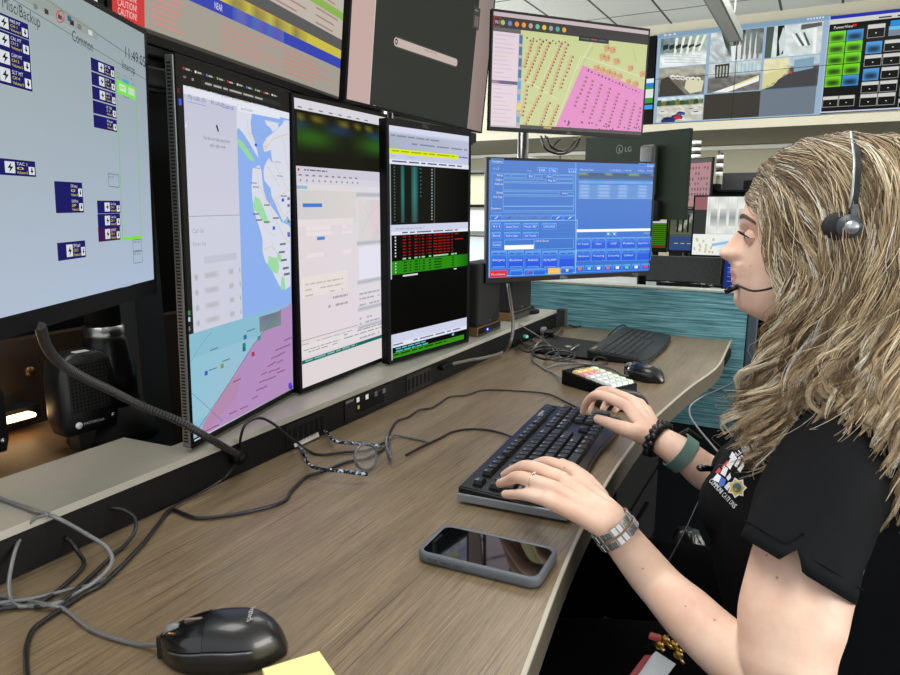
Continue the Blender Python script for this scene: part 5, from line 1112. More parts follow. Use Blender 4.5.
r_=empty('video_wall',P0); tag(r_,'mostly hidden wall display edge behind the parcel map monitor','display'); Hh=1.03
MB().b2((-.3,.004,-Hh/2),(.3,.055,Hh/2)).build('housing',BLK,r_); cv=Canvas(P0,Matrix.Identity(3),.6,Hh,step=.0015); cv.root=r_; cv.off=Vector((0,0,0)); cv.bg((18,18,18))
cv.frect(.7,.48,1,.53,(220,236,246),2); cv.frect(.7,.53,1,.58,(30,130,210),2); cv.frect(.7,.58,1,.76,(60,150,60),2); cv.frect(.8,.6,1,.7,(220,230,220),3); cv.frect(.7,.78,1,.83,(60,160,230),2); finish(cv)
# ================================================================ SECOND WORKSTATION BEYOND THE PARTITION
DK2=mat('far worktop',(150,152,152),.5)
d2=empty('desk',(-.1,3.55,0)); tag(d2,'grey topped workstation desk beyond the teal partition','desk')
MB().b2((-1.7,-.55,.70),(1.5,.45,.74)).build('desktop',DK2,d2)
for x in (-1.6,1.4): MB().b2((x-.02,-.4,0),(x+.02,.4,.70)).build('leg',BLKM,d2)
MB().b2((-1.6,.40,.1),(1.4,.42,.70)).build('back_panel',BLKM,d2)
ZF=.741
def far_monitor(label,PL_,PR_,H,hm=None,back=False,z0=ZF,bulge=True,group=None,stand=True):
    PL_=Vector(PL_);PR_=Vector(PR_); d=PR_-PL_
    if back: d=-d
    W=Vector((d.x,d.y,0)).length; yaw=math.degrees(math.atan2(d.y,d.x)); P0=(PL_+PR_)/2
    rt,cv=monitor(label,P0,yaw,0,W,H,(.008,.008,.008,.012),thick=.02,bulge=bulge and not back,hm=hm,group=group)
    if stand:
        inv=rt.matrix_world.inverted(); q=P0+frameR(yaw).col[1]*.06
        MB().tube([inv@Vector((q.x,q.y,z0)),inv@Vector((q.x,q.y,P0.z))],.02,14).build('stand_neck',BLK,rt); MB().tube([inv@Vector((q.x,q.y,z0)),inv@Vector((q.x,q.y,z0+.012))],.09,24).build('stand_foot',BLK,rt)
    return rt,cv
LGM=mat('olive black plastic',(24,34,24),.6,spec=.1)
rt,cv=far_monitor('large dark monitor seen from behind with pale maker lettering',atD(587,179,3.28),atD(690,174,2.86),.375,LGM,back=True,stand=False)
finish(cv)
W=cv.W+.016
g=MB(); g.box((-.10,.035,-.15),(.12,.05,.09),bev=.01,seg=3); g.build('lower_housing',mat('lower casing',(12,13,13),.6,spec=.15),rt)
c=Canvas((0,0,0),Matrix.Identity(3),1,1); c._text('LG',(0,0),.034,(98,104,98),0)
for k in range(20):
    a0=2*math.pi*k/20;a1=2*math.pi*(k+1)/20; c._q([(-.03+.019*math.cos(a0),.013+.019*math.sin(a0)),(-.03+.019*math.cos(a1),.013+.019*math.sin(a1)),(-.03+.0165*math.cos(a1),.013+.0165*math.sin(a1)),(-.03+.0165*math.cos(a0),.013+.0165*math.sin(a0))],(98,104,98),0)
c._q([(-.034,.02),(-.03,.02),(-.03,.006),(-.034,.006)],(98,104,98),0); c._q([(-.03,.006),(-.03,.003),(-.02,.003),(-.02,.006)],(98,104,98),0)
o=c.build('logo',rt,PAINT,off=0); o.rotation_euler=(0,0,math.pi); o.location=(.045,.0222,.11)
inv=rt.matrix_world.inverted(); q=(atD(640,176,3.07)); q=Vector((q.x,q.y,0))+frameR(0).col[1]*-.06
MB().box((-.10,.045,.02),(.075,.04,.22),bev=.012,seg=3).build('column_cover',mat('column grey',(34,38,37),.5),rt)
nb=rt.matrix_world@Vector((-.10,.05,0)); MB().tube([inv@Vector((nb.x,nb.y,ZF)),inv@Vector((nb.x,nb.y,1.2))],.02,14).build('stand_neck',BLK,rt); MB().tube([inv@Vector((nb.x,nb.y,ZF)),inv@Vector((nb.x,nb.y,ZF+.012))],.11,24).build('stand_foot',BLK,rt)
# far pink map monitor
rt,cv=far_monitor('distant monitor with a dusky pink map seen past the dark monitor back',atD(672,184,4.75),atD(711,183,4.45),.33,stand=False)
cv.soft(0,0,1,1,lambda u,v:(168-10*v,112+8*v,118),3,3,0); cv.frect(0,0,1,.08,(60,44,42),1)
for i in range(9):
    for j in range(7): 
        if rnd.random()<.8: cv.frect(.3+.075*i,.16+.11*j,.34+.075*i,.2+.11*j+.03*rnd.random(),(104,62,68),2)
finish(cv); inv=rt.matrix_world.inverted(); nb=rt.matrix_world@Vector((0,.06,0)); MB().tube([inv@Vector((nb.x,nb.y,.001)),inv@Vector((nb.x,nb.y,1.35))],.025,14).build('stand_neck',BLK,rt)
# small screens in a row on the far desk
def row_mon(label,x0,x1,yt,yb,Y0,Y1,z0=ZF,**k):
    A=atY(x0,(yt+yb)/2,Y0); B=atY(x1,(yt+yb)/2,Y1); H=atY(x0,yt,Y0).z-atY(x0,yb,Y0).z; return far_monitor(label,A,B,H,z0=z0,**k)
rt,cv=row_mon('distant narrow monitor with dark green rows just right of the blue screen',640,667.5,217.5,252,3.85,3.85,bulge=False)
cv.bg((14,24,10)); cv.frect(0,0,1,.14,(196,190,206),2); cv.frect(0,.0,1,.05,(190,190,60),3)
for k in range(11): cv.frect(0,.16+.065*k,1,.2+.065*k,(64,130,20),2)
cv.frect(0,.88,1,.92,(150,40,30),3); finish(cv)
rt,cv=row_mon('distant monitor with a dark street picture above a blue window',668.5,704,209,252.5,3.85,3.85,bulge=False)
cv.soft(0,0,1,.6,lambda u,v:(70+90*(math.sin(u*9+v*7)>.75)*(v<.8)+20*v,76+86*(math.sin(u*9+v*7)>.75)*(v<.8)+20*v,74+80*(math.sin(u*9+v*7)>.75)*(v<.8)),12,9,0)
for k in range(5): cv.frect(.2+.16*k,.12+.05*(k%2),.26+.16*k,.55,(24,28,26),2)
cv.frect(0,.6,1,.66,(70,84,84),2); cv.frect(0,.66,1,1,(52,74,122),2)
for k in range(3): cv.frect(.15+.2*k,.82,.28+.2*k,.835,(190,190,150),3)
finish(cv)
rt,cv=row_mon('bright distant monitor with hazy white camera pictures right in front of the face',692,762,196,257.5,3.72,3.72,bulge=False)  # glass divider built as a screen, window reflections painted into its colours
cv.bg((214,216,208)); 
def fz(u,v): 
    q=.5+.5*math.sin(u*15+1)*math.cos(v*9); return (206+40*q,210+36*q,204+36*q)
cv.soft(.18,0,1,.62,fz,12,8,1); cv.frect(0,0,.19,.22,(150,100,104),2); cv.frect(0,.22,.19,.64,(52,58,54),2)
for k in range(5): cv.soft(.25+.14*k,.2,.35+.14*k,.5,lambda u,v:(150+60*abs(v-.5)*2,156+56*abs(v-.5)*2,156+50*abs(v-.5)*2),3,4,3); cv.frect(.22+.14*k,.0,.225+.14*k,.62,(190,192,186),4)
cv.soft(0,.64,1,1,lambda u,v:(236-30*(v>.3)*(u>.4),240-16*(v>.3)*(u>.4),234),8,5,2)
for k in range(14): u=.02+.3*rnd.random(); v=.7+.25*rnd.random(); cv.frect(u,v,u+.03,v+.05,(196,204,150) if k%2 else (214,190,150),4)
cv.fpoly([(.3,.8),(.7,.72),(1,.8),(1,.84),(.7,.76),(.3,.85)],(150,190,226),4); finish(cv)
rt,cv=row_mon('black monitor back standing low behind the teal partition',642,721,256.5,281,3.3,3.3,back=True,hm=mat('dusty black',(26,27,27),.6,noise=(90,.5)),stand=False); finish(cv)
inv=rt.matrix_world.inverted(); nb=rt.matrix_world@Vector((0,.0,0)); MB().box((0,.02,-.09),(.2,.02,.05)).build('stand_foot',BLK,rt)
rt,cv=row_mon('small deep blue screen beneath the chin edge of the operator',722,760,258,291,3.25,3.25,bulge=False,stand=False)
cv.bg((30,48,120)); 
for k in range(5): cv.frect(.1,.12+.16*k,.9,.14+.16*k,(120,150,210),2)
for k in range(6): cv.frect(.1+.14*k,.3,.2+.14*k,.55,(40,70,170),2)
finish(cv); MB().box((0,.02,-.095),(.2,.02,.02)).build('stand_foot',BLK,rt)
# dark shelf with lamps and laptop behind
sh=empty('equipment_shelf',(0,5.2,0)); tag(sh,'black equipment shelf far behind the bright monitor','shelf')
zs=atY(720,193,5.2).z; x0=atY(676,190,5.2).x; x1=atY(800,190,5.2).x
MB().b2((x0,-.2,zs-.03),(x1,.2,zs)).build('shelf_board',BLKM,sh); 
for x in (x0+.03,x1-.03): MB().b2((x-.02,-.18,0),(x+.02,.18,zs-.03)).build('leg',BLKM,sh)
def stack(label,x,yt,yb,ybase,Y,wpx):
    a=atY(x,yt,Y); b=atY(x,yb,Y); c=atY(x,ybase,Y); r0=wpx/680*Y*.55; r=empty('signal_tower',(a.x,Y,c.z)); tag(r,label,'signal lamp','striped signal towers')
    n=5; h=(a.z-b.z)/n
    for k in range(n): MB().cyl((0,0,b.z-c.z+h*(k+.5)),r0*(1 if k%2 else 1.02),h*.98,n=20).build('lamp_ring',mat('lamp white',(226,226,220),.35) if k%2==0 else mat('lamp black',(38,38,38),.4),r)
    MB().cyl((0,0,a.z-c.z+h*.2),r0*.9,h*.4,n=20).build('cap',mat('lamp black',(38,38,38),.4),r)
    MB().cyl((0,0,(b.z-c.z)/2),r0*.3,(b.z-c.z),n=10).build('pole',mat('pole grey',(120,122,120),.4),r); MB().cyl((0,0,.006),r0*1.2,.012,n=20).build('foot',BLKM,r)
stack('striped black and white signal tower just above the pink distant monitor',696.5,141,158,193,5.15,8)
stack('thin striped black and white signal tower standing left of the laptop',720.5,155,176,193,5.1,5.5)
la=atY(726,193,5.1); lb=atY(752,193,5.1); zt_=atY(740,172,5.1).z
lp=empty('laptop',((la.x+lb.x)/2,5.1,zs)); tag(lp,'open dark laptop on the far black shelf by the forehead','laptop'); w2=(lb.x-la.x)/2+.04
MB().b2((-w2,-.14,0),(w2,.08,.02),bev=.004).build('base',BLK,lp); MB().b2((-w2,.08,.01),(w2,.095,zt_-zs),bev=.003).build('lid',mat('lid grey',(52,52,54),.4),lp)
for k,x in enumerate((712,716,748)):
    p=atY(x,193,5.05); o=MB().box((0,0,.02),(.06,.08,.04+.02*k),bev=.01).build('desk_gadget',BLKM); o.location=(p.x,5.05,zs+.01*k); tag(o,['small black gadget left end of the far shelf','small black gadget beside the thin signal tower','small black gadget right of the laptop'][k],'gadget')
# clutter on the far desk: cables, headset oval, papers
fr=random.Random(4)
for k in range(6):
    x=600+16*k; P=[atY(x+fr.uniform(-3,3)+6*j,283+fr.uniform(-3,2),3.08) for j in range(5)]
    P=[Vector((p.x,p.y+fr.uniform(-.03,.03),max(ZF+.004,min(p.z,ZF+.05)))) for p in P]
    cable('far_cable',P,.005,['leftmost','second from left','third from left','fourth from left','fifth from left','rightmost'][k]+' dark cable heap piece behind the partition cap','cable heap on the far desk',sub=4)
p=at(705,285,ZF+.015); o=MB().ball((0,0,0),.045,(1,.8,.35)).build('far_mouse',BLKG); o.location=(p.x,p.y,ZF+.016); tag(o,'black oval mouse on the far grey desk','mouse')
p=at(668,286,ZF+.01); o=MB().box((0,0,.01),(.3,.12,.018),bev=.004).build('far_keyboard',mat('grey board',(120,126,134),.5)); o.location=(p.x,p.y,ZF+.001); tag(o,'grey keyboard on the far desk behind the partition','keyboard')
# pale shelving glimpsed between the black list monitor and the blue screen
sv_=empty('storage_rack',(atY(478,200,5.6).x,5.6,0)); tag(sv_,'white open storage rack glimpsed left of the blue screen','rack')
WHT=mat('rack white',(214,216,208),.5)
for x in (-.55,.5): MB().b2((x-.02,-.15,0),(x+.02,.15,1.55)).build('upright',WHT,sv_)
for y in (172,206,232,262): z=atY(478,y,5.6).z; MB().b2((-.55,-.15,z-.012),(.5,.15,z+.012)).build('shelf_board',mat('rack grey',(96,104,104),.5) if y!=206 else BLKM,sv_)
for k,(y0,y1,c) in enumerate(((176,204,(206,204,176)),(209,230,(226,230,228)),(236,260,(206,214,216)))):
    z0=atY(478,y1+1.2,5.6).z+.0; z1=atY(478,y0,5.6).z
    for j in range(3): o=MB().b2((-.15,-.1,0),(.15,.1,z1-z0),bev=.01).build('storage_box',mat('box %d'%k,c,.7)); o.location=(sv_.location.x-.33+.34*j,5.6,z0); tag(o,('left','middle','right')[j]+' pale box on the '+('top','middle','bottom')[k]+' level of the white rack','box','boxes on the white rack')
# suspended linear ceiling fixture
ez=2.8; e0=at(735,42,ez); ex=e0.x
fx_=empty('linear_pendant',(ex,6.0,ez)); tag(fx_,'long grey suspended rail fixture under the ceiling in front of the wall displays','ceiling fixture')
MB().b2((-.07,-2.2,0),(.07,e0.y-6.0,.10),bev=.004).build('housing',mat('fixture grey',(150,154,148),.4),fx_)
MB().b2((-.05,-2.1,-.004),(.05,e0.y-6.08,.0)).build('diffuser',mat('diffuser',(200,202,196),.5),fx_)
for y in (-1.9,0,e0.y-6.2): MB().tube([(0,y,.1),(0,y,ZC-ez)],.008,8).build('hanger',STEEL,fx_)
# ================================================================ THE OPERATOR
V=Vector
person=empty('person',(.10,.96,0)); PO=V((.10,.96,0))
tag(person,'seated person with long wavy blonde hair and a black polo shirt typing at the desk','person')
def skin_mat():
    m=bpy.data.materials.new('skin'); m.use_nodes=True; nt=m.node_tree; b=nt.nodes['Principled BSDF']
    tc=nt.nodes.new('ShaderNodeTexCoord'); n=nt.nodes.new('ShaderNodeTexNoise'); n.inputs['Scale'].default_value=28; n.inputs['Detail'].default_value=6
    cr=nt.nodes.new('ShaderNodeValToRGB'); e=cr.color_ramp.elements; e[0].position=.3; e[0].color=(*lin((226,182,160)),1); e[1].position=.72; e[1].color=(*lin((241,209,188)),1)
    v=nt.nodes.new('ShaderNodeTexVoronoi'); v.inputs['Scale'].default_value=34; r=nt.nodes.new('ShaderNodeValToRGB'); q=r.color_ramp.elements; q[0].position=.035; q[0].color=(*lin((150,100,80)),1); q[1].position=.06; q[1].color=(1,1,1,1)
    mx=nt.nodes.new('ShaderNodeMix'); mx.data_type='RGBA'; mx.blend_type='MULTIPLY'; mx.inputs[0].default_value=.55
    nt.links.new(tc.outputs['Object'],n.inputs['Vector']); nt.links.new(tc.outputs['Object'],v.inputs['Vector']); nt.links.new(n.outputs['Fac'],cr.inputs[0]); nt.links.new(v.outputs['Distance'],r.inputs[0])
    nt.links.new(cr.outputs[0],mx.inputs[6]); nt.links.new(r.outputs[0],mx.inputs[7]); nt.links.new(mx.outputs[2],b.inputs['Base Color'])
    b.inputs['Roughness'].default_value=.48; b.inputs['Specular IOR Level'].default_value=.35
    b.inputs['Subsurface Weight'].default_value=.12; b.inputs['Subsurface Radius'].default_value=(1,.4,.25); b.inputs['Subsurface Scale'].default_value=.006
    n2=nt.nodes.new('ShaderNodeTexNoise'); n2.inputs['Scale'].default_value=420; bp=nt.nodes.new('ShaderNodeBump'); bp.inputs['Strength'].default_value=.12; bp.inputs['Distance'].default_value=.001
    nt.links.new(tc.outputs['Object'],n2.inputs['Vector']); nt.links.new(n2.outputs['Fac'],bp.inputs['Height']); nt.links.new(bp.outputs[0],b.inputs['Normal']); return m
SKIN=skin_mat(); LIPS=mat('lips',(222,150,140),.38,noise=(200,.05))
def chain(mb,P,sub=6,n=32,end=True):
    """tapered limb through (point, radius) stations with round ends"""
    pts=[p for p,_ in P]; rr=[r for _,r in P]; S=spline(pts,sub) if len(pts)>2 else [pts[0].lerp(pts[1],k/8) for k in range(9)]
    m=len(S)-1; R=[]
    for i in range(len(S)):
        t=i/m*(len(P)-1); k=min(int(t),len(P)-2); f=t-k; f=f*f*(3-2*f); R.append(rr[k]*(1-f)+rr[k+1]*f)
    mb.tube(S,R,n); 
    if end: mb.ball(S[0],R[0]*1.0,seg=n,ring=8); mb.ball(S[-1],R[-1]*1.0,seg=n,ring=8)
def remeshed(mb,name,vox,mats,parent,smooth=4,post=None):
    o=mb.build(name+'_src',mats); dg=None
    r=o.modifiers.new('r','REMESH'); r.mode='VOXEL'; r.voxel_size=vox
    s=o.modifiers.new('s','SMOOTH'); s.factor=.5; s.iterations=smooth
    dg=bpy.context.evaluated_depsgraph_get(); dg.update(); ev=o.evaluated_get(dg); me=bpy.data.meshes.new_from_object(ev); me.name=name
    bpy.data.objects.remove(o)
    for p in me.polygons: p.use_smooth=True
    me.materials.clear(); 
    for m in (mats if isinstance(mats,list) else [mats]): me.materials.append(m)
    o=bpy.data.objects.new(name,me); put(o,parent); return o
B=MB()
# ---- head: rings whose front follows the side profile of the face
YM=.965
pro=[(760,318),(752,314.5),(741.5,310.3),(736.3,306.2),(733.8,301),(733.4,296),(735.3,290.6),(734.2,286.5),(731,281.8),(730.4,278.5),(732.6,276.1),(730.3,274),(729.5,271.5),(730.9,267.8),(730.4,263),(726.5,260.3),(720.8,258),(718.2,254),(719.7,250),(727,242.5),(733.6,234.6),(738.4,228),(739.6,222),(741,215),(744.6,206.6),(749.5,197.3),(759,187),(771,175),(786,166),(803,159)]
prof=[atY(x,y,YM) for x,y in pro]; prof=sorted([(p.z,p.x) for p in prof])
smo=[(760,318),(747,312),(741,306),(738.5,299),(738,291),(738.5,283),(739.5,275),(740.5,268),(741.5,260),(743,250),(743.5,243),(743.5,235),(742.5,228),(741,221),(742,214),(744.8,206.6),(749.5,197.3),(759,187),(771,175),(786,166),(803,159)]
smo=sorted([(atY(x,y,YM).z,atY(x,y,YM).x) for x,y in smo])
def ip(T,z):
    if z<=T[0][0]: return T[0][1]
    for (a,b),(c,d) in zip(T,T[1:]):
        if z<=c: return b+(d-b)*(z-a)/(c-a+1e-9)
    return T[-1][1]
zch=prof[0][0]; ztop=prof[-1][0]+.004
bk=[(1.00,-.005),(1.02,.015),(1.05,.045),(1.08,.062),(1.12,.078),(1.16,.080),(1.19,.070),(1.21,.05),(ztop,.0)]
hw=[(1.00,.035),(1.015,.046),(1.03,.055),(1.05,.062),(1.08,.068),(1.11,.0725),(1.14,.074),(1.17,.071),(1.195,.058),(1.21,.040),(ztop,.012)]
rings=[];NH=88
zeye=atY(747,236,YM).z; zl=atY(731,275,YM).z
for i in range(96):
    z=zch+(ztop-zch)*(i/95); xf0=ip(smo,z); xf=ip(prof,z); xb=ip(bk,z); w=ip(hw,z); cx=xf0*.42+xb*.58; R=[]
    sig=.008+.010*max(0,1-abs(z-1.098)/.02) if 1.085<z<1.13 else (.020 if z<1.085 else .02)
    for k in range(NH):
        A=2*math.pi*k/NH; ca,sa=math.cos(A),math.sin(A)   # A=0 front (-X)
        ee=.86 if ca>0 else .98
        f=math.copysign(abs(ca)**ee,ca); s=math.copysign(abs(sa)**.92,sa)
        x=cx-f*(cx-xf0) if ca>0 else cx-f*(xb-cx); y=w*s
        if ca>0:
            x+=(xf-xf0)*math.exp(-(y/sig)**2)
            # eye sockets, cheeks
            x+=.0075*math.exp(-((abs(y)-.030)/.014)**2-((z-zeye)/.011)**2)
            x-=.004*math.exp(-((abs(y)-.036)/.018)**2-((z-(zeye-.034))/.018)**2)
            # nostril wings
            x-=.006*math.exp(-((abs(y)-.013)/.006)**2-((z-1.094)/.007)**2)
        R.append(V((x,YM+y,z)))
    rings.append(R)
B.loft(rings)
B.ball((.025,YM-.071,1.125),.017,(.7,.35,1.1)); B.ball((.025,YM+.071,1.125),.017,(.7,.35,1.1))
chain(B,[(V((.018,.965,1.06)),.052),(V((.030,.965,1.0)),.050),(V((.045,.965,.93)),.058)])
# ---- trunk
def ell(cx,cy,z,rx,ry,n=28): return [V((cx+rx*math.cos(2*math.pi*k/n),cy+ry*math.sin(2*math.pi*k/n),z)) for k in range(n)]
tr=[(.50,.115,.12,.165),(.58,.095,.115,.145),(.66,.065,.115,.135),(.74,.040,.12,.145),(.80,.030,.115,.150),(.86,.035,.10,.155),(.91,.045,.075,.14),(.945,.045,.055,.09)]
B.loft([ell(cx,.96,z,rx,ry) for z,cx,rx,ry in tr])
# ---- near (left) arm
S_L=atD(852,425,.76); E_L=atD(784,694,.645); W_L=at(607,520,.800)
chain(B,[(S_L,.050),(atD(815,530,.70),.050),(atD(793,610,.665),.049),(atD(786,660,.65),.043),(E_L,.036)])
fm=[atD(727,650,.70),atD(693,619,.735),atD(655,580,.785)]
chain(B,[(E_L,.035),(fm[0],.0315),(fm[1],.0305),(fm[2],.0262),(W_L,.0215)])
def hand(mcp,pip,dip,tips,thumb,wr,rads=(.0086,.0090,.0086,.0075)):
    for k in range(4):
        r=rads[k]; chain(B,[(mcp[k],r*1.12),(pip[k],r*1.0),(dip[k],r*.86),(tips[k],r*.74)],sub=6,n=14)
        chain(B,[(wr[k],.0145),(wr[k].lerp(mcp[k],.5),.0112),(mcp[k],.0098)],sub=5,n=14)
    for k in range(3):
        a=mcp[k].lerp(mcp[k+1],.5); b=wr[k].lerp(wr[k+1],.5); chain(B,[(b,.0125),(a.lerp(b,.12)+V((0,0,-.003)),.0085)],n=12)
    chain(B,[(thumb[0],.0155),(thumb[1],.0125),(thumb[2],.0102),(thumb[3],.0082)],sub=6,n=14)
Hm=[at(574,473,.823),at(562,479,.827),at(553,488,.824),at(548,500,.813)]
Hp=[at(550,463,.829),at(530,467,.832),at(521,477.5,.825),at(527,495,.811)]
Hd=[at(537,464,.814),at(515,470,.814),at(508,481,.807),at(514,494.5,.802)]
Ht=[at(531,467,.797),at(505,475,.7955),at(500,483.5,.795),at(505,494,.795)]
wrL=[W_L+d for d in (V((.004,.013,.001)),V((.001,.004,.004)),V((-.001,-.005,.003)),V((-.002,-.013,-.001)))]
hand(Hm,Hp,Hd,Ht,[at(598,500,.800),at(588,484,.798),at(574,471,.798),at(562,464,.802)],wrL)
# ---- far (right) arm
W_R=at(653,436,.802); fr_=atD(715,478,1.03)
chain(B,[(V((.055,1.10,.92)),.05),(V((.05,1.09,.82)),.045),(V((.01,1.04,.715)),.036)])
chain(B,[(V((.01,1.04,.715)),.035),(fr_,.0285),(at(684,455,.785),.0245),(W_R,.0212)])
Rm=[at(627,406,.838),at(632,401,.838),at(640,404,.830),at(646,410,.820)]
Rp=[at(600,395,.846),at(606,391,.842),at(618,396,.828),at(630,402,.812)]
Rd=[at(588,401,.825),at(594,397,.822),at(608,402,.806),at(620,406,.797)]
Rt=[at(583,412,.800),at(588,412,.799),at(603,409,.793),at(614,411,.790)]
wrR=[W_R+d for d in (V((-.004,-.010,.006)),V((-.001,-.002,.007)),V((.003,.006,.004)),V((.004,.013,-.001)))]
hand(Rm,Rp,Rd,Rt,[at(646,436,.804),at(628,430,.812),at(611,424,.806),at(598,419,.799)],wrR)
B2=MB(); B2.bm=B.bm
body=remeshed(B2,'body',.0023,[SKIN,LIPS],person,smooth=3); body.data.transform(Matrix.Translation(-PO))
for p in body.data.polygons:
    c=p.center+PO
    if c.x<-.055 and abs(c.y-YM)<.021*max(.2,1-abs(c.z-zl)/.03):
        za=atY(731,269.2,YM).z; zb=atY(731,281.5,YM).z
        if zb<c.z<za and c.x<ip(smo,c.z)+.001: p.material_index=1
def P_(v): return V(v)-PO
# ---- face details
for sd in (-1,1):
    ec=V((ip(prof,zeye)+.0125,YM+sd*.031,zeye))
    ec=V((atY(744.5,236,YM-.031).x+.0118,YM+sd*.031,zeye))
    e=MB().ball((0,0,0),.0118,seg=24,ring=16).build('eye',mat('eye white',(226,220,214),.15),person); e.location=P_(ec)
    i=MB(); i.ball((-.0086,0,0),.0052,(.75,1,1)).build('iris',mat('iris',(74,92,96),.2),e)
    i=MB(); i.ball((-.0107,0,0),.0026,(.8,1,1)).build('pupil',mat('pupil',(8,8,8),.1),e)
    L=MB(); rg=[]
    for th0,th1 in ((15,82),(-13,-82)):
        rg=[]
        for j in range(9):
            row=[]
            for k in range(29):
                a=math.radians(-135+270*k/28); op=th0*max(0,1-(abs(a)/1.12)**2.2); th=math.radians(op+(th1-op)*j/8)
                row.append(ec+V((-math.cos(th)*math.cos(a),math.cos(th)*math.sin(a),math.sin(th)))*(.0124+(.0006 if j==0 else 0))-PO)
            rg.append(row)
        L.loft(rg,closed=False,cap=False)
    L.build('eyelid',SKIN,person)
    la=MB()
    for k in range(22):
        a=math.radians(-62+124*k/21); b0=ec+V((-math.cos(a),math.sin(a),.27*max(0,1-(abs(a)/1.12)**2.2)))*.0126; d=V((-math.cos(a)*.9,math.sin(a)*.9,.25)).normalized()*.0085
        la.tube([b0,b0+d*.5+V((0,0,-.0005)),b0+d+V((0,0,.0016))],[.0007,.00055,.0002],4)
    la.tube([ec+V((-math.cos(a),math.sin(a),.26*max(0,1-(abs(a)/1.12)**2.2)))*.0128 for a in [math.radians(-64+128*k/12) for k in range(13)]],.0006,5)
    o=la.build('eyelashes',mat('lash black',(18,14,12),.5),person); o.data.transform(Matrix.Translation(-PO)); 
bv=BVHTree.FromPolygons([v.co+PO for v in body.data.vertices],[tuple(p.vertices) for p in body.data.polygons])
for sd in (-1,1):
    pts=[]
    for k in range(9):
        t=k/8; px=739.5+12.5*t; py=217.5+ (-2.6*math.sin(t*2.2)+6.0*t*t)
        q=atY(px,py,YM-.012-.036*t); q=V((q.x,YM+sd*(.012+.036*t),q.z)); h=bv.find_nearest(q); pts.append(h[0]+h[1]*.0006)
    b=MB()
    for k in range(90):
        t=rnd.random()*.96; i=int(t*8); a=pts[i].lerp(pts[i+1],t*8-i); d=(pts[i+1]-pts[i]).normalized(); a=a+V((0,0,rnd.uniform(-.0026,.0026)*(1-.5*t))); b.tube([a,a+d*.005+V((0,0,.0014*(1-t))),a+d*.009+V((0,0,-.0003))],[.0007,.0006,.0002],4)
    o=b.build('eyebrow',mat('brow brown',(112,86,64),.7),person); o.data.transform(Matrix.Translation(-PO))
# ---- trousers
g=MB(); hipL=V((.10,.87,.52));hipR=V((.10,1.05,.52))
for hp,kx,ky in ((hipL,-.33,.80),(hipR,-.33,1.10)):
    chain(g,[(hp,.095),(V((-.1,(hp.y+ky)/2,.53)),.085),(V((kx,ky,.52)),.066)]); chain(g,[(V((kx,ky,.52)),.064),(V((kx-.01,ky,.32)),.052),(V((kx,ky,.10)),.038)])
g.loft([ell(.115,.96,z,rx,ry) for z,rx,ry in ((.44,.11,.14),(.50,.135,.178),(.58,.125,.158),(.64,.118,.143))])
o=remeshed(g,'trousers',.008,[mat('black cotton trousers',(5,5,6),.95,spec=.05,bump=(300,.2))],person,3); o.data.transform(Matrix.Translation(-PO))
for ky in (.80,1.10): s=MB().loft([[V((x*sx-.36,ky+y*.042,z)) for x,y in [(math.cos(2*math.pi*k/20)*.13,math.sin(2*math.pi*k/20)) for k in range(20)]] for z,sx in ((.0,1),(.03,1),(.06,.85),(.09,.45))]).build('shoe',BLKM,person); 
for o in person.children:
    if o.name.startswith('shoe'): o.data.transform(Matrix.Translation(-PO))
# ---- polo shirt
def shirt_mat():
    m=mat('black polo knit',(16,17,20),.85,spec=.15,bump=(700,.25)); return m
SH=shirt_mat()
g=MB()
def px_(x,y,Y=.93): return atY(x,y,Y).x
def sec(z,xf,xb,hy,cy=.96,n=32,sq=.85):
    cx=(xf+xb)/2; rx=(xb-xf)/2; return [V((cx+rx*math.copysign(abs(math.cos(a))**sq,math.cos(a)),cy+hy*math.copysign(abs(math.sin(a))**sq,math.sin(a)),z)) for a in [2*math.pi*k/n for k in range(n)]]
g.loft([sec(.52,-.045,.235,.175),sec(.58,-.062,.225,.165),sec(.64,-.078,.20,.155),sec(.70,-.094,.185,.155),sec(.75,-.103,.178,.158),sec(.79,-.103,.172,.160),sec(.83,-.088,.165,.160),sec(.87,-.062,.155,.155),sec(.905,-.035,.140,.142),sec(.935,-.012,.120,.115),sec(.955,0,.100,.08)])
g.ball((-.058,.905,.775),.058,(.9,1,1)); g.ball((-.058,1.015,.775),.058,(.9,1,1))
chain(g,[(V((.045,.965,.93)),.066),(S_L+V((.004,.012,-.002)),.062),(atD(828,490,.725),.062)])
chain(g,[(V((.045,.965,.93)),.066),(V((.055,1.09,.915)),.062),(V((.05,1.10,.84)),.06),(V((.045,1.09,.80)),.058)])
chain(g,[(V((.025,.965,.975)),.058),(V((.04,.965,.93)),.068)])
body_sh=remeshed(g,'shirt',.004,[SH],person,5)
# near sleeve with a little slit at the hem
ax0=atD(848,432,.757); ax1=atD(797,570,.672); axd=(ax1-ax0); 
s1=atD(748,541,.655); s2=atD(840,596,.668); hc=(s1+s2)/2; u_=(s2-s1)/2; tocam=(CAM-hc).normalized(); v_=(tocam-u_.normalized()*tocam.dot(u_.normalized())).normalized()
nk=64; RG=[]
for j in range(17):
    t=j/16; c=ax0.lerp(hc,t); ru=.060+(u_.length-.060)*t; rv=.060+(.052-.060)*t; un=(u_.normalized()*t+axd.normalized().cross(v_).normalized()*(1-t)*(1 if axd.normalized().cross(v_).dot(u_)>0 else -1)).normalized()
    va=axd.normalized().cross(un).normalized(); va=va if va.dot(tocam)>0 else -va; vn=(va*(1-t)+v_*t).normalized()
    ring=[]
    for k in range(nk):
        A=2*math.pi*k/nk; p=c+un*ru*math.cos(A)+vn*rv*math.sin(A); p+=(.0022*math.sin(3*A+t*5)+.0015*math.sin(7*A-t*9))*(p-c).normalized()
        ring.append(p)
    RG.append(ring)
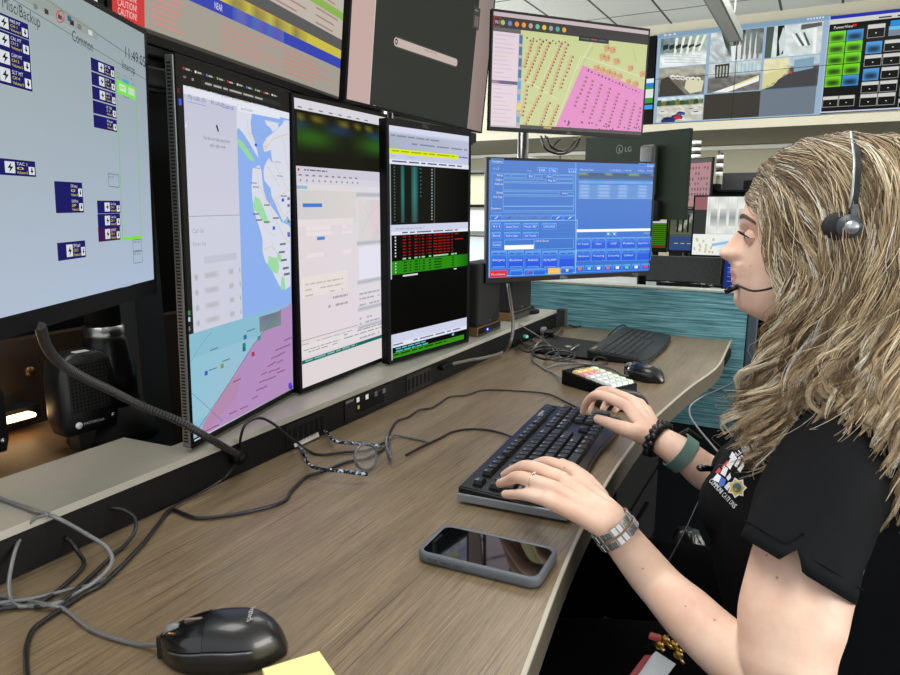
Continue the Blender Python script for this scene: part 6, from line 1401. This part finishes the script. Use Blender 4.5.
axn=axd.normalized()
def notch(A):   # slit a little right of the middle of the side that faces the room
    d=abs((A-2.25+math.pi)%(2*math.pi)-math.pi); return max(0,.020*(1-d/.2)) if d<.2 else 0
inner=[]
for k in range(nk):
    A=2*math.pi*k/nk; RG[-1][k]=RG[-1][k]-axn*notch(A); RG[-2][k]=RG[-2][k]-axn*notch(A)*.45
for j in range(16,9,-1): c=ax0.lerp(hc,j/16); inner.append([p+(c-p).normalized()*.0016 for p in RG[j]])
q=MB(); q.loft(RG+inner,cap=False)
ring=[p+(p-hc).normalized()*.0011-axn*.018 for p in RG[-1]]; q.tube(ring+[ring[0]],.0007,5,cap=False)
sleeve=q.build('sl',SH)
bmx=bmesh.new(); bmx.from_mesh(body_sh.data); bmx.from_mesh(sleeve.data)
# chest open collar: placket and collar
bmx.to_mesh(body_sh.data); bmx.free(); bpy.data.objects.remove(sleeve)
for p in body_sh.data.polygons: p.use_smooth=True
c=MB()
for sd in (-1,1):
    c.loft([[V((-.042,.965+sd*.02,.925)),V((-.035,.965+sd*.075,.955)),V((.01,.965+sd*.078,.992)),V((.07,.965+sd*.07,1.0)),V((.098,.965+sd*.012,.995))],[V((-.028,.965+sd*.015,.955)),V((-.02,.965+sd*.05,.985)),V((.01,.965+sd*.06,1.015)),V((.06,.965+sd*.058,1.02)),V((.088,.965+sd*.01,1.02))]],closed=False,cap=False)
col_=c.build('collar',SH,person); sm=col_.modifiers.new('t','SOLIDIFY'); sm.thickness=.003; col_.data.transform(Matrix.Translation(-PO))
sbv=BVHTree.FromPolygons([v.co.copy() for v in body_sh.data.vertices],[tuple(p.vertices) for p in body_sh.data.polygons])
body_sh.data.transform(Matrix.Translation(-PO))
# embroidered chest emblem: thread shapes lying on the cloth
em=bmesh.new(); ecl=em.loops.layers.float_color.new('Col')
def stitch(P,c,off=.0012):
    vs=[]
    for x,y in P:
        d=ray(x,y).normalized(); h=sbv.ray_cast(CAM,d)
        if h[0] is None: return
        vs.append(h[0]+h[1]*off-PO)
    try: f=em.faces.new([em.verts.new(v) for v in vs])
    except ValueError: return
    for l in f.loops: l[ecl]=(*lin(c),1)
def stext(s,x0,y0,x1,y1,h,c):
    """letters laid one by one along a photo line"""
    L=math.hypot(x1-x0,y1-y0); ux_,uy_=(x1-x0)/L,(y1-y0)/L; step=L/len(s)
    for i,ch in enumerate(s):
        P,a,b=text_polys(ch); k=step*.86/max(.3,(b-a)); kh=h/.72; bx_,by_=x0+ux_*step*i,y0+uy_*step*i
        for p in P: stitch([(bx_+ux_*(x-a)*k+uy_*y*kh,by_+uy_*(x-a)*k-ux_*y*kh) for x,y in p],c,.0014)
stext('COMMUNICATIONS',709.5,482,735,509,5.2,(232,234,236))
stext('POLICE',733,461,750,448,4.6,(232,234,236))
stext('FIRE',741,462,754,451,4.2,(226,228,230))
def star(cx,cy,r1,r2,c,off,n=7):
    P=[(cx+(r1 if k%2==0 else r2)*math.cos(math.pi*k/n),cy+(r1 if k%2==0 else r2)*1.05*math.sin(math.pi*k/n)) for k in range(2*n)]
    for k in range(2*n): stitch([(cx,cy),P[k],P[(k+1)%(2*n)]],c,off)
star(738,488,10,7.2,(226,228,226),.0014); star(738,488,8,5.8,(206,184,96),.0018); star(738.5,488,4.6,4.3,(70,112,80),.0022,8); star(739.5,486,2.2,2.0,(70,96,150),.0026,6); star(737.5,490,1.6,1.5,(186,130,80),.0026,6)
for P,c in (([(713,480),(718,474),(722,477),(719,483)],(230,232,236)),([(719,483),(722,477),(727,480),(725,486),(721,487)],(70,110,200)),([(721,474),(725,466),(729,469),(726,477)],(232,234,236)),([(716,473),(720,468),(722,471),(719,475)],(210,50,60)),([(722,468),(728,461),(730,463),(725,469)],(200,60,70)),([(727,466),(732,458),(736,461),(731,470)],(234,236,238)),([(731,461),(735,455),(738,459),(734,465)],(226,228,230)),([(725,487),(730,482),(732,485),(728,491)],(224,228,236)),([(727,478),(731,473),(732,478),(729,481)],(230,232,236)),([(735,466),(740,457),(742,459),(738,468)],(232,232,234)),([(730,458),(733,452),(736,455),(733,459)],(232,232,234)),([(738,470),(744,462),(745,466),(741,473)],(228,230,232))): stitch(P,c)
me=bpy.data.meshes.new('embroidery'); em.to_mesh(me); em.free(); me.materials.append(PAINT); eo=bpy.data.objects.new('embroidery',me); put(eo,body_sh)
# ================================================================ JEWELLERY AND WATCH
def ring_on(c,axis,rx,ry,up=V((0,0,1)),n=40,squash=1):
    axis=axis.normalized(); u=axis.cross(up).normalized(); w=u.cross(axis).normalized(); return [c+u*rx*math.cos(2*math.pi*k/n)+w*ry*math.sin(2*math.pi*k/n) for k in range(n)],u,w
axL=(fm[2]-W_L).normalized()
for bi,(off,lab) in enumerate(((.008,'silver link bracelet nearer the hand with an orange square link'),(.0195,'silver link bracelet nearer the elbow with a yellow link'))):
    cbr=W_L+axL*off; rt_=empty('bracelet',cbr); tag(rt_,lab,'bracelet')
    P,u,w=ring_on(V((0,0,0)),axL,.0258+.0008*bi,.0248+.0008*bi,n=22)
    lk=MB(); 
    for k in range(22):
        p=P[k]; t=(P[(k+1)%22]-P[k-1]).normalized(); nn=p.normalized(); Rm_=Matrix((t,axL,nn)).transposed(); b=MB().box(p,(.0066,.0092,.0026),Rm_,bev=.0006)
        special=(bi==0 and k==8) or (bi==1 and k in (8,13))
        b.build('link',mat('orange enamel',(196,90,50),.35) if (bi==0 and k==8) else (mat('amber enamel',(222,190,96),.35) if special else mat('polished links',(176,170,158) if k%3 else (206,206,204),.22,.85)),rt_)
pr_=Hm[2].lerp(Hp[2],.6); axr=(Hp[2]-Hm[2]).normalized(); P,u,w=ring_on(V((0,0,0)),axr,.0098,.0098)
o=MB().tube(P+[P[0]],.0009,6,cap=False).ball(w*.0112,.0016).ball(w*.0108+u*.003,.0012).ball(w*.0108-u*.003,.0012).build('ring',mat('silver ring',(214,214,216),.12,1)); o.location=pr_; tag(o,'silver ring with small stones on the near hand','ring')
axR=(at(684,455,.785)-W_R).normalized(); cs_=W_R+axR*.008
b=MB(); rs=random.Random(9)
P,u,w=ring_on(V((0,0,0)),axR,.0255,.0245,n=90)
Q=[p*(1+.10*math.sin(k*1.9)+.05*rs.random())+axR*(.0045*math.sin(k*1.13)+.002*rs.random()) for k,p in enumerate(P)]
b.tube(Q+[Q[0]],[.0048+.0018*abs(math.sin(k*1.4)) for k in range(91)],8,cap=False); o=b.build('scrunchie',mat('satin black',(16,16,17),.4)); o.location=cs_; tag(o,'black crinkled scrunchie around the far wrist','hair tie')
wc=at(684,455,.785).lerp(W_R,.10); axw=(fr_-at(684,455,.785)).normalized(); wt=empty('wrist_watch',wc); tag(wt,'smart watch on the far wrist with a grey green band','watch')
P,u,w=ring_on(V((0,0,0)),axw,.0285,.0280,n=40)
g=MB(); g.loft([[p-axw*.010,p+axw*.010,p*1.07+axw*.010,p*1.07-axw*.010] for p in P]+[[P[0]-axw*.010,P[0]+axw*.010,P[0]*1.07+axw*.010,P[0]*1.07-axw*.010]],smooth=False,cap=False); g.build('band',mat('sage silicone',(104,134,124),.5),wt)
kw=max(range(40),key=lambda k:(P[k].normalized()).dot(V((.25,.75,.6)).normalized())); pn=P[kw].normalized(); t_=pn.cross(axw).normalized(); Rw=Matrix((t_,axw,pn)).transposed()
MB().box(pn*.031,(.034,.029,.009),Rw,bev=.003,seg=3).build('watch_case',mat('dark aluminium',(40,42,44),.3,.7),wt); MB().box(pn*.036,(.030,.025,.001),Rw).build('watch_face',BLKG,wt)
# ================================================================ HEADSET
hs=empty('headset',V((.028,.885,1.135))); HO=V(hs.location); tag(hs,'thin black headset worn over the blonde hair with a mouth microphone','headset')
ear=atY(847,226,.848); topc=atY(858,139,.965)
GRM=mat('headset grey',(104,106,110),.35,.3); PADM=mat('foam pad',(34,36,40),.7,bump=(900,.3))
earF=V((ear.x,YM*2-ear.y,ear.z)); topz=atY(853,142,.965)
arc=spline([ear+V((.004,-.004,.018)),atY(856.5,190,.843),atY(858,165,.855),atY(857,150,.876),V((topz.x+.0,.93,topz.z+.006)),V((topz.x+.0,YM,topz.z+.010)),V((topz.x,YM*2-.925,topz.z-.003)),V((ear.x+.006,YM*2-.85,ear.z+.05)),earF+V((.004,.004,.018))],10)
def flat(mb,P,w,t,side):
    R=[]
    for i,p in enumerate(P):
        d=(P[min(i+1,len(P)-1)]-P[max(i-1,0)]).normalized(); n=d.cross(side).normalized(); R.append([p+side*w+n*t,p-side*w+n*t,p-side*w-n*t,p+side*w-n*t])
    mb.loft(R,smooth=False)
g=MB(); flat(g,[p-HO for p in arc],.0030,.0011,V((1,0,0))); g.build('headband',mat('band black',(28,29,32),.3),hs)
g=MB(); g.tube([p-HO+V((-.0035,0,.0)) for p in arc],.0016,6); g.build('band_wire',mat('pale wire',(186,190,186),.3,.5),hs)
for e_,sg in ((ear,-1),(earF,1)):
    c0=e_-HO; MB().ball(c0+V((-.006,0,0)),.0185,(1,.42,.84)).build('ear_cushion',PADM,hs)
    MB().cyl(c0+V((.002,sg*.008,0)),.0125,.006,(0,1,0),28).build('ear_housing',mat('housing dark',(72,76,82),.35),hs); MB().cyl(c0+V((.004,sg*.0115,-.001)),.007,.003,(0,1,0),24).build('cap',mat('silver cap',(178,182,186),.3,.6),hs)
    MB().box(c0+V((.005,sg*.009,.014)),(.006,.003,.018),bev=.001).build('slider',GRM,hs)
mic=atY(728,290,.94)
bm_=spline([ear-HO+V((-.01,-.003,-.012)),atY(815,262,.872)-HO,atY(782,284,.882)-HO,atY(755,291,.905)-HO,atY(738,286,.93)-HO,mic-HO+V((.006,0,.002))],8)
MB().tube(bm_,.0014,8).build('boom',CABLE,hs)
MB().tube([mic-HO+V((.012,-.003,.0055)),mic-HO+V((.004,0,.002)),mic-HO+V((-.003,.002,-.003))],[.0034,.0042,.0032],12).build('microphone',BLKG,hs)
# cord: from the desk side, clip on the shirt, down to the lap
def sh_hit(x,y,off=.004):
    h=sbv.ray_cast(CAM,ray(x,y).normalized()); return (h[0]+h[1]*off) if h[0] else None
cp=atD(718,469,.965); 
P=[atD(785,344,1.0),atD(770,352,1.03),atD(756,361,1.10),atD(738,380,1.2),atD(714,392,1.28),atD(702,397,1.3),atD(691,405,1.28),atD(690,415,1.22),atD(698,428,1.15),atD(712,445,1.07),atD(724,460,1.0),cp]
o=MB().tube([p-HO for p in spline(P,8)],.0016,8).build('cord',mat('cord grey',(120,122,122),.4),hs)
P=[cp+V((0,0,0)),atD(708,482,.96),atD(697,505,.95),atD(683,535,.93),atD(668,562,.92),atD(652,590,.91)]
o=MB().tube([p-HO for p in spline(P,8)],.0012,8).build('cord',CABLE,hs)
ck=empty('cord_clip',cp); tag(ck,'small black clip holding the cord at the front of the shirt','clip')
a_=atD(701,468,.955)-cp; b_2=atD(718,470,.965)-cp; MB().tube([a_,a_.lerp(b_2,.5)+V((0,0,.001)),b_2],[.0052,.0045,.004],12).build('clip_body',BLKG,ck); MB().ball(a_,.0065,(1,1,.7)).build('clip_head',BLKG,ck)
# ================================================================ CHAIR, LAP AND FLOOR THINGS
ch=empty('office_chair',(.13,.96,0)); tag(ch,'black swivel chair carrying the seated operator','chair')
CF=mat('chair fabric',(9,9,10),.95,spec=.1,bump=(400,.3))
def L_(P,z): return [V((x,y,z)) for x,y in P]
sq=[( .24*math.copysign(abs(math.cos(a))**.6,math.cos(a)),.25*math.copysign(abs(math.sin(a))**.6,math.sin(a))) for a in [2*math.pi*k/32 for k in range(32)]]
MB().loft([L_([(x*.9,y*.9) for x,y in sq],.36),L_(sq,.375),L_(sq,.41),L_([(x*.93,y*.93) for x,y in sq],.43)]).build('seat',CF,ch)
g=MB(); g.loft([[V((.20+.02*(z-.5)+.05*(abs(y)/.22)**2*-1,y*(1 if z<.85 else .9),z)) for y in [-.22+.055*k for k in range(9)]]+[V((.25+.02*(z-.5)-.05*(abs(y)/.22)**2,y*(1 if z<.85 else .9),z)) for y in [.22-.055*k for k in range(9)]] for z in (.50,.55,.65,.75,.85,.93)]); g.build('backrest',CF,ch)
MB().tube([(.18,0,.37),(.29,0,.40),(.285,0,.60)],.02,10).build('back_bar',BLKM,ch); MB().tube([(0,0,.36),(0,0,.10)],.028,16).build('gas_lift',STEEL,ch)
for k in range(5): 
    a=2*math.pi*k/5+.3; MB().tube([(0,0,.11),(.28*math.cos(a),.28*math.sin(a),.075)],[.025,.015],10).build('leg',BLKM,ch); MB().cyl((.29*math.cos(a),.29*math.sin(a),.032),.03,.035,(math.sin(a),-math.cos(a),0),16).build('caster',BLK,ch)
# badge and keys hanging at the near thigh
bc=atD(655,664,.79)
bd=empty('id_badge',bc); tag(bd,'white and dark red identity card with keys low in the picture under the forearm','badge')
RB=Matrix.Rotation(math.radians(118),3,'Z')@Matrix.Rotation(math.radians(62),3,'X')
cq=Canvas(V((0,0,0)),Matrix.Identity(3),.075,.05); cq.bg((150,154,158)); cq.frect(0,0,.34,1,(96,20,26),1); cq.bars(.4,.1,.9,5,.14,(90,92,96),.4,2,seed=3); 
def bpos(x,y,D=.86): return atD(x,y,D-.07)-bc
g=MB(); q=[bpos(633,675),bpos(656,651,.875),bpos(676,664,.87),bpos(655,692,.855)]
g.loft([[p for p in q],[p+V((-.0012,.0,-.0018)) for p in q]],smooth=False); g.build('card',mat('card white',(168,172,176),.5),bd)
g=MB(); q2=[bpos(629,676,.858),bpos(645,655,.868),bpos(652,655,.868),bpos(636,678,.858)]; g.loft([[p for p in q2],[p+V((-.001,0,-.0015)) for p in q2]],smooth=False); g.build('card_sleeve',mat('dark red card',(120,26,32),.5),bd)
ky=[((673,645),(683,652)),((665,640),(672,648)),((678,655),(684,664)),((659,645),(664,651))]
for k,(a,b) in enumerate(ky):
    o=empty('key',atD(*a,.80)); tag(o,['brass key nearest the forearm under the card holder','brass key left of the first one','brass key lowest beside the white card','small brass key beside the red tag'][k],'key','keys beside the identity card'); v0=atD(*b,.795)-V(o.location)
    BRS=mat('brass',(176,140,70),.3,.9); MB().tube([V((0,0,0)),v0],.0022,6).build('blade',BRS,o); MB().ball((0,0,0),.006,(1,.4,1)).build('bow',BRS,o)
p=atD(655,637,.80); o=MB().box((0,0,0),(.014,.01,.005),bev=.0015).build('tag',mat('red tag',(170,60,50),.5)); o.location=p; tag(o,'small red plastic tag above the identity card','tag')
p=atD(643,648,.81); p2=atD(672,634,.80); o=MB().tube([p,p2],.0012,6).build('lanyard',CABLE); set_origin(o,(p+p2)/2); tag(o,'thin dark lanyard end crossing above the identity card','lanyard')
# crumpled bag hanging under the desk behind the forearm
g=MB(); rb=random.Random(2); c0=atD(686,555,1.25); rgs=[]
for i in range(16):
    t=i/15; z=.05-.13*t; r=.030*math.sin(math.pi*(.12+.8*t))**.7; rgs.append([V((r*math.cos(a)*(1+.28*math.sin(5*a+t*9)+.12*rb.random()),r*math.sin(a)*(1+.25*math.sin(4*a-t*7)+.1*rb.random()),z)) for a in [2*math.pi*k/30 for k in range(30)]])
g.loft(rgs); o=g.build('plastic_bag',mat('crumpled grey plastic',(34,36,36),.3,spec=.4)); o.location=c0; tag(o,'small crumpled dark plastic bag hanging behind the near forearm','bag')
o=MB().box((0,0,0),(.03,.45,.5)).build('side_pedestal',mat('pedestal black',(24,24,25),.6)); 
bpy.data.objects.remove(o)
pe=empty('drawer_pedestal',(-.50,1.62,0)); tag(pe,'dark metal drawer pedestal under the far half of the desk','cabinet')
MB().b2((-.17,-.24,.03),(.15,.24,.66),bev=.004).build('body',mat('pedestal black',(9,9,9),.6,spec=.2),pe)
for k in range(3): d_=MB().b2((.15,-.23,.05+.2*k),(.165,.23,.235+.2*k),bev=.002).build('drawer',mat('drawer black',(11,11,12),.6,spec=.2),pe); MB().b2((.165,-.08,.19+.2*k),(.175,.08,.20+.2*k)).build('handle',BLK,d_)
# ================================================================ HAIR
G_=[
[(752,196,.950),(765,212,.912),(777,243,.893),(786,280,.880),(785,322,.868),(768,366,.855),(745,403,.848),(728,438,.845)],
[(753,190,.955),(775,213,.903),(793,253,.882),(801,300,.870),(790,350,.857),(760,400,.842),(748,437,.835),(744,462,.83)],
[(758,180,.958),(783,203,.898),(806,250,.874),(813,300,.862),(801,355,.850),(784,410,.832),(770,450,.822),(766,482,.82)],
[(764,170,.960),(796,194,.894),(826,245,.868),(833,300,.857),(816,355,.843),(800,410,.822),(790,450,.812),(785,488,.81)],
[(773,160,.962),(809,181,.890),(841,230,.862),(849,290,.853),(833,345,.838),(822,385,.812),(828,415,.792),(836,448,.785)],
[(786,152,.964),(823,171,.887),(859,225,.860),(863,285,.850),(854,340,.832),(850,380,.806),(860,410,.786),(872,436,.78)],
[(801,145,.965),(839,161,.886),(873,214,.858),(879,275,.848),(873,335,.830),(877,385,.802),(887,430,.782),(892,480,.775)],
[(821,141,.965),(857,154,.886),(889,204,.858),(897,270,.848),(894,335,.828),(896,390,.802),(901,450,.780),(893,530,.775)],
[(846,138,.965),(877,149,.888),(907,200,.862),(917,270,.853),(917,340,.838),(915,410,.812),(912,470,.790),(905,545,.785)],
[(871,139,.965),(900,152,.900),(928,205,.875),(938,280,.870),(940,350,.860),(936,420,.840),(931,480,.822),(926,555,.81)],
[(893,145,.965),(922,165,.925),(948,220,.905),(958,290,.900),(957,360,.892),(952,430,.872),(946,490,.86),(940,560,.86)],
[(906,156,.965),(934,190,.955),(958,240,.950),(966,310,.950),(964,380,.948),(959,450,.94),(953,520,.93),(948,580,.92)]]
GW=[[atY(*p) for p in g] for g in G_]
def far(P):
    out=[]
    for i,p in enumerate(P): out.append(V((p.x+(.0 if i<2 else .018+.012*max(0,i-2)),2*YM-p.y-(.004 if i else 0),p.z)))
    return out
GF=[far(g) for g in GW]
def guide(G,s):
    i=min(int(s),len(G)-2); f=s-i; return [a.lerp(b,f) for a,b in zip(G[i],G[i+1])]
NPT=36
def cr_arr(P,n):
    S=[]; m=len(P)-1
    for k in range(n):
        t=k/(n-1)*m; i=min(int(t),m-1); f=t-i; p1,p2=P[i],P[i+1]; p0=P[i-1] if i else P[0]*2-P[1]; p3=P[i+2] if i+2<=m else P[m]*2-P[m-1]
        S.append(.5*((2*p1)+(p2-p0)*f+(2*p0-5*p1+4*p2-p3)*f*f+(3*p1-p0-3*p2+p3)*f**3))
    return np.array([tuple(v) for v in S])
HCEN=np.array([.0,YM,1.10])
VER=[];COLR=[];FAC=[]
def strand(P,r0,col,tip=.25,root_dark=.55):
    n=len(P); d=np.gradient(P,axis=0); d/=np.linalg.norm(d,axis=1)[:,None]+1e-9
    up=np.array([.31,.87,.37]); a=np.cross(d,up); a/=np.linalg.norm(a,axis=1)[:,None]+1e-9; b=np.cross(d,a)
    t=np.linspace(0,1,n); r=(r0*(1-(1-tip)*t**3))[:,None]; base=len(VER)*0+strand.count
    for k in range(3):
        A=2*math.pi*k/3; strand.v.append(P+(a*math.cos(A)+b*math.sin(A))*r)
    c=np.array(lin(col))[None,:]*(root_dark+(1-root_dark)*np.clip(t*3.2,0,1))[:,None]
    for k in range(3): strand.c.append(c)
    i=np.arange(n-1)
    for k in range(3):
        k2=(k+1)%3; strand.f.append(np.stack([base+k*n+i,base+k*n+i+1,base+k2*n+i+1,base+k2*n+i],1))
    strand.count+=3*n
strand.v=[];strand.c=[];strand.f=[];strand.count=0
pal=[(112,92,70),(152,130,102),(182,158,124),(208,186,152),(228,210,178),(242,228,202),(252,243,226),(130,108,82)]
wts=[.14,.17,.18,.16,.14,.10,.05,.06]
hr=np.random.default_rng(5)
def clump(G,s,layer,nst,spread,lenf=1,wave=1):
    P=cr_arr(guide(G,s),NPT); t=np.linspace(0,1,NPT)
    out=P-HCEN; out[:,2]*=.4; out/=np.linalg.norm(out,axis=1)[:,None]
    d=np.gradient(P,axis=0); d/=np.linalg.norm(d,axis=1)[:,None]; side=np.cross(d,out); side/=np.linalg.norm(side,axis=1)[:,None]
    ph=1.9*s+1.3*math.sin(s*2.1)+hr.normal(0,.5); fr=3.2+.4*math.sin(s*1.3)+hr.normal(0,.3); amp=(.0034+.0110*np.clip(t*1.5,0,1)**1.2)*wave*hr.uniform(.55,1.25); ph2=hr.uniform(0,6.28)
    lay=layer*np.clip(t*7,.0,1)+.004
    C=P+side*(amp*np.sin(fr*6.28*t+ph))[:,None]+out*(lay+amp*.55*np.sin(fr*6.28*t+ph+1.4))[:,None]
    C+=side*(hr.normal(0,.012)*np.clip(t-.2,0,1))[:,None]+out*(hr.normal(0,.003)*t)[:,None]
    ci=hr.choice(8,p=wts); base=pal[ci]
    nend=int(NPT*min(1,lenf*(1-.42*hr.random()**1.8)))
    for k in range(nst):
        o1,o2=hr.normal(0,spread,2); e=hr.uniform(.02,.35); tl=np.clip(t*NPT/nend,0,1); prof_=np.clip(t*6+.35,0,1)*(1-(1-e)*tl**2.2); w2=hr.normal(0,.0012,2)
        S=C+side*(o1*prof_+w2[0]*np.sin(fr*9*t+ph2+k))[:,None]+out*(o2*.5*prof_)[:,None]
        n2=max(6,nend-int(hr.integers(0,4))); c=tuple(np.clip(np.array(base)*hr.uniform(.86,1.12)+hr.normal(0,5),20,250))
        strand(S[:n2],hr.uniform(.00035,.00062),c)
for k in range(400): clump(GW,hr.uniform(0,10.99),hr.uniform(-.009,.006),24,.0042)
for k in range(150): clump(GW,hr.uniform(0,10.99),hr.uniform(-.002,.008),10,.0022)
for k in range(60): clump(GW,hr.uniform(0,2.2),hr.uniform(-.004,.004),10,.0022,wave=1.3)
for k in range(170): clump(GF,hr.uniform(1.0,10.99),hr.uniform(-.008,.004),9,.003)
# loose fly-away hairs
for k in range(260): clump(GW if k%4 else GF,hr.uniform(0,11) if k%4 else hr.uniform(2,11),hr.uniform(.002,.012),1,.004,wave=1.8)
VV=np.concatenate(strand.v); CC=np.concatenate(strand.c); FF=np.concatenate(strand.f)
# under layer so that no scalp shows between locks: a closed sheet through the guides, drawn in towards the head
def sheet(G,inn,tmax):
    rows=[]
    for j in range(34):
        P=cr_arr(guide(G,min(j/33*11,10.999)),NPT)[:int(NPT*tmax)]; out=P-HCEN; out[:,2]*=.4; out/=np.linalg.norm(out,axis=1)[:,None]
        tt=np.linspace(0,1,len(P)); rows.append(P-out*inn+out*(.0022*np.sin(j*2.3+tt*9))[:,None])
    return np.array(rows)
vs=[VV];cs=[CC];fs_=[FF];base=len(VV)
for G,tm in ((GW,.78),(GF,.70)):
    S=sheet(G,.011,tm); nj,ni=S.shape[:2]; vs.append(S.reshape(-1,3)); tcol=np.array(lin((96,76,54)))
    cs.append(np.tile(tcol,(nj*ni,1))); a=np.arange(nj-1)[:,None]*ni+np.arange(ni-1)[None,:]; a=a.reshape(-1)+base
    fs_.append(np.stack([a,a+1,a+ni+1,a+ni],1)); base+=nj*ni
VV=np.concatenate(vs)-np.array(tuple(PO)); CC=np.concatenate(cs); FF=np.concatenate(fs_)
me=bpy.data.meshes.new('hair'); me.vertices.add(len(VV)); me.vertices.foreach_set('co',VV.astype(np.float32).ravel())
me.loops.add(len(FF)*4); me.loops.foreach_set('vertex_index',FF.astype(np.int32).ravel()); me.polygons.add(len(FF)); me.polygons.foreach_set('loop_start',np.arange(len(FF),dtype=np.int32)*4); me.polygons.foreach_set('use_smooth',np.ones(len(FF),dtype=bool))
me.update(calc_edges=True); ca=me.color_attributes.new('Col','FLOAT_COLOR','POINT'); ca.data.foreach_set('color',np.concatenate([CC,np.ones((len(CC),1))],1).astype(np.float32).ravel())
hm_=bpy.data.materials.new('blonde hair'); hm_.use_nodes=True; nt=hm_.node_tree; b=nt.nodes['Principled BSDF']; a=nt.nodes.new('ShaderNodeVertexColor'); a.layer_name='Col'; nt.links.new(a.outputs[0],b.inputs['Base Color']); b.inputs['Roughness'].default_value=.5; b.inputs['Specular IOR Level'].default_value=.22
me.materials.append(hm_); put(bpy.data.objects.new('hair',me),person)
# ================================================================ LIGHT
w=bpy.data.worlds.new('world'); sc.world=w; w.use_nodes=True; bgn=w.node_tree.nodes['Background']; bgn.inputs['Color'].default_value=(.93,.97,1,1); bgn.inputs['Strength'].default_value=1.15
def area(name,loc,rot,sx,sy,power,col=(1,1,1)):
    l=bpy.data.lights.new(name,'AREA'); l.shape='RECTANGLE'; l.size=sx; l.size_y=sy; l.energy=power; l.color=col
    o=bpy.data.objects.new(name,l); o.location=loc; o.rotation_euler=rot; COL.objects.link(o); return o
area('window_daylight_left',(-6.8,3,1.9),(0,-math.pi/2,0),2.0,10,760,(.95,.98,1))
area('window_daylight_right',(5.8,1.5,1.8),(0,math.pi/2,0),1.9,6,430,(1,.98,.95))  # unseen fill light added at the right wall opening
area('ceiling_light_near',(-1.0,.4,3.2),(0,0,0),1.6,1.2,48,(1,.97,.92))  # unseen overhead lamp, added to brighten the face
area('ceiling_light_side',(-2.7,1.0,3.2),(0,-.5,0),1.2,1.2,52,(1,.97,.93))  # second added fill lamp, slanted towards the face from the left
area('ceiling_light_mid',(-1.2,3.8,3.2),(0,0,0),1.2,2.4,50,(1,.97,.92))
area('ceiling_light_far',(0,7.2,3.2),(0,0,0),3,2,55,(1,.97,.92))
pl_=bpy.data.lights.new('strip_glow','AREA'); pl_.shape='RECTANGLE'; pl_.size=.5; pl_.size_y=.03; pl_.energy=1.6; pl_.color=(1,.62,.28)
po=bpy.data.objects.new('strip_glow',pl_); po.location=(-1.17,.2,pL.z+.03); po.rotation_euler=(0,-math.pi/2+.5,0); COL.objects.link(po)
sc.view_settings.view_transform='Standard'; sc.view_settings.look='None'; sc.view_settings.gamma=1; sc.view_settings.exposure=0; sc.view_settings.use_curve_mapping=False
